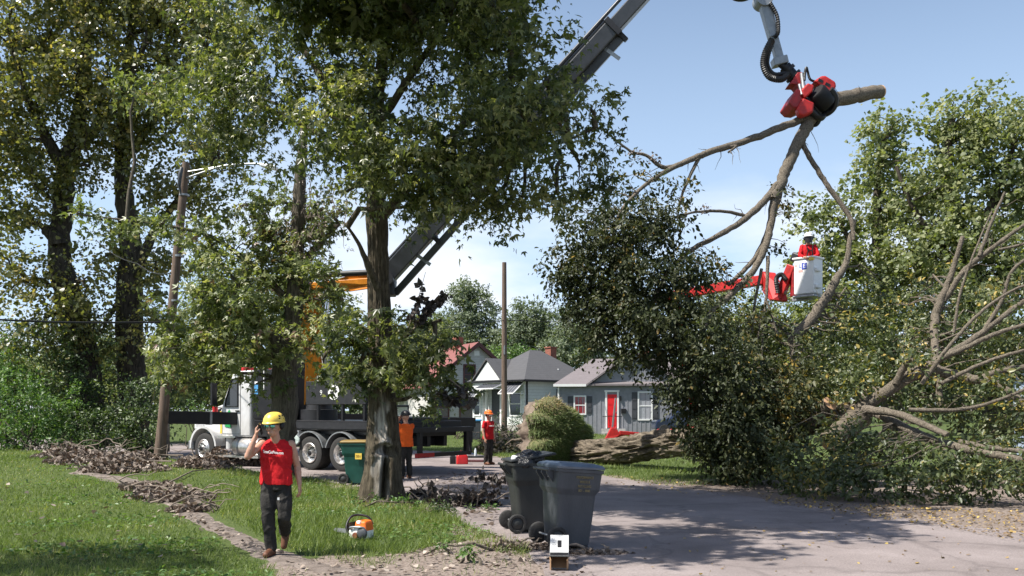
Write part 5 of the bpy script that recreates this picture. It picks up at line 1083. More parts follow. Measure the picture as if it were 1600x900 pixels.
window(hg, GH, 5.45, 1.0, .75, 1.65, M['trim_white'], glass_mat('pale_curtain_behind_glass', (.35, .37, .4), .1), True)
mb = mbm(GH); mb.b2((3.95, -.2, 1.35), (4.25, -.005, 1.65)); mb.build('letterbox', M['black'], hg)
mb = mbm(GH); mb.b2((3.86, -.12, 2.15), (3.96, -.005, 2.45)); mb.build('porch_lamp', M['black'], hg)
mb = mbm(GH); mb.box((5.6, 4.2, 5.2), (.6, .6, .9)); mb.build('chimney', M['brick'], hg)
# pale blue-grey house glimpsed at the right edge behind the fallen limbs
RH = wmat((19.9, 33, 0), -.5); hr = thing('blue_grey_house', 'pale blue grey sided house glimpsed at right behind the fallen limbs', 'house', (19.9, 33, 0), -.5)
mb = mbm(RH); mb.b2((-1.2, 0, 0), (6, 6, 3.6)); mb.build('wall', lined_mat('blue_grey_siding', (.3, .36, .45), .15), hr)
hip(RH, -1.6, 6.4, -.4, 6.4, 3.66, (1.5, 3, 5.2), (3.5, 3, 5.2)).build('roof', M['shingle_dark'], hr)
window(hr, RH, 1.0, 1.4, .9, 1.2, M['trim_white'])

# bushes by the houses
G10 = leaf_mat('evergreen_hedge_leaves', [(0, (.015, .04, .012)), (.5, (.03, .07, .02)), (1, (.06, .12, .035))], .5, .15)
shrub('clipped dark evergreen right of the bare pole', (815, 0, 50), [(812, 658, 49, 16, 20, .7), (806, 662, 49, 14, 16, .6)], G10, 301, .08, 40, 9, 'rhomb', 'evergreen_bush', None, .25)
shrub('clipped dark evergreen left of the bare pole', (777, 0, 49.4), [(775, 660, 49.4, 10, 16, .5)], G10, 302, .08, 40, 9, 'rhomb', 'evergreen_bush', None, .22)
shrub('round pale green bush left of the maroon house', (672, 0, 54), [(672, 642, 54, 18, 12, .8)], G5, 303, .1, 40, 8, 'rhomb', 'round_bush', None, .3)
shrub('low green bushes before the porch steps', (715, 0, 50), [(712, 668, 50, 16, 6, .5), (690, 671, 50, 6, 4, .3), (735, 668, 50, 10, 5, .4)], G5, 304, .08, 30, 8, 'rhomb', 'low_bush', None, .2)
shrub('pale shrub beside the truck bonnet', (300, 0, 42), [(300, 640, 42, 30, 12, .9)], G5, 305, .1, 40, 8, 'oval', 'round_bush', None, .3)
# parked blue car glimpsed right of the slate house
cr_ = thing('parked_car', 'dark blue car nose showing right of the slate house wall', 'car', onground(8.9, 50)); cb = onground(8.9, 50)
mb = MB(); mb.prism([cb + Vector((-.9, 0, .35)), cb + Vector((1.9, 0, .35)), cb + Vector((1.9, 0, 1.0)), cb + Vector((1.4, 0, 1.45)), cb + Vector((.4, 0, 1.45)), cb + Vector((-.1, 0, .98)), cb + Vector((-.85, 0, .85))], (0, 1.7, 0)); mb.build('body', mat('dark_blue_car_paint', (.012, .02, .05), .15, .1, 3, coat=.5), cr_, bevel=.08)
for x in (-.4, 1.4):
    mb = MB(); mb.lathe(cb + Vector((x, -.02, .32)), (0, 1, 0), [(0, .18), (0, .3), (.04, .32), (.2, .32), (.24, .3)], 20); mb.build('wheel', M['rubber'], cr_, smooth=40)

# ------------------------------------------------------------------ utility poles and cables
pole = thing('utility_pole', 'leaning brown utility pole with street light arm beside the lawn', 'utility pole', P(249, 709, 27.3))
mb = MB(); a, r = pxpath([(249, 712, 17), (256, 640, 15.5), (272, 450, 13.5), (291, 254, 11.5)], 27.3); a, r = smooth_path(a, r, 8, .015); mb.tube(a, r, 18); mb.build('post', M['pole_wood'], pole, smooth=50)
arm = MB(); a = [P(292, 278, 27.2), P(315, 270, 27.1), P(350, 259, 27), P(395, 256, 26.8), P(412, 257, 26.7)]; sp, rr_ = smooth_path(a, [.03] * 5, 5); arm.tube(sp, rr_, 8); arm.tube([P(294, 268, 27.2), P(350, 259, 27)], .018, 6); am = arm.build('light_arm', M['steel'], pole, smooth=50)
mb = MB(); mb.beam(P(408, 258, 26.7), P(432, 263, 26.6), .22, .1, .26, .12); mb.build('lamp_head', M['white'], am, bevel=.03)
mb = MB(); mb.tube([P(284, 262, 27.1), P(281, 275, 27), P(280, 290, 27.05), P(283, 305, 27.1)], [.05, .07, .05, .02], 8); mb.build('cable_splice', M['grey_plastic'], pole, smooth=50)
mb = MB()
for y in (305, 400, 470, 505): c_ = P(292 - (y - 254) * 38 / 452, y, 27.3); mb.lathe(c_ - Vector((0, 0, .03)), (0, 0, 1), [(0, .15), (.06, .15)], 16); 
mb.build('strap', M['steel'], pole)
pole2 = thing('utility_pole', 'straight bare utility pole in front of the white house', 'utility pole', onground(-.43, 50))
mb = MB(); b0 = onground(-.43, 50); mb.tube([b0 - Vector((0, 0, .1)), b0 + Vector((0, 0, 5)), Vector((-.43, 50, 10.1))], [.17, .15, .12], 16); mb.build('post', M['pole_wood'], pole2, smooth=50)
mb = MB(); mb.box((-.43, 49.84, 5.2), (.08, .06, .5)); mb.build('ground_wire_guard', M['steel'], pole2)
def cable(label, pts, r, sag, sub=10):
    mb = MB()
    for a, b_ in zip(pts[:-1], pts[1:]):
        a = Vector(a); b_ = Vector(b_); mb.tube([a.lerp(b_, t / sub) - Vector((0, 0, sag * math.sin(math.pi * t / sub))) for t in range(sub + 1)], r, 5)
    o_ = mb.build('overhead_cable', M['wire']); tag(o_, label, 'cable')
cable('thick black cable running left from the leaning pole', [P(266, 503, 27.2), P(-160, 488, 24)], .03, .12)
cable('thin cable from the leaning pole past the maple to the bare pole', [P(266, 503, 27.2), P(788, 500, 50)], .018, .5)
cable('thin cable running right from the bare pole', [P(788, 500, 50), P(1150, 455, 64)], .02, .9)
cable('loose pale cable looping between the dark trunk and leaning pole', [P(268, 427, 27.2), P(215, 412, 30), P(150, 375, 33)], .015, .15)
# ------------------------------------------------------------------ crane truck (local: x forward, y to the driver's side, z up)
hd = Vector((-.82, .57)).normalized(); TA = math.atan2(hd.y, hd.x)
TO = Vector((-4.97, 28.07, .02)); TM = wmat(TO, TA)
truck = thing('crane_truck', 'white crane truck with black outriggers, orange knuckle and black boom with red grapple saw', 'truck', TO, TA)
def tb(): return mbm(TM)
def wheel(x, y, r, w, front, side=1):
    """side +1: the wheel on the driver's side, outer face towards +y"""
    s = side
    mb = tb(); mb.lathe((x, y, r), (0, s, 0), [(-w, r * .58), (-w, r * .8), (-w * .95, r * .96), (-w * .8, r), (-w * .2, r), (-.03, r * .97), (.0, r * .82), (-.02, r * .6), (-w * .5, r * .56)], 44, False)
    wh = mb.build('wheel', M['rubber'], truck, smooth=35)
    mb = tb()
    if front: mb.lathe((x, y, r), (0, s, 0), [(-.06, r * .6), (.0, r * .6), (.015, r * .56), (-.02, r * .5), (.01, r * .44), (.035, r * .38), (.04, r * .2), (.09, r * .18), (.1, 0.001)], 32, False)
    else: mb.lathe((x, y, r), (0, s, 0), [(-.05, r * .6), (.0, r * .6), (.015, r * .57), (-.02, r * .54), (-.12, r * .46), (-.13, r * .36), (-.13, r * .2), (-.02, r * .17), (-.01, .001)], 32, False)
    mb.build('rim', M['alu'], wh, smooth=35)
    mb = tb()
    for k in range(10):
        a = 2 * math.pi * k / 10; q = r * (.33 if front else .3); mb.cyl((x + q * math.cos(a), y + s * (.03 if front else -.14), r + q * math.sin(a)), (x + q * math.cos(a), y + s * (.07 if front else -.08), r + q * math.sin(a)), .022, n=8)
    mb.build('lug_nuts', M['dark_steel'], wh)
    mb = tb(); mb.lathe((x, y, r), (0, s, 0), [(.0, r * .15), (.11 if front else .0, r * .15), (.12 if front else .01, r * .12), (.12 if front else .01, .001)], 20, False); mb.build('hub', M['black'], wh, smooth=35)
for s in (1, -1):
    wheel(5.9, s * 1.18, .53, .32, True, s)
    for x in (-.68, .68): wheel(x, s * 1.2, .52, .55, False, s)
    # fenders over the tandem
    for x in (-.68, .68):
        mb = tb(); n = 14; vs = []; fs = []
        for k in range(n + 1):
            a = math.pi * (.08 + .84 * k / n)
            for rr in (.62, .655):
                for yy in (1.24, .62): vs.append((x + rr * math.cos(a), s * yy, .54 + rr * math.sin(a)))
        for k in range(n):
            o_ = k * 4; fs += [(o_, o_ + 1, o_ + 5, o_ + 4), (o_ + 2, o_ + 6, o_ + 7, o_ + 3), (o_, o_ + 4, o_ + 6, o_ + 2), (o_ + 1, o_ + 3, o_ + 7, o_ + 5)]
        mb.add(vs, fs); mb.build('fender', M['steel'], truck, smooth=40)
    mb = tb(); mb.b2((-.7, s * .5 - .08, .45), (.7, s * .5 + .08, .6)); mb.build('axle_beam', M['black'], truck)
mb = tb(); mb.b2((-3.4, .3, .78), (6.3, .45, 1.08)); mb.b2((-3.4, -.45, .78), (6.3, -.3, 1.08))
for x in (-3, -1.5, 0, 1.5, 3, 4.5, 6): mb.b2((x - .06, -.3, .82), (x + .06, .3, 1.02))
mb.build('chassis_frame', M['black'], truck)
mb = tb(); mb.b2((-3.4, -1.15, 1.22), (3.3, 1.17, 1.52)); mb.b2((-3.4, -.9, 1.08), (2.2, .9, 1.22)); mb.build('subframe', M['black'], truck, bevel=.02)
mb = tb(); mb.b2((-3.3, 1.173, 1.27), (2.1, 1.185, 1.47)); mb.build('side_rail', M['dark_steel'], truck)
# cab
cabp = [(3.48, .95), (5.0, .95), (5.08, 1.75), (4.86, 2.2), (4.42, 3.02), (4.2, 3.12), (3.52, 3.14)]
mb = tb(); mb.prism([(x, 1.15, z) for x, z in cabp], (0, -2.3, 0)); cab = mb.build('cab', M['white_paint'], truck, smooth=30, bevel=.07)
win = [(4.12, 1.95), (4.78, 1.95), (4.72, 2.2), (4.40, 2.86), (4.12, 2.86)]
for s in (1, -1):
    mb = tb(); mb.prism([(x, s * 1.152, z) for x, z in win], (0, s * .012, 0)); mb.build('side_window', M['glass'], cab)
    mb = tb()
    for (a, b_) in zip(win, win[1:] + win[:1]): mb.beam((a[0], s * 1.165, a[1]), (b_[0], s * 1.165, b_[1]), .03, .045, up=(0, 1, 0))
    for (a, b_) in (((4.0, 1.05), (4.0, 2.98)), ((4.0, 1.05), (4.92, 1.05)), ((3.98, 2.98), (4.36, 2.98))): mb.beam((a[0], s * 1.152, a[1]), (b_[0], s * 1.152, b_[1]), .008, .02, up=(0, 1, 0))
    mb.build('door_trim', M['black'], cab)
    mb = tb(); mb.b2((4.05, s * 1.15, 1.78), (4.22, s * 1.19, 1.83)); mb.build('door_handle', M['black'], cab)
    mb = tb(); mb.b2((4.98, s * 1.32, 2.0), (5.08, s * 1.52, 2.75)); mb.tube([(4.9, s * 1.12, 2.75), (5.02, s * 1.4, 2.8), (5.02, s * 1.4, 1.95), (4.98, s * 1.14, 1.9)], .018, 6); mb.build('mirror', M['black'], truck, bevel=.03)
mb = tb(); mb.prism([(4.9, .98, 2.22), (4.9, -.98, 2.22), (4.47, -.93, 2.98), (4.47, .93, 2.98)], (.02, 0, .012)); mb.build('windscreen', M['glass'], cab)
mb = tb(); mb.prism([(4.45, 1.168, 1.25), (4.78, 1.168, 1.28), (4.7, 1.168, 1.7), (4.55, 1.168, 1.86), (4.42, 1.168, 1.66), (4.5, 1.168, 1.5)], (0, .004, 0)); mb.build('green_leaf_emblem', mat('green_door_emblem', (.02, .3, .08), .4, .1, 5), cab)
mb = tb(); mb.b2((4.94, 1.152, 1.05), (5.04, 1.166, 1.8)); mb.build('yellow_stripe', M['yellow'], cab)
mb = tb(); mb.b2((4.3, .35, 3.14), (4.42, .8, 3.26)); mb.b2((4.3, -.8, 3.14), (4.42, -.35, 3.26)); mb.build('roof_beacon', M['red_plastic'], cab, bevel=.02)
# bonnet, bumper
hp = [(4.98, .98), (4.98, 2.1), (5.6, 1.98), (6.2, 1.76), (6.42, 1.55), (6.46, .98)]
mb = tb(); vs = []
for yy, q in ((.9, 0), (-.9, 0)):
    for x, z in hp: vs.append((x, yy * (1 if x < 5.5 else .9), z))
n = len(hp); mb.add(vs, [tuple(range(n - 1, -1, -1)), tuple(range(n, 2 * n))] + [(i, (i + 1) % n, n + (i + 1) % n, n + i) for i in range(n)]); bon = mb.build('bonnet', M['white_paint'], truck, smooth=30, bevel=.08)
mb = tb(); mb.b2((6.43, -.6, 1.0), (6.48, .6, 1.55)); mb.build('grille', M['dark_steel'], bon)
for s in (1, -1):
    mb = tb(); n = 14; vs = []; fs = []
    for k in range(n + 1):
        a = math.pi * (-.02 + 1.0 * k / n)
        for rr in (.64, .72):
            for yy in (1.22, .8): vs.append((5.9 + rr * math.cos(a), s * yy, .58 + rr * math.sin(a)))
    for k in range(n):
        o_ = k * 4; fs += [(o_, o_ + 1, o_ + 5, o_ + 4), (o_ + 2, o_ + 6, o_ + 7, o_ + 3), (o_, o_ + 4, o_ + 6, o_ + 2), (o_ + 1, o_ + 3, o_ + 7, o_ + 5)]
    mb.add(vs, fs); mb.build('front_fender', M['white_paint'], truck, smooth=40)
    mb = tb(); mb.b2((6.38, s * .78, 1.18), (6.5, s * 1.12, 1.42)); mb.build('headlight', M['white'], truck, bevel=.04)
    mb = tb(); mb.prism([(5.15, s * .905, 1.62), (5.75, s * .89, 1.52), (5.75, s * .89, 1.8), (5.2, s * .905, 1.92)], (0, s * .012, 0)); mb.build('bonnet_vent', M['black'], truck)
mb = tb(); mb.b2((6.5, -1.2, .45), (6.75, 1.2, .8)); mb.build('bumper', M['steel'], truck, bevel=.06)
mb = tb(); mb.cyl((5.25, 1.2, 1.7), (5.25, 1.2, 1.95), .09); mb.build('marker_lamp', M['red_plastic'], truck)
# tank, steps, air cylinder below the cab
mb = tb(); mb.lathe((3.1, 1.0, .62), (1, 0, 0), [(0, .05), (0, .29), (.04, .31), (1.15, .31), (1.19, .29), (1.19, .05)], 24); tk = mb.build('fuel_tank', M['alu'], truck, smooth=40)
mb = tb()
for x in (3.4, 3.95): mb.lathe((x, 1.0, .62), (1, 0, 0), [(0, .318), (.07, .318)], 24, False)
mb.build('tank_strap', M['steel'], tk)
mb = tb(); mb.lathe((4.7, 1.02, .55), (0, 0, 1), [(0, .05), (0, .13), (.45, .13), (.5, .05)], 16); mb.build('air_cylinder', M['white_paint'], truck, smooth=40)
mb = tb(); mb.b2((3.0, .75, .28), (5.0, 1.26, .34)); mb.b2((4.2, .85, .92), (5.1, 1.22, .98)); mb.build('cab_step', M['alu'], truck)
# black equipment box behind the cab
mb = tb(); mb.b2((2.2, -1.1, 1.53), (3.4, 1.12, 3.15)); eq = mb.build('equipment_box', M['black'], truck, bevel=.03)
mb = tb(); mb.b2((2.55, -.6, 3.15), (3.1, .6, 3.42)); mb.build('cooler_unit', M['dark_steel'], eq, bevel=.02)
mb = tb(); mb.b2((3.16, 1.121, 2.35), (3.34, 1.13, 2.65)); mb.build('blue_sticker', M['blue_tank'], eq)
mb = tb(); mb.b2((3.18, 1.121, 2.68), (3.32, 1.13, 2.76)); mb.b2((2.86, 1.121, 2.5), (2.89, 1.13, 3.1)); mb.build('white_sticker', M['offwhite'], eq)
# black side plate with number and round emblem
mb = tb(); mb.b2((-1.6, 1.0, 2.0), (.95, 1.1, 2.72)); mb.b2((-1.6, .2, 2.0), (-1.5, 1.0, 2.72)); mb.b2((.85, .2, 2.0), (.95, 1.0, 2.72)); pl = mb.build('side_box', M['dark_steel'], truck, bevel=.015)
TX = TM @ Matrix.Translation((.27, 1.106, 2.36)) @ Matrix.Rotation(R(180), 4, 'Z') @ Matrix.Rotation(R(90), 4, 'X')
text_mesh('number', '9', .22, TX, M['offwhite'], pl)
mb = tb(); mb.lathe((-.27, 1.1, 2.38), (0, 1, 0), [(0, .24), (.006, .24), (.0061, 0)], 28, False); em = mb.build('round_emblem', M['offwhite'], pl)
mb = tb(); rgk = np.random.default_rng(5)
for (ex, ez, er) in ((-.05, .12, .06), (.06, .1, .05), (-.1, .02, .055), (.02, -.02, .05), (.1, .0, .045), (-.04, -.11, .05), (.07, -.1, .045), (.0, .05, .035)):
    pts = [(-.27 + ex + er * (1 + .4 * math.sin(3 * a + ex * 90)) * math.cos(a), 1.108, 2.38 + ez + er * (1 + .4 * math.cos(2 * a + ez * 70)) * math.sin(a)) for a in np.linspace(0, 6.283, 13)[:-1]]; mb.prism(pts, (0, .002, 0))
mb.build('emblem_marks', M['black'], em)
for x in (.45, -.6, -1.5):
    mb = tb(); mb.b2((x - .04, 1.0, 1.52), (x + .04, 1.08, 2.0)); mb.build('post', M['black'], truck)
mb = tb(); mb.b2((-3.3, -1.0, 1.53), (-1.7, 1.0, 1.62)); mb.tube([(-1.8, 1.05, 1.95), (-3.2, 1.05, 1.95), (-3.2, 1.05, 1.55)], .03, 8); mb.tube([(-2.5, 1.05, 1.55), (-2.5, 1.05, 1.95)], .03, 8); mb.build('deck', M['dark_steel'], truck)
# bag slung ahead of the tandem
mb = tb(); mb.ball((1.45, 1.22, .98), (.42, .14, .2), 18, 12, Matrix.Rotation(R(-18), 3, 'Y'))
for p_ in mb.v: p_ += Vector((mnoise.noise(p_ * 6), mnoise.noise(p_ * 6 + Vector((5, 0, 0))), mnoise.noise(p_ * 6 + Vector((0, 5, 0))))) * .06
bg_ = mb.build('rope_bag', mat('pale_green_bag_cloth', (.42, .5, .47), .8, .25, 9, bump=.5), truck, smooth=70)
mb = tb(); mb.b2((1.1, 1.0, 1.0), (1.9, 1.25, 1.2)); mb.build('tool_box', M['steel'], truck, bevel=.02)
# rear tail: reel, bumper with red and white band
mb = tb(); mb.lathe((-2.9, 1.0, 1.15), (0, 1, 0), [(0, .1), (0, .4), (.05, .4), (.06, .2), (.2, .2), (.21, .4), (.26, .4), (.26, .1)], 28); mb.lathe((-2.4, 1.15, .6), (0, 1, 0), [(0, .1), (0, .42), (.2, .42), (.2, .1)], 28); mb.build('hose_reel', M['black'], truck, smooth=35)
mb = tb(); mb.b2((-3.75, .55, .5), (-3.62, 1.25, .62)); mb.build('rear_bumper', M['red_paint'], truck)
mb = tb(); mb.b2((-3.72, -1.2, .5), (-3.62, .55, .62)); mb.build('rear_bumper', M['black'], truck)
mb = tb(); mb.b2((-3.7, 1.0, .62), (-3.58, 1.12, 1.25)); mb.b2((-3.7, -1.12, .62), (-3.58, -1.0, 1.25)); mb.b2((-3.75, -1.3, 1.2), (-3.4, 1.35, 1.34)); mb.build('rear_frame', M['black'], truck)
# ---- outriggers (one beam pair across the chassis)
OL = Vector((-10.98, 28.0, 0)); OR = Vector((-1.58, 36.4, 0))
od = (OR - OL).normalized()
def op(t, z): return OL.lerp(OR, t) + Vector((0, 0, z))
zc = lambda t: 1.63 - .27 * t
mb = MB(); mb.beam(op(.0, zc(0)), op(.30, zc(.3)), .34, .40, .36, .42); mb.build('outrigger_beam', M['black'], truck, bevel=.015)
mb = MB(); mb.beam(op(.285, zc(.3)), op(.64, zc(.64)), .42, .48); mb.build('outrigger_housing', M['black'], truck, bevel=.015)
mb = MB(); mb.beam(op(.62, zc(.62)), op(1.0, zc(1.0)), .34, .38); mb.build('outrigger_beam', M['black'], truck, bevel=.015)
mb = MB(); mb.beam(op(.12, zc(.12)), op(.126, zc(.126)), .37, .44); mb.beam(op(.29, zc(.29)), op(.296, zc(.296)), .46, .54); mb.build('beam_collar', M['steel'], truck)
for t, zt in ((.012, 1.46), (.988, 1.2)):
    mb = MB(); mb.beam(op(t, .55), op(t, zt), .2, .2, up=(0, 1, 0)); mb.cyl(op(t, .1), op(t, .6), .07, n=14); lg = mb.build('outrigger_leg', M['black'], truck)
    mb = MB(); mb.lathe(op(t, .05), (0, 0, 1), [(0, .05), (0, .22), (.05, .2), (.08, .08), (.08, .01)], 20); mb.build('foot', M['steel'], lg)
mb = MB(); q = op(.235, 1.3); mb.beam(q - Vector((0, .25, .5)), q - Vector((0, .25, -.4)), .07, .07, up=(0, 1, 0)); mb.box(q + Vector((0, -.28, -.25)), (.25, .14, .35)); mb.tube([q + Vector((.1, -.25, .3)), q + Vector((.3, -.3, -.1)), q + Vector((.05, -.35, -.6)), q + Vector((-.3, -.3, -.9)), q + Vector((-.6, -.2, -.75))], .02, 6); mb.build('control_stand', M['dark_steel'], truck)
mb = MB(); mb.box(q + Vector((0, -.36, -.2)), (.12, .02, .12)); mb.build('warning_sticker', M['yellow'], truck)
# ---- crane column and knuckle boom
mb = tb(); mb.lathe((1.45, .1, 1.5), (0, 0, 1), [(0, .6), (.35, .6), (.36, .45), (.6, .42), (.6, .01)], 28); mb.build('slew_ring', M['dark_steel'], truck, smooth=35)
base = TM @ Vector((1.45, .1, 2.0)); kn = P(478, 448, 27.6)
mb = MB()
a, b_ = base, base.lerp(kn, .97)
for s in (-1, 1):
    off = Vector((.5, .6, 0)).normalized() * .22 * s
    mb.prism([a + off + Vector((-.3, 0, 0)), a + off + Vector((.32, 0, 0)), a.lerp(b_, .35) + off + Vector((.2, 0, 0)), b_ + off + Vector((.2, 0, .1)), b_ + off + Vector((-.2, 0, .1)), a.lerp(b_, .35) + off + Vector((-.12, 0, 0))], Vector((.5, .6, 0)).normalized() * .05)
mb.beam(a.lerp(b_, .05), b_, .3, .36, .24, .26, up=(1, 0, 0)); mb.build('crane_column', M['orange_steel'], truck, bevel=.015)
mb = MB(); mb.cyl(base + Vector((.45, -.2, .1)), kn + Vector((.55, -.1, -1.6)), .13); cyl_ = mb.build('lift_cylinder', M['white_paint'], truck, smooth=40)
mb = MB(); mb.cyl(kn + Vector((.55, -.1, -1.6)), kn + Vector((.7, 0, -.2)), .07); mb.build('piston_rod', M['chrome'], cyl_, smooth=40)
# orange knuckle arm
k1 = P(607, 438, 27.2)
mb = MB(); w_ = Vector((0, 1, 0)) * .22
for s in (-1, 1):
    o2 = w_ * s; mb.prism([kn + o2 + Vector((.55, 0, .1)), kn + o2 + Vector((1.15, 0, .25)), k1 + o2 + Vector((-.35, 0, .32)), k1 + o2 + Vector((.1, 0, .1)), k1 + o2 + Vector((-.1, 0, -.15)), kn + o2 + Vector((1.3, 0, -.12)), kn + o2 + Vector((.7, 0, -.05))], w_ * .25)
mb.beam(kn, k1, .3, .2, .3, .2); mb.build('knuckle_arm', M['orange_steel'], truck, bevel=.02)
mb = MB(); mb.cyl(kn + Vector((.3, -.35, .3)), k1 + Vector((-.2, -.35, .2)), .09); mb.build('knuckle_cylinder', M['dark_steel'], truck, smooth=40)
for q in (kn, k1):
    mb = MB(); mb.cyl(q - Vector((0, .45, 0)), q + Vector((0, .45, 0)), .2, n=20); mb.build('pivot_pin', M['dark_steel'], truck, smooth=40)
# black telescopic boom, nested sections
b0 = P(598, 440, 27.3); b1 = P(1100, -112, 24.3)
bd = (b1 - b0).normalized(); side = bd.cross(Vector((0, 1, 0))).normalized()        # across the boom in the picture plane
if side.z < 0: side = -side
dep = bd.cross(side)
def bp_(t, s=0.0, d_=0.0): return b0.lerp(b1, t) + side * s + dep * d_
mb = MB(); mb.beam(bp_(-.02), bp_(.34), .5, .46, .5, .46, up=dep); mb.build('boom', M['boom'], truck, bevel=.03)
mb = MB(); mb.beam(bp_(.33), bp_(.74), .46, .44, up=dep); mb.build('boom_section', M['boom'], truck, bevel=.03)
mb = MB(); mb.beam(bp_(.73), bp_(1.0), .4, .4, up=dep); mb.build('boom_section', M['boom'], truck, bevel=.03)
for t, w2_ in ((.335, .56), (.735, .56), (.15, .54)):
    mb = MB(); mb.beam(bp_(t), bp_(t + .012), w2_, w2_ + .02, up=dep); mb.beam(bp_(t + .002, -.36), bp_(t + .012, -.36), .3, .16, up=dep); mb.build('boom_collar', M['dark_steel'], truck, bevel=.01)
mb = MB(); mb.cyl(bp_(.02, .34, -.12), bp_(.74, .33, -.12), .055); mb.cyl(bp_(.5, .44, -.1), bp_(.8, .42, -.1), .05); mb.build('extension_cylinder', M['boom'], truck, smooth=40)
mb = MB(); mb.beam(bp_(.0, -.52, -.05), bp_(.60, -.40, -.05), .2, .15, up=dep); mb.beam(bp_(.6, -.34, -.05), bp_(.745, -.33, -.05), .24, .15, up=dep); mb.build('hose_tray', M['boom'], truck, bevel=.02)
mb = MB()
for t in (.1, .2, .3, .42, .55, .7): mb.beam(bp_(t, -.2), bp_(t + .006, -.72), .1, .05, up=dep)
mb.cyl(bp_(.06, -.45, -.1), bp_(.7, -.4, -.1), .03); mb.build('tray_bracket', M['steel'], truck)
mb = MB(); mb.b2(bp_(.0, -.2) - Vector((.25, .3, .3)), bp_(.0, -.2) + Vector((.25, .3, .2))); mb.build('boom_foot', M['dark_steel'], truck, bevel=.05)
# fly jib that comes down over the branch
j0 = b1; j1 = P(1165, -24, 25.6); j2 = P(1188, -8, 26)
mb = MB(); mb.beam(j0, j1, .34, .36, .28, .3); mb.build('fly_jib', M['boom'], truck, bevel=.02)
mb = MB(); mb.ball(P(1158, -6, 25.6), (.32, .2, .14), 16, 10); mb.build('jib_guard', M['black'], truck, smooth=60)
mb = MB(); mb.beam(j1, j2, .3, .3); mb.lathe(P(1192, 0, 26) - Vector((0, .24, 0)), (0, 1, 0), [(0, .05), (0, .25), (.48, .25), (.48, .05)], 22); mb.build('jib_joint', M['jib'], truck, smooth=35)
ja = P(1193, 2, 26); jb = P(1218, 94, 26)
mb = MB(); mb.beam(ja, ja.lerp(jb, .62), .3, .3, .28, .28, up=(0, 1, 0)); mb.build('jib_arm', M['jib'], truck, bevel=.025)
mb = MB(); mb.beam(ja.lerp(jb, .6), jb, .23, .23, up=(0, 1, 0)); mb.box(jb + Vector((.0, 0, -.05)), (.42, .34, .22), Matrix.Rotation(R(-14), 3, 'Y')); mb.build('jib_tip', M['jib'], truck, bevel=.02)
def ribbed(pts, r, parent, name='hose'):
    P_, R_ = smooth_path(pts, [r] * len(pts), 14); R_ = [x * (1.12 if i % 2 else .9) for i, x in enumerate(R_)]; mb = MB(); mb.tube(P_, R_, 9); mb.build(name, M['hose'], parent)
ribbed([P(1203, 4, 25.8), P(1214, 25, 25.8), P(1216, 50, 25.8), P(1210, 58, 25.8)], .055, truck)
ribbed([P(1206, 62, 25.75), P(1196, 82, 25.7), P(1193, 102, 25.7), P(1202, 120, 25.7), P(1220, 124, 25.7), P(1232, 116, 25.8)], .09, truck)
ribbed([P(1208, 64, 25.85), P(1200, 88, 25.8), P(1200, 104, 25.8), P(1210, 116, 25.8), P(1228, 114, 25.9)], .06, truck)
# grapple saw head
gc = P(1270, 150, 26)
mb = MB(); mb.cyl(jb + Vector((.02, 0, -.1)), P(1232, 110, 26), .1); mb.lathe(P(1226, 104, 26), P(1244, 124, 26) - P(1226, 104, 26), [(0, .1), (0, .17), (.1, .17), (.1, .22), (.2, .22), (.2, .16), (.34, .16), (.34, .24), (.42, .24), (.42, .05)], 20); mb.build('rotator', M['black'], truck, smooth=35)
def plate_px(name, pts, d, th, matx, parent, bev=.02):
    mb = MB(); mb.prism([P(x, y, d) for x, y in pts], (0, th, 0)); return mb.build(name, matx, parent, bevel=bev)
gr_ = plate_px('grapple_frame', [(1234, 131), (1246, 113), (1254, 112), (1258, 128), (1262, 140), (1250, 138), (1244, 131)], 25.75, .5, M['dark_red'], truck)
plate_px('grapple_shield', [(1232, 160), (1246, 137), (1254, 142), (1252, 150), (1264, 163), (1250, 169), (1240, 168)], 25.5, .9, M['dark_red'], gr_, .04)
plate_px('grapple_housing', [(1246, 170), (1255, 152), (1273, 160), (1271, 175), (1255, 181), (1249, 178)], 25.4, .3, M['red_paint'], gr_, .05)
plate_px('grapple_cover', [(1253, 139), (1263, 129), (1273, 133), (1270, 143), (1258, 153), (1254, 148)], 25.45, .8, M['red_paint'], gr_, .04)
gb = plate_px('saw_guard', [(1272, 126), (1284, 118), (1290, 117), (1306, 127), (1308, 134), (1300, 146), (1292, 142), (1278, 130)], 25.6, .7, M['red_paint'], gr_, .06)
for x, y in ((1280, 122), (1291, 128)):
    plate_px('guard_slot', [(x, y), (x + 7, y + 4), (x + 5, y + 8), (x - 2, y + 4)], 25.592, .02, M['black'], gb, 0)
mb = MB(); mb.lathe(P(1283, 154, 25.7), P(1297, 170, 25.85) - P(1283, 154, 25.7), [(-.28, .05), (-.28, .26), (-.22, .3), (.2, .3), (.27, .26), (.27, .05)], 24); mb.build('feed_drum', mat('worn_black_drum', (.008, .008, .009), .6, .3, 7, spec=.3), gr_, smooth=35)
for pts in ([(1296, 140), (1304, 152), (1302, 168), (1290, 178), (1278, 177)], [(1262, 168), (1270, 176), (1281, 184), (1287, 180), (1288, 168)], [(1258, 158), (1268, 160), (1276, 172), (1279, 184), (1274, 194), (1266, 193)]):
    a = [P(x, y, 25.6 + .1 * i) for i, (x, y) in enumerate(pts)]; A_, B_ = smooth_path(a, [.1, .11, .11, .1, .09, .05][-len(a):], 5); mb = MB(); mb.tube(A_, B_, 8); mb.build('grapple_claw', M['black'], gr_, smooth=45)
mb = MB(); mb.cyl(P(1253, 115, 25.7), P(1256, 140, 25.6), .06); mb.cyl(P(1249, 132, 25.6), P(1253, 148, 25.5), .04); mb.build('tilt_cylinder', M['steel'], gr_, smooth=40)
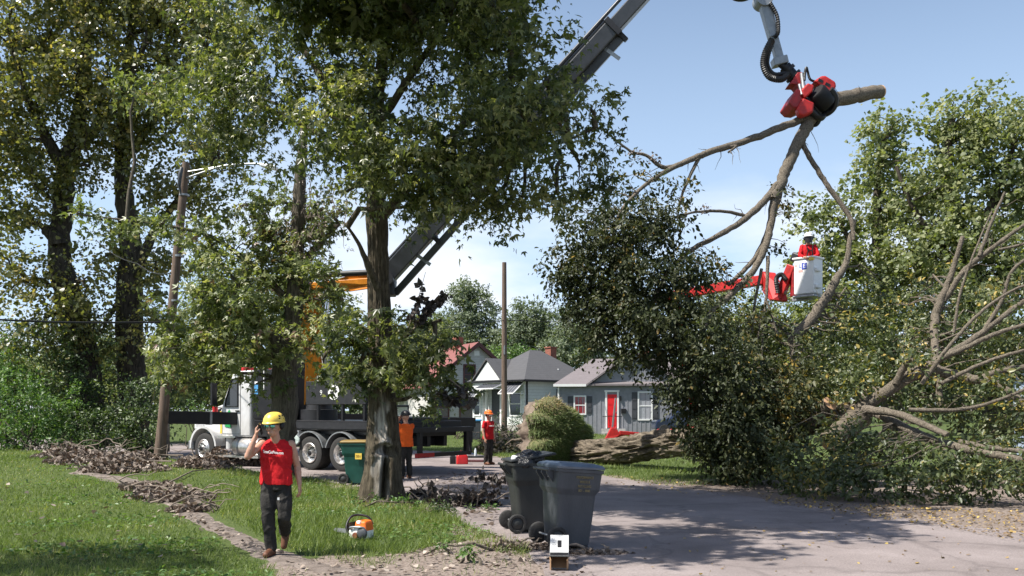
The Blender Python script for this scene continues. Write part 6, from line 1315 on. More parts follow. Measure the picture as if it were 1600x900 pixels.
ribbed([P(1257, 126, 25.6), P(1258, 112, 25.6), P(1260, 106, 25.7), P(1262, 112, 25.8), P(1266, 124, 25.8), P(1276, 128, 25.8)], .035, gr_)

# ------------------------------------------------------------------ spider lift with bucket
LB = onground(5.4, 36.2)
lift = thing('spider_lift', 'red tracked boom lift carrying a white bucket beside the hanging branch', 'lift', LB)
def redbeam(name, pts, w, h, m_='red_paint', bev=.02):
    mb = MB()
    for a, b_ in zip(pts[:-1], pts[1:]): mb.beam(a, b_, w, h)
    return mb.build(name, M[m_], lift, bevel=bev)
lz = LB.z
mb = MB(); mb.b2((5.9, 35.6, lz + .35), (8.6, 36.6, lz + 1.0)); mb.build('chassis', M['red_paint'], lift, bevel=.05)
for y in (35.4, 36.6):
    mb = MB(); mb.prism([Vector((5.9, y, lz + .0)), Vector((8.5, y, lz)), Vector((8.75, y, lz + .22)), Vector((8.5, y, lz + .45)), Vector((5.9, y, lz + .45)), Vector((5.65, y, lz + .22))], (0, .25, 0)); mb.build('track', M['rubber'], lift, bevel=.03)
# outrigger arm standing out towards the camera side
mb = MB(); w2_ = Vector((0, .16, 0)); q = [P(943, 690, 36), P(948, 682, 36), P(955, 668, 36), P(963, 669, 36), P(969, 678, 36), P(988, 684, 36.4), P(972, 690, 36.4), P(958, 686, 36)]
mb.prism(q, (0, .3, 0)); mb.build('stabiliser', M['red_paint'], lift, bevel=.03)
redbeam('stabiliser_arm', [P(968, 676, 36.1), P(1010, 680, 36.2), P(1060, 676, 36.3)], .2, .16)
redbeam('stabiliser_rod', [P(957, 668, 36.2), P(962, 622, 36.2)], .07, .07, 'steel', .01)
e0 = P(1115, 655, 35.6); e1 = P(1052, 462, 32.0); e2 = P(1195, 437, 28.6); e3 = P(1222, 466, 27.6); e4 = P(1238, 415, 27.3)
mb = MB(); mb.lathe(Vector((7.5, 36.1, lz + 1.0)), (0, 0, 1), [(0, .1), (0, .45), (.35, .4), (.5, .3), (.5, .05)], 24); mb.build('turret', M['red_paint'], lift, smooth=35)
redbeam('lower_boom', [Vector((7.5, 36.1, lz + 1.35)), e1], .3, .32)
redbeam('upper_boom', [e1, e2], .28, .3)
mb = MB(); mb.prism([e2 + Vector((-.12, -.15, .25)), e2 + Vector((.3, -.15, .2)), e3 + Vector((.05, -.15, .22)), e3 + Vector((.15, -.15, -.12)), e3 + Vector((-.35, -.15, -.05)), e2 + Vector((-.05, -.15, -.3))], (0, .35, 0)); mb.build('jib_link', M['red_paint'], lift, bevel=.03)
redbeam('jib', [e3 + Vector((-.1, 0, 0)), e4], .24, .26)
mb = MB(); mb.cyl(e2 + Vector((.2, -.2, .05)), e3 + Vector((.05, -.2, .15)), .06); mb.build('jib_cylinder', M['steel'], lift, smooth=40)
ribbed([P(1216, 458, 27.4), P(1213, 436, 27.4), P(1221, 429, 27.4), P(1229, 438, 27.3)], .07, lift)
BK = 27.0
mb = MB(); x0, x1 = P(1241, 0, BK).x, P(1285, 0, BK).x; zt, zb = P(0, 405, BK).z, P(0, 461, BK).z
bc = Vector(((x0 + x1) / 2, BK, zb)); brot = R(-46)
BM = wmat(bc, brot); bw, bdp, bh = .6, .54, zt - zb; bu = mbm(BM)
t_ = .03
bu.box((0, 0, .02), (bw * .96, bdp * .96, .04))
for (cx, cy_, sx, sy) in ((0, -bdp / 2, bw, t_), (0, bdp / 2, bw, t_), (-bw / 2, 0, t_, bdp), (bw / 2, 0, t_, bdp)): bu.box((cx, cy_, bh / 2 + .02), (sx + (t_ if sy == t_ else 0), sy, bh), taper=(1.0, 1.0))
buck = bu.build('bucket', M['white'], lift, bevel=.02)
mb = mbm(BM)
for (cx, cy_, sx, sy) in ((0, -bdp / 2 - .02, bw + .12, .06), (0, bdp / 2 + .02, bw + .12, .06), (-bw / 2 - .02, 0, .06, bdp + .04), (bw / 2 + .02, 0, .06, bdp + .04)): mb.box((cx, cy_, bh + .01), (sx, sy, .06))
mb.build('bucket_rim', M['white'], buck, bevel=.015)
mb = mbm(BM)
for z in (.22, .72): mb.box((bw / 2 + .05, -.1, z), (.1, .26, .11))
mb.build('foot_step', M['white'], buck, bevel=.02)
mb = mbm(BM); mb.box((0, 0, -.06), (bw + .1, bdp + .1, .07)); mb.beam((-.5, 0, -.1), (.1, 0, -.1), .2, .12); mb.build('bucket_base', M['steel'], buck, bevel=.02)
mb = mbm(BM); mb.box((.02, -bdp / 2 - .022, bh - .24), (.16, .006, .19)); mb.build('blue_sign', mat('blue_sign_print', (.05, .08, .4), .5, .1, 5), buck)
text_mesh('sign_letter', 'E', .17, BM @ Matrix.Translation((.02, -bdp / 2 - .0265, bh - .24)) @ Matrix.Rotation(R(90), 4, 'X'), M['offwhite'], buck)
text_mesh('sign_letter', 'L', .17, BM @ Matrix.Translation((-.12, -bdp / 2 - .0205, bh - .22)) @ Matrix.Rotation(R(90), 4, 'X'), mat('pale_blue_print', (.2, .27, .55), .5, .1, 5), buck)
mb = mbm(BM); mb.box((-.1, -bdp / 2 - .018, bh - .38), (.14, .005, .07)); mb.box((-.25, -bdp / 2 - .018, bh - .2), (.05, .005, .06)); mb.build('faded_sticker', mat('faded_pink_print', (.6, .38, .34), .6, .2, 40), buck)
mb = mbm(BM); mb.box((.24, -.26, bh - .03), (.16, .12, .14)); mb.build('yellow_strap', M['yellow'], buck, bevel=.03)
mb = mbm(BM); mb.box((-.42, .02, bh + .1), (.26, .2, .28), Matrix.Rotation(R(25), 3, 'Y')); mb.build('control_box', M['dark_steel'], buck, bevel=.04)
mb = MB(); mb.box(e4 + Vector((.05, 0, -.5)), (.18, .24, .9)); mb.build('levelling_bracket', M['dark_red'], lift, bevel=.03)
# ------------------------------------------------------------------ people
def cap(mb, a, b, ra, rb, n=14):
    a = Vector(a); b = Vector(b); L_ = max((b - a).length, 1e-4); prof = []
    for k in range(6): t = math.pi / 2 * (1 - k / 5.0); prof.append((-ra * math.sin(t), max(.0008, ra * math.cos(t))))
    for k in range(6): t = math.pi / 2 * k / 5.0; prof.append((L_ + rb * math.sin(t), max(.0008, rb * math.cos(t))))
    mb.lathe(a, b - a if (b - a).length > 1e-4 else Vector((0, 0, 1)), prof, n)
def loft(mb, rings, n=24, cl=True):
    """rings: (centre, half-width vector, half-depth vector)"""
    vs = []; fs = []
    for (c, u, v) in rings:
        c, u, v = Vector(c), Vector(u), Vector(v)
        for k in range(n):
            a = 2 * math.pi * k / n; ca, sa = math.cos(a), math.sin(a); p_ = 2.5
            ca = math.copysign(abs(ca) ** (2 / p_), ca); sa = math.copysign(abs(sa) ** (2 / p_), sa); vs.append(c + u * ca + v * sa)
    for i in range(len(rings) - 1):
        for k in range(n): k2 = (k + 1) % n; fs.append((i * n + k, i * n + k2, (i + 1) * n + k2, (i + 1) * n + k))
    fs.append(tuple(range(n - 1, -1, -1))); fs.append(tuple((len(rings) - 1) * n + k for k in range(n)))
    mb.add(vs, fs)
def fuse(mb, name, matx, parent, voxel, smooth=4, wrinkle=0.0, wscale=9.0, seed=0):
    """melt overlapping shapes into one continuous surface"""
    me = bpy.data.meshes.new(name); me.from_pydata([tuple(p) for p in mb.v], [], mb.f)
    bm = bmesh.new(); bm.from_mesh(me); bmesh.ops.recalc_face_normals(bm, faces=bm.faces); bm.to_mesh(me); bm.free()
    o = bpy.data.objects.new(name, me); C.objects.link(o)
    r = o.modifiers.new('r', 'REMESH'); r.mode = 'VOXEL'; r.voxel_size = voxel; r.use_smooth_shade = True
    s = o.modifiers.new('s', 'SMOOTH'); s.factor = .5; s.iterations = smooth
    dg = bpy.context.evaluated_depsgraph_get(); m2 = bpy.data.meshes.new_from_object(o.evaluated_get(dg)); C.objects.unlink(o); bpy.data.objects.remove(o); bpy.data.meshes.remove(me)
    if wrinkle > 0:
        nm = [v.normal.copy() for v in m2.vertices]
        for v, n_ in zip(m2.vertices, nm):
            p_ = v.co; w_ = mnoise.noise(Vector((p_.x * wscale, p_.y * wscale, p_.z * wscale * .55 + seed)) + Vector((0, 0, mnoise.noise(p_ * 5) * 1.5)))
            w_ = (1 - abs(w_) * 2.2); v.co = p_ + n_ * max(-.15, w_ - .5) * wrinkle
    m2.transform(MATW[parent].inverted()); m2.name = name
    for p_ in m2.polygons: p_.use_smooth = True
    return link(name, m2, matx, parent)
def hand(mb, wr, dirv, palm, curl=.5, sc_=1.0, thumb_side=1):
    """palm slab, four fingers of unequal length and a thumb from the side of the palm"""
    d = Vector(dirv).normalized(); n = (Vector(palm) - d * Vector(palm).dot(d)).normalized(); s = d.cross(n) * thumb_side; wr = Vector(wr)
    pc = wr + d * .05 * sc_
    for k in (-1, 0, 1): cap(mb, wr + s * .017 * k * sc_, wr + d * .088 * sc_ + s * .026 * k * sc_, .0165 * sc_, .0135 * sc_, 10)
    for i, (off, L_) in enumerate(((.031, .070), (.0105, .080), (-.0105, .074), (-.031, .058))):
        p0 = wr + d * .09 * sc_ + s * off * sc_; a = curl * (.7 + .12 * i); q = p0
        for j, seg in enumerate((.45, .32, .23)):
            dirj = d * math.cos(a) + n * math.sin(a); e = q + dirj * L_ * seg * sc_; cap(mb, q, e, (.0092 - .001 * j) * sc_, (.0085 - .001 * j) * sc_, 8); q = e; a += curl * .75
    p0 = wr + d * .03 * sc_ + s * .026 * sc_; e = p0 + (d * .55 + s * .65 + n * .35).normalized() * .042 * sc_; cap(mb, p0, e, .0135 * sc_, .011 * sc_, 8); cap(mb, e, e + (d * .85 + s * .15 + n * .5).normalized() * .034 * sc_, .0105 * sc_, .008 * sc_, 8)
def head(mb, c, f, up=Vector((0, 0, 1))):
    f = Vector(f).normalized(); r = f.cross(up).normalized(); Rm = Matrix((r, f, up)).transposed()
    c = Vector(c); HS = 1.1; w = lambda x, y, z: c + (r * x + f * y + up * z) * HS
    mb.ball(w(0, -.012, .02), (.083, .105, .115), 20, 14, Rm); mb.ball(w(0, .018, -.055), (.062, .075, .068), 16, 10, Rm); mb.ball(w(0, .05, -.095), (.034, .03, .025), 12, 8, Rm)
    cap(mb, w(0, .088, .012), w(0, .110, -.028), .009, .014); cap(mb, w(-.012, .098, -.03), w(.012, .098, -.03), .010, .010)
    cap(mb, w(-.02, .086, -.066), w(.02, .086, -.066), .009, .009); cap(mb, w(-.018, .082, -.08), w(.018, .082, -.08), .009, .009)
    cap(mb, w(-.04, .08, .036), w(.04, .08, .036), .012, .012)
    for s in (-1, 1): mb.ball(w(s * .078, -.008, -.01), (.012, .022, .034), 10, 8, Rm); mb.ball(w(s * .045, .062, -.03), (.024, .02, .022), 10, 8, Rm)
    return w, Rm
def dome_helmet(c, f, matx, parent, brim=.045, name='helmet', r=(.126, .152, .13), up=Vector((0, 0, 1)), detail=None, trim=M['black']):
    f = Vector(f).normalized(); rr = f.cross(up).normalized(); c = Vector(c)
    mb = MB(); n, m_ = 36, 12; vs = []; fs = []
    prof = [(1.0 + brim / .13, -.02), (1.0 + brim / .14, .01), (1.03, .06)] + [(math.cos(t) ** .8, .06 + .94 * math.sin(t)) for t in np.linspace(.02, math.pi / 2 - .03, m_)]
    for q, (k_, z_) in enumerate(prof):
        for k in range(n):
            a = 2 * math.pi * k / n; front = max(0, math.sin(a)); kk = k_ if q > 2 else 1.03 + (k_ - 1.03) * (.25 + .75 * front ** 1.5)
            vs.append(c + rr * math.cos(a) * r[0] * kk + f * math.sin(a) * r[1] * kk + up * (z_ * r[2] - (.012 * front if q < 2 else 0)))
    for i in range(len(prof) - 1):
        for k in range(n): k2 = (k + 1) % n; fs.append((i * n + k, i * n + k2, (i + 1) * n + k2, (i + 1) * n + k))
    fs.append(tuple((len(prof) - 1) * n + k for k in range(n))); mb.add(vs, fs); h_ = mb.build(name, matx, parent, smooth=50)
    mb = MB(); mb.ball(c + up * .0, (r[0] * .97, r[1] * .97, .03), 24, 8, Matrix((rr, f, up)).transposed()); mb.build('headband', trim, h_)
    if detail: detail(c, f, rr, up, h_)
    return h_
def torso_rings(pel, che, shl, shr, r, f, z0, wmul=1.0, hemw=.205, dep=1.0):
    up = Vector((0, 0, 1)); mid = (shl + shr) / 2; sw = (shr - shl); sv = sw.normalized(); half = sw.length / 2
    def rg_(c, w_, d_, v=None): vv = v or r; ff = Vector((-vv.y, vv.x, 0)).normalized(); return (c, vv * w_ * wmul, ff * d_ * wmul * dep)
    hem = Vector((pel.x, pel.y, z0))
    return [rg_(hem, hemw, .138), rg_(hem.lerp(che, .25), hemw * .97, .135), rg_(hem.lerp(che, .6), .188, .126), rg_(che, .198, .134, sv), rg_(che.lerp(mid, .45), .205, .13, sv), rg_(che.lerp(mid, .8), half + .02, .105, sv), rg_(mid + up * .015, half - .005, .078, sv), rg_(mid + up * .05, .095, .068, sv), rg_(mid + up * .062, .072, .06, sv)]
def person(label, base, J, f, shirt, trouser, voxel, sleeve=0.0, hem=.88, hands=None, helmet=None, boots=True, lower=True, arms_r=1.0, wr_=.012, hat_fn=None, glasses=None, dep=1.0):
    """J: joint positions relative to base"""
    base = Vector(base); t_ = thing('person', label, 'person', base); f = Vector(f).normalized(); r = f.cross(Vector((0, 0, 1))).normalized()
    j = {k: base + Vector(v) for k, v in J.items()}
    mb = MB(); w, Rm = head(mb, j['head'], J.get('face', f))
    cap(mb, j['neck'] - Vector((0, 0, .06)), j['head'] - Vector((0, 0, .06)), .062, .056)
    rings = torso_rings(j['pelvis'], j['chest'], j['shl'], j['shr'], r, f, base.z + hem, .78, .15, dep); loft(mb, rings)
    hd = hands or {}
    for s in 'lr':
        sh, el, wr = j['sh' + s], j['el' + s], j['wr' + s]
        cap(mb, sh, el, .054 * arms_r, .043 * arms_r); cap(mb, sh.lerp(el, .35), sh.lerp(el, .6), .052 * arms_r, .049 * arms_r); cap(mb, el, el.lerp(wr, .35), .043 * arms_r, .044 * arms_r); cap(mb, el.lerp(wr, .3), wr, .043 * arms_r, .029 * arms_r)
        hdv = hd.get(s, {}); hand(mb, wr, hdv.get('dir', wr - el), hdv.get('palm', -r if s == 'r' else r), hdv.get('curl', .45), 1.05, hdv.get('thumb', 1))
    if lower:
        for s in 'lr':
            cap(mb, j['hip' + s], j['kn' + s], .07, .05); cap(mb, j['kn' + s], j['an' + s], .05, .038); cap(mb, j['an' + s], j['toe' + s], .04, .03)
        loft(mb, [(j['pelvis'] - Vector((0, 0, .1)), r * .13, f * .09), (j['pelvis'] + Vector((0, 0, .1)), r * .15, f * .1)])
    fuse(mb, 'body', M['skin'], t_, voxel, 3)
    mb = MB(); loft(mb, torso_rings(j['pelvis'], j['chest'], j['shl'], j['shr'], r, f, base.z + hem, 1.0, .212, dep))
    if sleeve:
        for s in 'lr':
            sh, el, wr = j['sh' + s], j['el' + s], j['wr' + s]
            if sleeve <= 1: cap(mb, sh, sh.lerp(el, sleeve), .068, .066)
            else: cap(mb, sh, el, .066, .056); cap(mb, el, el.lerp(wr, sleeve - 1), .056, .044)
    sh_o = fuse(mb, 'shirt', shirt, t_, voxel * 1.3, 3, wr_, 9, 3)
    if lower:
        mb = MB(); loft(mb, [(j['pelvis'] + Vector((0, 0, -.11)), r * .155, f * .115), (j['pelvis'] + Vector((0, 0, -.02)), r * .178, f * .125), (j['pelvis'] + Vector((0, 0, .06)), r * .172, f * .12)])
        for s in 'lr':
            cap(mb, j['hip' + s], j['kn' + s], .098, .078); cap(mb, j['kn' + s], j['an' + s].lerp(j['kn' + s], .08), .078, .072)
            cap(mb, j['hip' + s].lerp(j['kn' + s], .35), j['hip' + s].lerp(j['kn' + s], .75), .098, .09)
        fuse(mb, 'trousers', trouser, t_, voxel * 1.4, 3, .02, 11, 8)
        for s in 'lr':
            an, toe = j['an' + s], j['toe' + s]; dv = (toe - an); mb = MB(); hz = Vector((dv.x, dv.y, 0)).normalized() if Vector((dv.x, dv.y, 0)).length > 1e-3 else f
            cap(mb, an + Vector((0, 0, .03)), an - Vector((0, 0, .01)), .054, .05); cap(mb, an - Vector((0, 0, .035)) - hz * .02, toe, .045, .04); cap(mb, an.lerp(toe, .3), toe, .046, .042)
            bt_ = fuse(mb, 'boot', M['boot'], t_, .009, 2)
    if helmet: helmet(j['head'], Vector(J.get('face', f)).normalized(), t_)
    if glasses:
        mb = MB(); ff = Vector(J.get('face', f)).normalized(); rr = ff.cross(Vector((0, 0, 1))).normalized()
        for s in (-1, 1): mb.ball(j['head'] + rr * s * .036 + ff * .096 + Vector((0, 0, .008)), (.038, .017, .027), 14, 8, Matrix((rr, ff, Vector((0, 0, 1)))).transposed())
        g_ = mb.build('sunglasses', glasses, t_, smooth=60)
        mb = MB(); mb.tube([j['head'] - rr * .078 - ff * .02 + Vector((0, 0, .012)), j['head'] - rr * .07 + ff * .085 + Vector((0, 0, .03)), j['head'] + ff * .115 + Vector((0, 0, .028)), j['head'] + rr * .07 + ff * .085 + Vector((0, 0, .03)), j['head'] + rr * .078 - ff * .02 + Vector((0, 0, .012))], .005, 6); mb.build('frame', M['black'], g_)
    return t_, j, sh_o
def vents(c, f, rr, up, h_):
    mb = MB()
    for s in (-1, 1):
        for (y, z) in ((-.02, .085), (.04, .08), (-.02, .045), (.05, .05)): mb.ball(c + rr * s * .098 * (1.12 - z * 1.6) + f * y + up * z, (.02, .016, .012), 8, 6)
    mb.build('vent', M['black'], h_)
    for s in (-1, 1):
        mb = MB(); mb.ball(c + rr * s * .105 - f * .015 - up * .045, (.032, .042, .05), 14, 10); mb.build('ear_defender', M['black'], h_, smooth=60)
def white_band(c, f, rr, up, h_):
    vents(c, f, rr, up, h_); mb = MB(); mb.ball(c + f * .075 + up * .088, (.035, .03, .024), 10, 8); mb.build('front_badge', M['white'], h_, smooth=60)

# the man on the phone, walking towards the camera
d1 = 11.3; b1_ = onground(-3.02, d1, .0); F1 = Vector((-.22, -.97, 0))
J1 = dict(head=(.035, -.06, 1.64), face=(-.30, -.95, -.05), neck=(.05, -.005, 1.475), chest=(.05, 0, 1.24), pelvis=(.045, .02, .95),
          shr=(-.128, .0, 1.415), elr=(-.262, -.17, 1.265), wrr=(-.165, -.155, 1.52), shl=(.232, .02, 1.41), ell=(.292, .09, 1.125), wrl=(.335, .02, .90),
          hipr=(-.045, .0, .90), knr=(-.035, -.075, .485), anr=(.0, -.03, .085), toer=(-.03, -.19, .045), hipl=(.135, .02, .90), knl=(.165, -.06, .50), anl=(.085, .30, .26), toel=(.075, .27, .085))
man, j, sh_o = person('man in red sleeveless shirt and yellow helmet holding a phone to his ear', b1_, J1, F1, M['red_cloth'], M['trouser'], .0075, 0, .905,
       {'r': dict(dir=(.05, .04, 1), palm=(.9, .35, 0), curl=.55, thumb=-1), 'l': dict(dir=(.10, -.12, -1), palm=(-.9, .1, 0), curl=.5, thumb=1)},
       lambda c, f, p_: dome_helmet(c + Vector((0, 0, .05)), f, M['yellow'], p_, .014, detail=white_band), glasses=M['lens'], wr_=.02)
text_mesh('shirt_print', 'TreeCutPros.com', .052, Matrix.Translation(j['chest'] + Vector((.0, -.158, .075))) @ Matrix.Rotation(R(-8), 4, 'Z') @ Matrix.Rotation(R(4), 4, 'Y') @ Matrix.Rotation(R(84), 4, 'X'), M['offwhite'], man, .004, width=.27)
mb = MB(); ph = j['wrr'] + Vector((.055, .0, .09)); mb.box(ph, (.014, .075, .15), Matrix.Rotation(R(-14), 3, 'Y') @ Matrix.Rotation(R(15), 3, 'X')); phone = mb.build('mobile_phone', M['black'], None, bevel=.006); tag(phone, 'black phone held at the ear of the man in yellow helmet', 'phone')
mb = MB(); mb.tube([j['head'] + Vector((-.08, -.02, -.04)), j['head'] + Vector((-.05, -.07, -.11)), j['head'] + Vector((-.015, -.09, -.12))], .004, 5); mb.build('chin_strap', M['black'], man)
mb = MB(); mb.b2(j['pelvis'] + Vector((.05, -.15, -.23)), j['pelvis'] + Vector((.075, -.142, -.2))); mb.build('trouser_badge', M['offwhite'], man)

def stand(dx=0, **k):
    J = dict(head=(0, -.01, 1.655), neck=(0, 0, 1.475), chest=(0, 0, 1.24), pelvis=(0, .01, .95), shr=(-.185, 0, 1.415), elr=(-.235, .02, 1.13), wrr=(-.235, -.06, .88), shl=(.185, 0, 1.415), ell=(.235, .02, 1.13), wrl=(.235, -.06, .88),
             hipr=(-.09, 0, .90), knr=(-.1, -.02, .49), anr=(-.11, .03, .085), toer=(-.13, -.13, .045), hipl=(.09, 0, .90), knl=(.1, -.02, .49), anl=(.11, .03, .085), toel=(.13, -.13, .045)); J.update(k); return J
def turn(J, ang):
    c_, s_ = math.cos(ang), math.sin(ang); return {k: (v[0] * c_ - v[1] * s_, v[0] * s_ + v[1] * c_, v[2]) for k, v in J.items()}
# worker by the outrigger foot, turned to the right
a2 = R(48); b2_ = onground((763 - 800) * 30.1 / F, 30.1, .03); F2 = Vector((math.sin(a2), -math.cos(a2), 0))
J2 = turn(stand(), a2); J2['face'] = (.75, -.66, 0)
w2_, j2, s2 = person('worker in red T-shirt and orange helmet standing by the outrigger foot', b2_, J2, F2, M['red_cloth'], M['trouser'], .013, .5, .86, None,
       lambda c, f, p_: dome_helmet(c + Vector((0, 0, .062)), f, M['orange'], p_, .03, detail=vents), glasses=M['white'], wr_=.012)
text_mesh('shirt_print', 'TreeCutPros.com', .05, Matrix.Translation(j2['chest'] + F2 * .15 + Vector((0, 0, .07))) @ Matrix.Rotation(a2, 4, 'Z') @ Matrix.Rotation(R(86), 4, 'X'), M['offwhite'], w2_, .004, width=.25)
# worker in orange half hidden by the maple, hands raised to the face
b3_ = onground((634 - 800) * 24.0 / F, 24.0, .03); F3 = Vector((-.55, .83, 0))
a3 = math.atan2(F3.x, -F3.y)
J3 = turn(stand(elr=(-.27, -.2, 1.30), wrr=(-.09, -.22, 1.58), ell=(.30, -.16, 1.32), wrl=(.10, -.2, 1.58)), a3)
person('worker in orange shirt half hidden behind the maple trunk, hands raised', b3_, J3, F3, M['orange_cloth'], M['trouser'], .013, .5, .86,
       {'r': dict(dir=Vector(J3['head']) - Vector(J3['wrr']) + Vector((0, 0, .2)), palm=F3, curl=.7), 'l': dict(dir=Vector(J3['head']) - Vector(J3['wrl']) + Vector((0, 0, .2)), palm=F3, curl=.7)},
       lambda c, f, p_: dome_helmet(c + Vector((0, 0, .05)), f, M['black'], p_, .03, 'cap'))
# operator in the bucket
bz = BM @ Vector((0, 0, .045)); F4 = Vector((-.12, -.99, 0))
J4 = turn(stand(elr=(-.27, -.1, 1.14), wrr=(-.16, -.26, 1.05), ell=(.27, -.1, 1.14), wrl=(.06, -.27, 1.05), toer=(-.12, -.1, .045), toel=(.12, -.1, .045)), R(-8))
def white_helmet(c, f, p_):
    h_ = dome_helmet(c + Vector((0, 0, .062)), f, M['white'], p_, .03)
    mb = MB(); rr = f.cross(Vector((0, 0, 1))).normalized(); n = 10; vs = []; fs = []
    for z in (.05, -.06, -.15):
        for k in range(n + 1): a = math.pi * (.12 + .76 * k / n); vs.append(c + rr * .115 * math.cos(a) + f * .15 * math.sin(a) + Vector((0, 0, z)))
    for i in range(2):
        for k in range(n): fs.append((i * (n + 1) + k, i * (n + 1) + k + 1, (i + 1) * (n + 1) + k + 1, (i + 1) * (n + 1) + k))
    mb.add(vs, fs); mb.build('visor', M['black'], h_, smooth=60)
    for s in (-1, 1): mb = MB(); mb.ball(c + rr * s * .11, (.035, .045, .055), 12, 8); mb.build('ear_defender', M['black'], h_, smooth=60)
op_, j4, s4 = person('operator in red with white helmet and dark visor standing in the bucket', bz, J4, F4, M['red_cloth'], M['trouser'], .013, 1.75, .86, None, white_helmet, dep=.9)
mb = MB()
for s in (-1, 1): mb.tube([j4['chest'] + Vector((s * .1, -.14, .2)), j4['chest'] + Vector((s * .06, -.165, 0)), j4['chest'] + Vector((s * .11, -.155, -.2))], .018, 6)
mb.box(j4['chest'] + Vector((0, -.16, .03)), (.15, .02, .03)); mb.build('harness', M['black'], op_)

# ------------------------------------------------------------------ wheeled carts
def rrect(hx, hy, rad, n=6):
    pts = []
    for (sx, sy, a0) in ((1, 1, 0), (-1, 1, 90), (-1, -1, 180), (1, -1, 270)):
        for k in range(n + 1): a = R(a0 + 90 * k / n); pts.append((sx * (hx - rad) + rad * math.cos(a), sy * (hy - rad) + rad * math.sin(a)))
    return pts
def rings_mesh(mb, rows):
    """rows: (z, hx, hy, rad, dx)"""
    vs = []; fs = []; n = 28
    for (z, hx, hy, rad, dx) in rows: vs += [(x + dx, y, z) for x, y in rrect(hx, hy, rad)]
    for i in range(len(rows) - 1):
        for k in range(n): k2 = (k + 1) % n; fs.append((i * n + k, i * n + k2, (i + 1) * n + k2, (i + 1) * n + k))
    fs.append(tuple(range(n - 1, -1, -1))); fs.append(tuple((len(rows) - 1) * n + k for k in range(n))); mb.add(vs, fs)
def cart(label, loc, ang, body, lidm, s=1.0, lid='closed', group=None, name='wheeled_cart', tilt=0.0):
    Mx = wmat(loc, ang) @ Matrix.Translation((.2, 0, 0)) @ Matrix.Rotation(tilt, 4, 'Y') @ Matrix.Translation((-.2, 0, 0)) @ Matrix.Scale(s, 4); t_ = thing(name, label, 'bin', loc, ang, group); mk = lambda: mbm(Mx)
    mb = mk(); rings_mesh(mb, [(.03, .215, .215, .05, .015), (.05, .235, .235, .06, .015), (.40, .262, .255, .06, .008), (.70, .28, .272, .06, .0), (.715, .282, .274, .06, 0), (.775, .318, .298, .05, 0), (.80, .32, .30, .05, 0), (1.0, .334, .308, .05, 0), (1.005, .352, .326, .05, 0), (1.045, .354, .328, .05, 0), (1.045, .325, .30, .04, 0), (.9, .30, .28, .04, 0)])
    mb.build('body', body, t_, smooth=40)
    for y in (-.29, .29):
        mb = mk(); mb.b2((-.12, y - .03 if y > 0 else y - .002, .765), (.12, y + .002 if y > 0 else y + .03, .79)); mb.build('lift_lug', body, t_)
    mb = mk()
    for y in (-.16, 0, .16): mb.prism([(-.43, y - .012, 1.0), (-.335, y - .012, 1.0), (-.335, y - .012, .86), (-.43, y - .012, .97)], (0, .024, 0))
    mb.cyl((-.43, -.24, 1.02), (-.43, .24, 1.02), .018, n=10); mb.build('handle', body, t_, smooth=40)
    if lid == 'closed':
        mb = mbm(Mx @ Matrix.Translation((-.36, 0, 1.05)) @ Matrix.Rotation(R(-0.5), 4, 'Y') @ Matrix.Translation((.36, 0, -1.05))); rows = [(1.048, .36, .335, .05, .0), (1.075, .365, .34, .05, .0), (1.105, .34, .315, .06, -.005), (1.125, .26, .24, .08, -.02)]; rings_mesh(mb, rows)
        for k, p_ in enumerate(mb.v): pass
        lo = mb.build('lid', lidm, t_, smooth=40)
        mb = mk()
        for y in (-.2, 0, .2): mb.b2((-.28, y - .035, 1.105), (.22, y + .035, 1.13))
        mb.build('lid_rib', lidm, lo, bevel=.012)
        mb = mk(); mb.b2((.355, -.1, 1.05), (.40, .1, 1.085)); mb.build('lid_lip', lidm, lo, bevel=.01)
        lo.matrix_parent_inverse = Matrix.Identity(4)
    else:
        mb = mbm(Mx @ Matrix.Translation((-.36, 0, 1.05)) @ Matrix.Rotation(R(-9), 4, 'Y')); mb.box((.36, .06, .02), (.72, .66, .035)); mb.build('lid', lidm, t_, bevel=.015)
    for y in (-.285, .285):
        s_ = 1 if y > 0 else -1; mb = mk(); mb.lathe((-.27, y, .145), (0, s_, 0), [(-.03, .05), (-.03, .125), (-.02, .14), (.02, .145), (.035, .13), (.035, .1), (.015, .09), (.015, .05)], 28); wh = mb.build('wheel', M['rubber'], t_, smooth=35)
        mb = mk(); mb.lathe((-.27, y, .145), (0, s_, 0), [(.012, .088), (.02, .085), (.03, .05), (.04, .03), (.04, .001)], 20, False); mb.build('hub', M['dark_plastic'], wh, smooth=40)
    mb = mk(); mb.cyl((-.27, -.29, .145), (-.27, .29, .145), .014, n=8); mb.build('axle', M['steel'], t_)
    return t_, Mx
c1 = Vector((.71, 12.0, .012)); ca = R(23)
near, MX = cart('grey wheeled bin with closed lid and gold lettering on its side', c1, ca, M['grey_plastic'], M['lid_plastic'], 1.0, tilt=R(4.5))
for k, (tx, w_) in enumerate((('PERFORMANCE', .25), ('WASTE &', .15), ('RECYCLING', .19), ('801 - 4000', .17))):
    text_mesh('side_print', tx, .048, MX @ Matrix.Translation((.06, -.3235 + .0005 * k, .945 - .058 * k)) @ Matrix.Rotation(R(92), 4, 'X'), M['gold_print'], near, .004, width=w_)
text_mesh('serial_print', '1 ~ 4  1806', .04, MX @ Matrix.Translation((-.339, .0, .93)) @ Matrix.Rotation(R(-90), 4, 'Z') @ Matrix.Rotation(R(92), 4, 'X'), M['offwhite'], near, .004, width=.2)
c2 = Vector((.27, 13.7, .012))
cart('black wheeled bin with lid propped up by a rubbish bag, left of the grey one', c2, R(14), M['dark_plastic'], M['dark_plastic'], 1.0, 'ajar')
mb = MB()
rgk = np.random.default_rng(9)
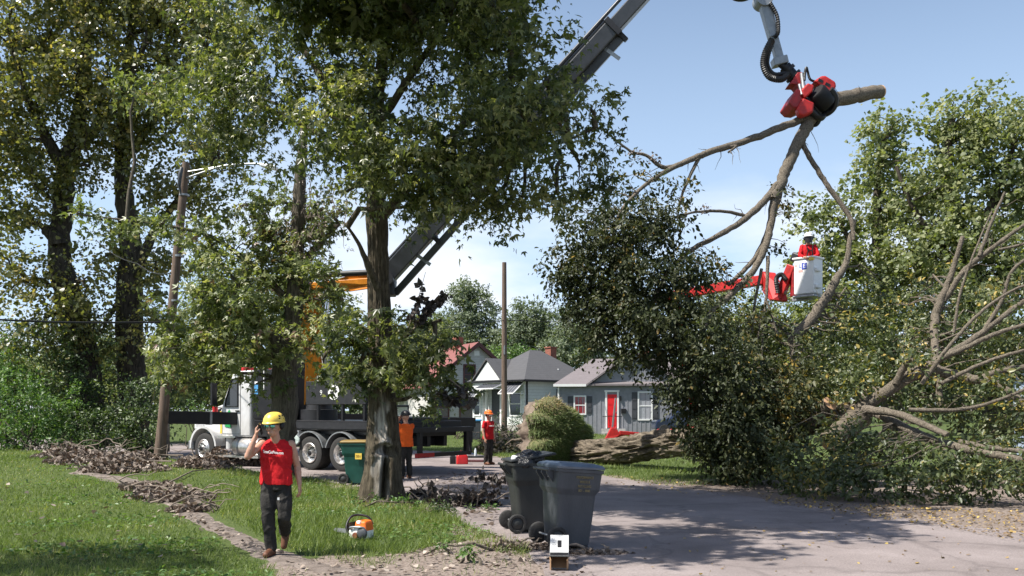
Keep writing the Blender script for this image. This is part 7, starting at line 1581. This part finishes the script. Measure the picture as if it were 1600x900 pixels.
for k in range(6): mb.ball(c2 + Vector((rgk.normal() * .11, rgk.normal() * .1, 1.03 + rgk.random() * .08)), (.16, .15, .11), 16, 10)
mb2 = thing('rubbish_bag', 'crumpled black rubbish bag bulging from the black bin', 'bag', c2 + Vector((0, 0, .95))); fuse(mb, 'bag', M['bag'], mb2, .02, 1, .04, 13, 2)
mb = MB(); mb.lathe(c2 + Vector((-.24, -.1, 1.05)), (.3, .1, 1), [(0, .01), (0, .05), (.02, .06), (.08, .06), (.1, .04), (.1, .01)], 14); o_ = mb.build('empty_jar', M['white'], None, smooth=40); tag(o_, 'pale jar lying on the rim of the black bin', 'jar')
gb_ = gp(556, 759); gb_.z = .012
gbin, GX_ = cart('green wheeled bin with mustard lid left of the maple trunk', Vector((-3.85, 22.3, float(hgt(-3.85, 22.3)) + .03)), R(-8), M['green_plastic'], M['olive_lid'], .98)
mb = mbm(GX_); mb.box((.13, -.315, .72), (.17, .012, .15)); st_ = mb.build('yellow_sticker', M['yellow'], gbin)
text_mesh('sticker_number', '501', .085, GX_ @ Matrix.Translation((.13, -.3225, .72)) @ Matrix.Rotation(R(90), 4, 'X'), mat('ochre_print', (.3, .16, .02), .6, .1, 5), gbin, .004)
bb = onground(-2.0, 49.5); mb = MB(); mb.box(bb + Vector((0, 0, .5)), (.5, .5, 1.0), taper=(1.12, 1.12)); bo = thing('porch_bin', 'grey bin with blue lid before the white house porch', 'bin', bb); mb.build('body', M['grey_plastic'], bo, bevel=.04)
mb = MB(); mb.box(bb + Vector((0, 0, 1.05)), (.66, .62, .1)); mb.build('lid', M['blue_tank'], bo, bevel=.03)

# ------------------------------------------------------------------ cardboard box
bx = gp(874, 893); BX = Matrix.Translation(bx + Vector((0, .02, .03))) @ Matrix.Rotation(R(-4), 4, 'Z') @ Matrix.Rotation(R(33), 4, 'X')
box = thing('cardboard_box', 'open white cardboard carton tipped against the grey bin', 'box', bx)
w_, h_, L_ = .215, .2, .36
mb = mbm(BX); mb.b2((-w_ / 2, 0, h_ - .006), (w_ / 2, L_, h_)); mb.b2((-w_ / 2, 0, 0), (-w_ / 2 + .005, L_, h_ - .006)); mb.b2((w_ / 2 - .005, 0, 0), (w_ / 2, L_, h_ - .006)); mb.b2((-w_ / 2, 0, 0), (w_ / 2, L_, .005)); mb.b2((-w_ / 2, L_ - .006, 0), (w_ / 2, L_, h_)); mb.build('carton', mat('scuffed_white_card', (.5, .5, .49), .7, .15, 6, bump=.2, bscale=20), box)
mb = mbm(BX); mb.b2((-w_ / 2 + .006, .004, .006), (w_ / 2 - .006, L_ - .01, .010)); mb.b2((-w_ / 2 + .0055, .004, .006), (-w_ / 2 + .009, L_ - .01, h_ - .01)); mb.b2((w_ / 2 - .009, .004, .006), (w_ / 2 - .0055, L_ - .01, h_ - .01)); mb.b2((-w_ / 2 + .006, .004, h_ - .010), (w_ / 2 - .006, L_ - .01, h_ - .0065)); mb.build('lining', M['cardboard'], box)
for s in (-1, 1):
    mb = mbm(BX @ Matrix.Translation((s * w_ / 2, 0, 0)) @ Matrix.Rotation(R(-s * 14), 4, 'Z')); mb.b2((-.004, -.07, .0), (.002, -.004, h_ - .01)); mb.build('side_flap', M['cardboard'], box)
mb = mbm(BX @ Matrix.Translation((0, 0, h_)) @ Matrix.Rotation(R(-30), 4, 'X')); mb.b2((-w_ / 2, -.05, -.004), (w_ / 2, -.003, 0)); mb.build('top_flap', M['dark_plastic'], box)
mb = mbm(BX); mb.b2((-.02, .14, h_ + .0005), (.025, .26, h_ + .003)); mb.b2((-w_ / 2 + .002, .002, h_ + .0005), (w_ / 2 - .002, .05, h_ + .003)); mb.build('black_print', M['black'], box)
mb = mbm(BX)
for k in range(5): mb.b2((-.09, .16 + .03 * k, h_ + .0005), (-.05 + .012 * (k % 2), .168 + .03 * k, h_ + .002))
mb.build('small_print', mat('grey_print', (.25, .25, .26), .6, .1, 6), box)

# ------------------------------------------------------------------ chainsaw in the grass
cs = gp(566, 846); cs.z += .05; CM = wmat(cs, R(-25)); saw = thing('chainsaw', 'orange and white chainsaw lying in the grass near the man', 'chainsaw', cs, R(-25))
mb = mbm(CM); mb.box((.03, 0, .17), (.22, .22, .16), taper=(.8, .85)); mb.build('engine_cover', M['orange'], saw, bevel=.03)
mb = mbm(CM); mb.box((0, -.02, .06), (.27, .24, .13)); mb.ball((.02, -.12, .1), (.11, .05, .08), 16, 10); mb.build('crankcase', M['white'], saw, bevel=.03)
mb = mbm(CM); mb.box((.005, -.03, .225), (.07, .16, .05)); mb.build('top_badge', M['white'], saw, bevel=.015)
mb = mbm(CM); mb.lathe((.09, -.13, .08), (0, -1, 0), [(0, .02), (0, .085), (.03, .08), (.05, .05), (.05, .005)], 22); mb.build('starter_cover', M['grey_plastic'], saw, smooth=40)
mb = mbm(CM); mb.lathe((.0, -.15, .05), (0, -1, 0), [(0, .01), (0, .045), (.04, .04), (.04, .01)], 16); mb.build('fuel_cap', mat('rusty_brown_cap', (.2, .06, .03), .6, .2, 9), saw, smooth=40)
A_, B_ = smooth_path([CM @ Vector(p) for p in ((-.14, -.13, .06), (-.2, -.1, .16), (-.2, .0, .28), (-.12, .08, .31), (.02, .12, .28), (.1, .12, .18))], [.017] * 6, 6); mb = MB(); mb.tube(A_, B_, 8); mb.build('front_handle', M['black'], saw, smooth=60)
A_, B_ = smooth_path([CM @ Vector(p) for p in ((-.1, -.12, .12), (-.08, -.17, .16), (.08, -.17, .17), (.12, -.12, .15))], [.016] * 4, 6); mb = MB(); mb.tube(A_, B_, 8); mb.build('rear_handle', M['steel'], saw, smooth=60)
mb = mbm(CM); mb.prism([(-.13, .02, .03), (-.13, .02, .1), (-.55, .12, .095), (-.6, .13, .065), (-.55, .12, .035)], (0, .008, 0)); mb.build('guide_bar', M['steel'], saw)
mb = mbm(CM); mb.box((-.19, .02, .15), (.02, .2, .13), Matrix.Rotation(R(15), 3, 'Y')); mb.build('hand_guard', M['black'], saw, bevel=.02)

# ------------------------------------------------------------------ cone, fuel can, pads, bottle
cc = gp(731, 706); cone = thing('traffic_cone', 'orange and white striped traffic cone on the grass by the outrigger', 'traffic cone', cc)
ch = 36 * cc.y / F
mb = MB(); mb.box(cc + Vector((0, 0, .025)), (.42, .42, .05)); mb.build('base', M['orange'], cone, bevel=.015)
zs = [0.05, .30, .50, .58, .74, 1.0]; rad_ = lambda t: (.17 - .13 * t)
for i in range(5):
    mb = MB(); z0, z1 = zs[i], zs[i + 1]; mb.lathe(cc, (0, 0, 1), [(z0 * ch, rad_(z0)), (z1 * ch, rad_(z1))] + ([(z1 * ch + .002, .001)] if i == 4 else []), 24, False); mb.build('band', M['white'] if i in (1, 3) else M['orange'], cone, smooth=40)
fc = gp(722, 727); fc.z = .03; can = thing('fuel_can', 'red plastic fuel can on the road beside the outrigger foot', 'fuel can', fc)
mb = MB(); rows = [(0, .19, .13, .04, 0), (.26, .19, .13, .05, 0), (.33, .13, .10, .05, 0), (.36, .08, .07, .04, 0)]; mb.M = wmat(fc, .2); rings_mesh(mb, rows); mb.build('body', M['red_plastic'], can, smooth=40)
mb = mbm(wmat(fc, .2)); mb.tube([(-.13, 0, .3), (-.05, 0, .43), (.08, 0, .43), (.13, 0, .3)], .02, 8); mb.build('handle', M['red_plastic'], can, smooth=50)
mb = mbm(wmat(fc, .2)); mb.cyl((-.06, 0, .35), (-.1, 0, .44), .035); mb.build('cap', M['black'], can)
mb = mbm(wmat(fc + Vector((-.32, .12, 0)), .1)); rings_mesh(mb, [(0, .1, .1, .03, 0), (.24, .1, .1, .03, 0), (.3, .05, .05, .02, 0)]); o_ = mb.build('small_jug', M['black'], None, smooth=40); tag(o_, 'small black jug left of the red fuel can', 'jug')
for lab, px, py, w_, ang, mt in (('black square outrigger pad under the right leg', 737, 716, .9, .3, 'dark_plastic'), ('dark cribbing board lying before the outrigger foot', 741, 723, .7, -.1, 'trim_maroon')):
    q = gp(px, py); q.z = .05 if w_ < .8 else .04; mb = MB(); mb.M = wmat(q, ang); mb.box((0, 0, 0), (w_, .6 if w_ > .8 else .35, .07)); o_ = mb.build('outrigger_pad', M[mt], None, bevel=.012); tag(o_, lab, 'pad')
q = gp(743, 716); q.z = .08; mb = MB(); mb.lathe(q, (0, 0, 1), [(0, .01), (0, .05), (.2, .05), (.26, .025), (.3, .022), (.3, .005)], 14); o_ = mb.build('water_bottle', mat('clear_bottle_plastic', (.6, .65, .68), .15, .05, 4), None, smooth=40); tag(o_, 'clear water bottle standing on the outrigger pad', 'bottle')
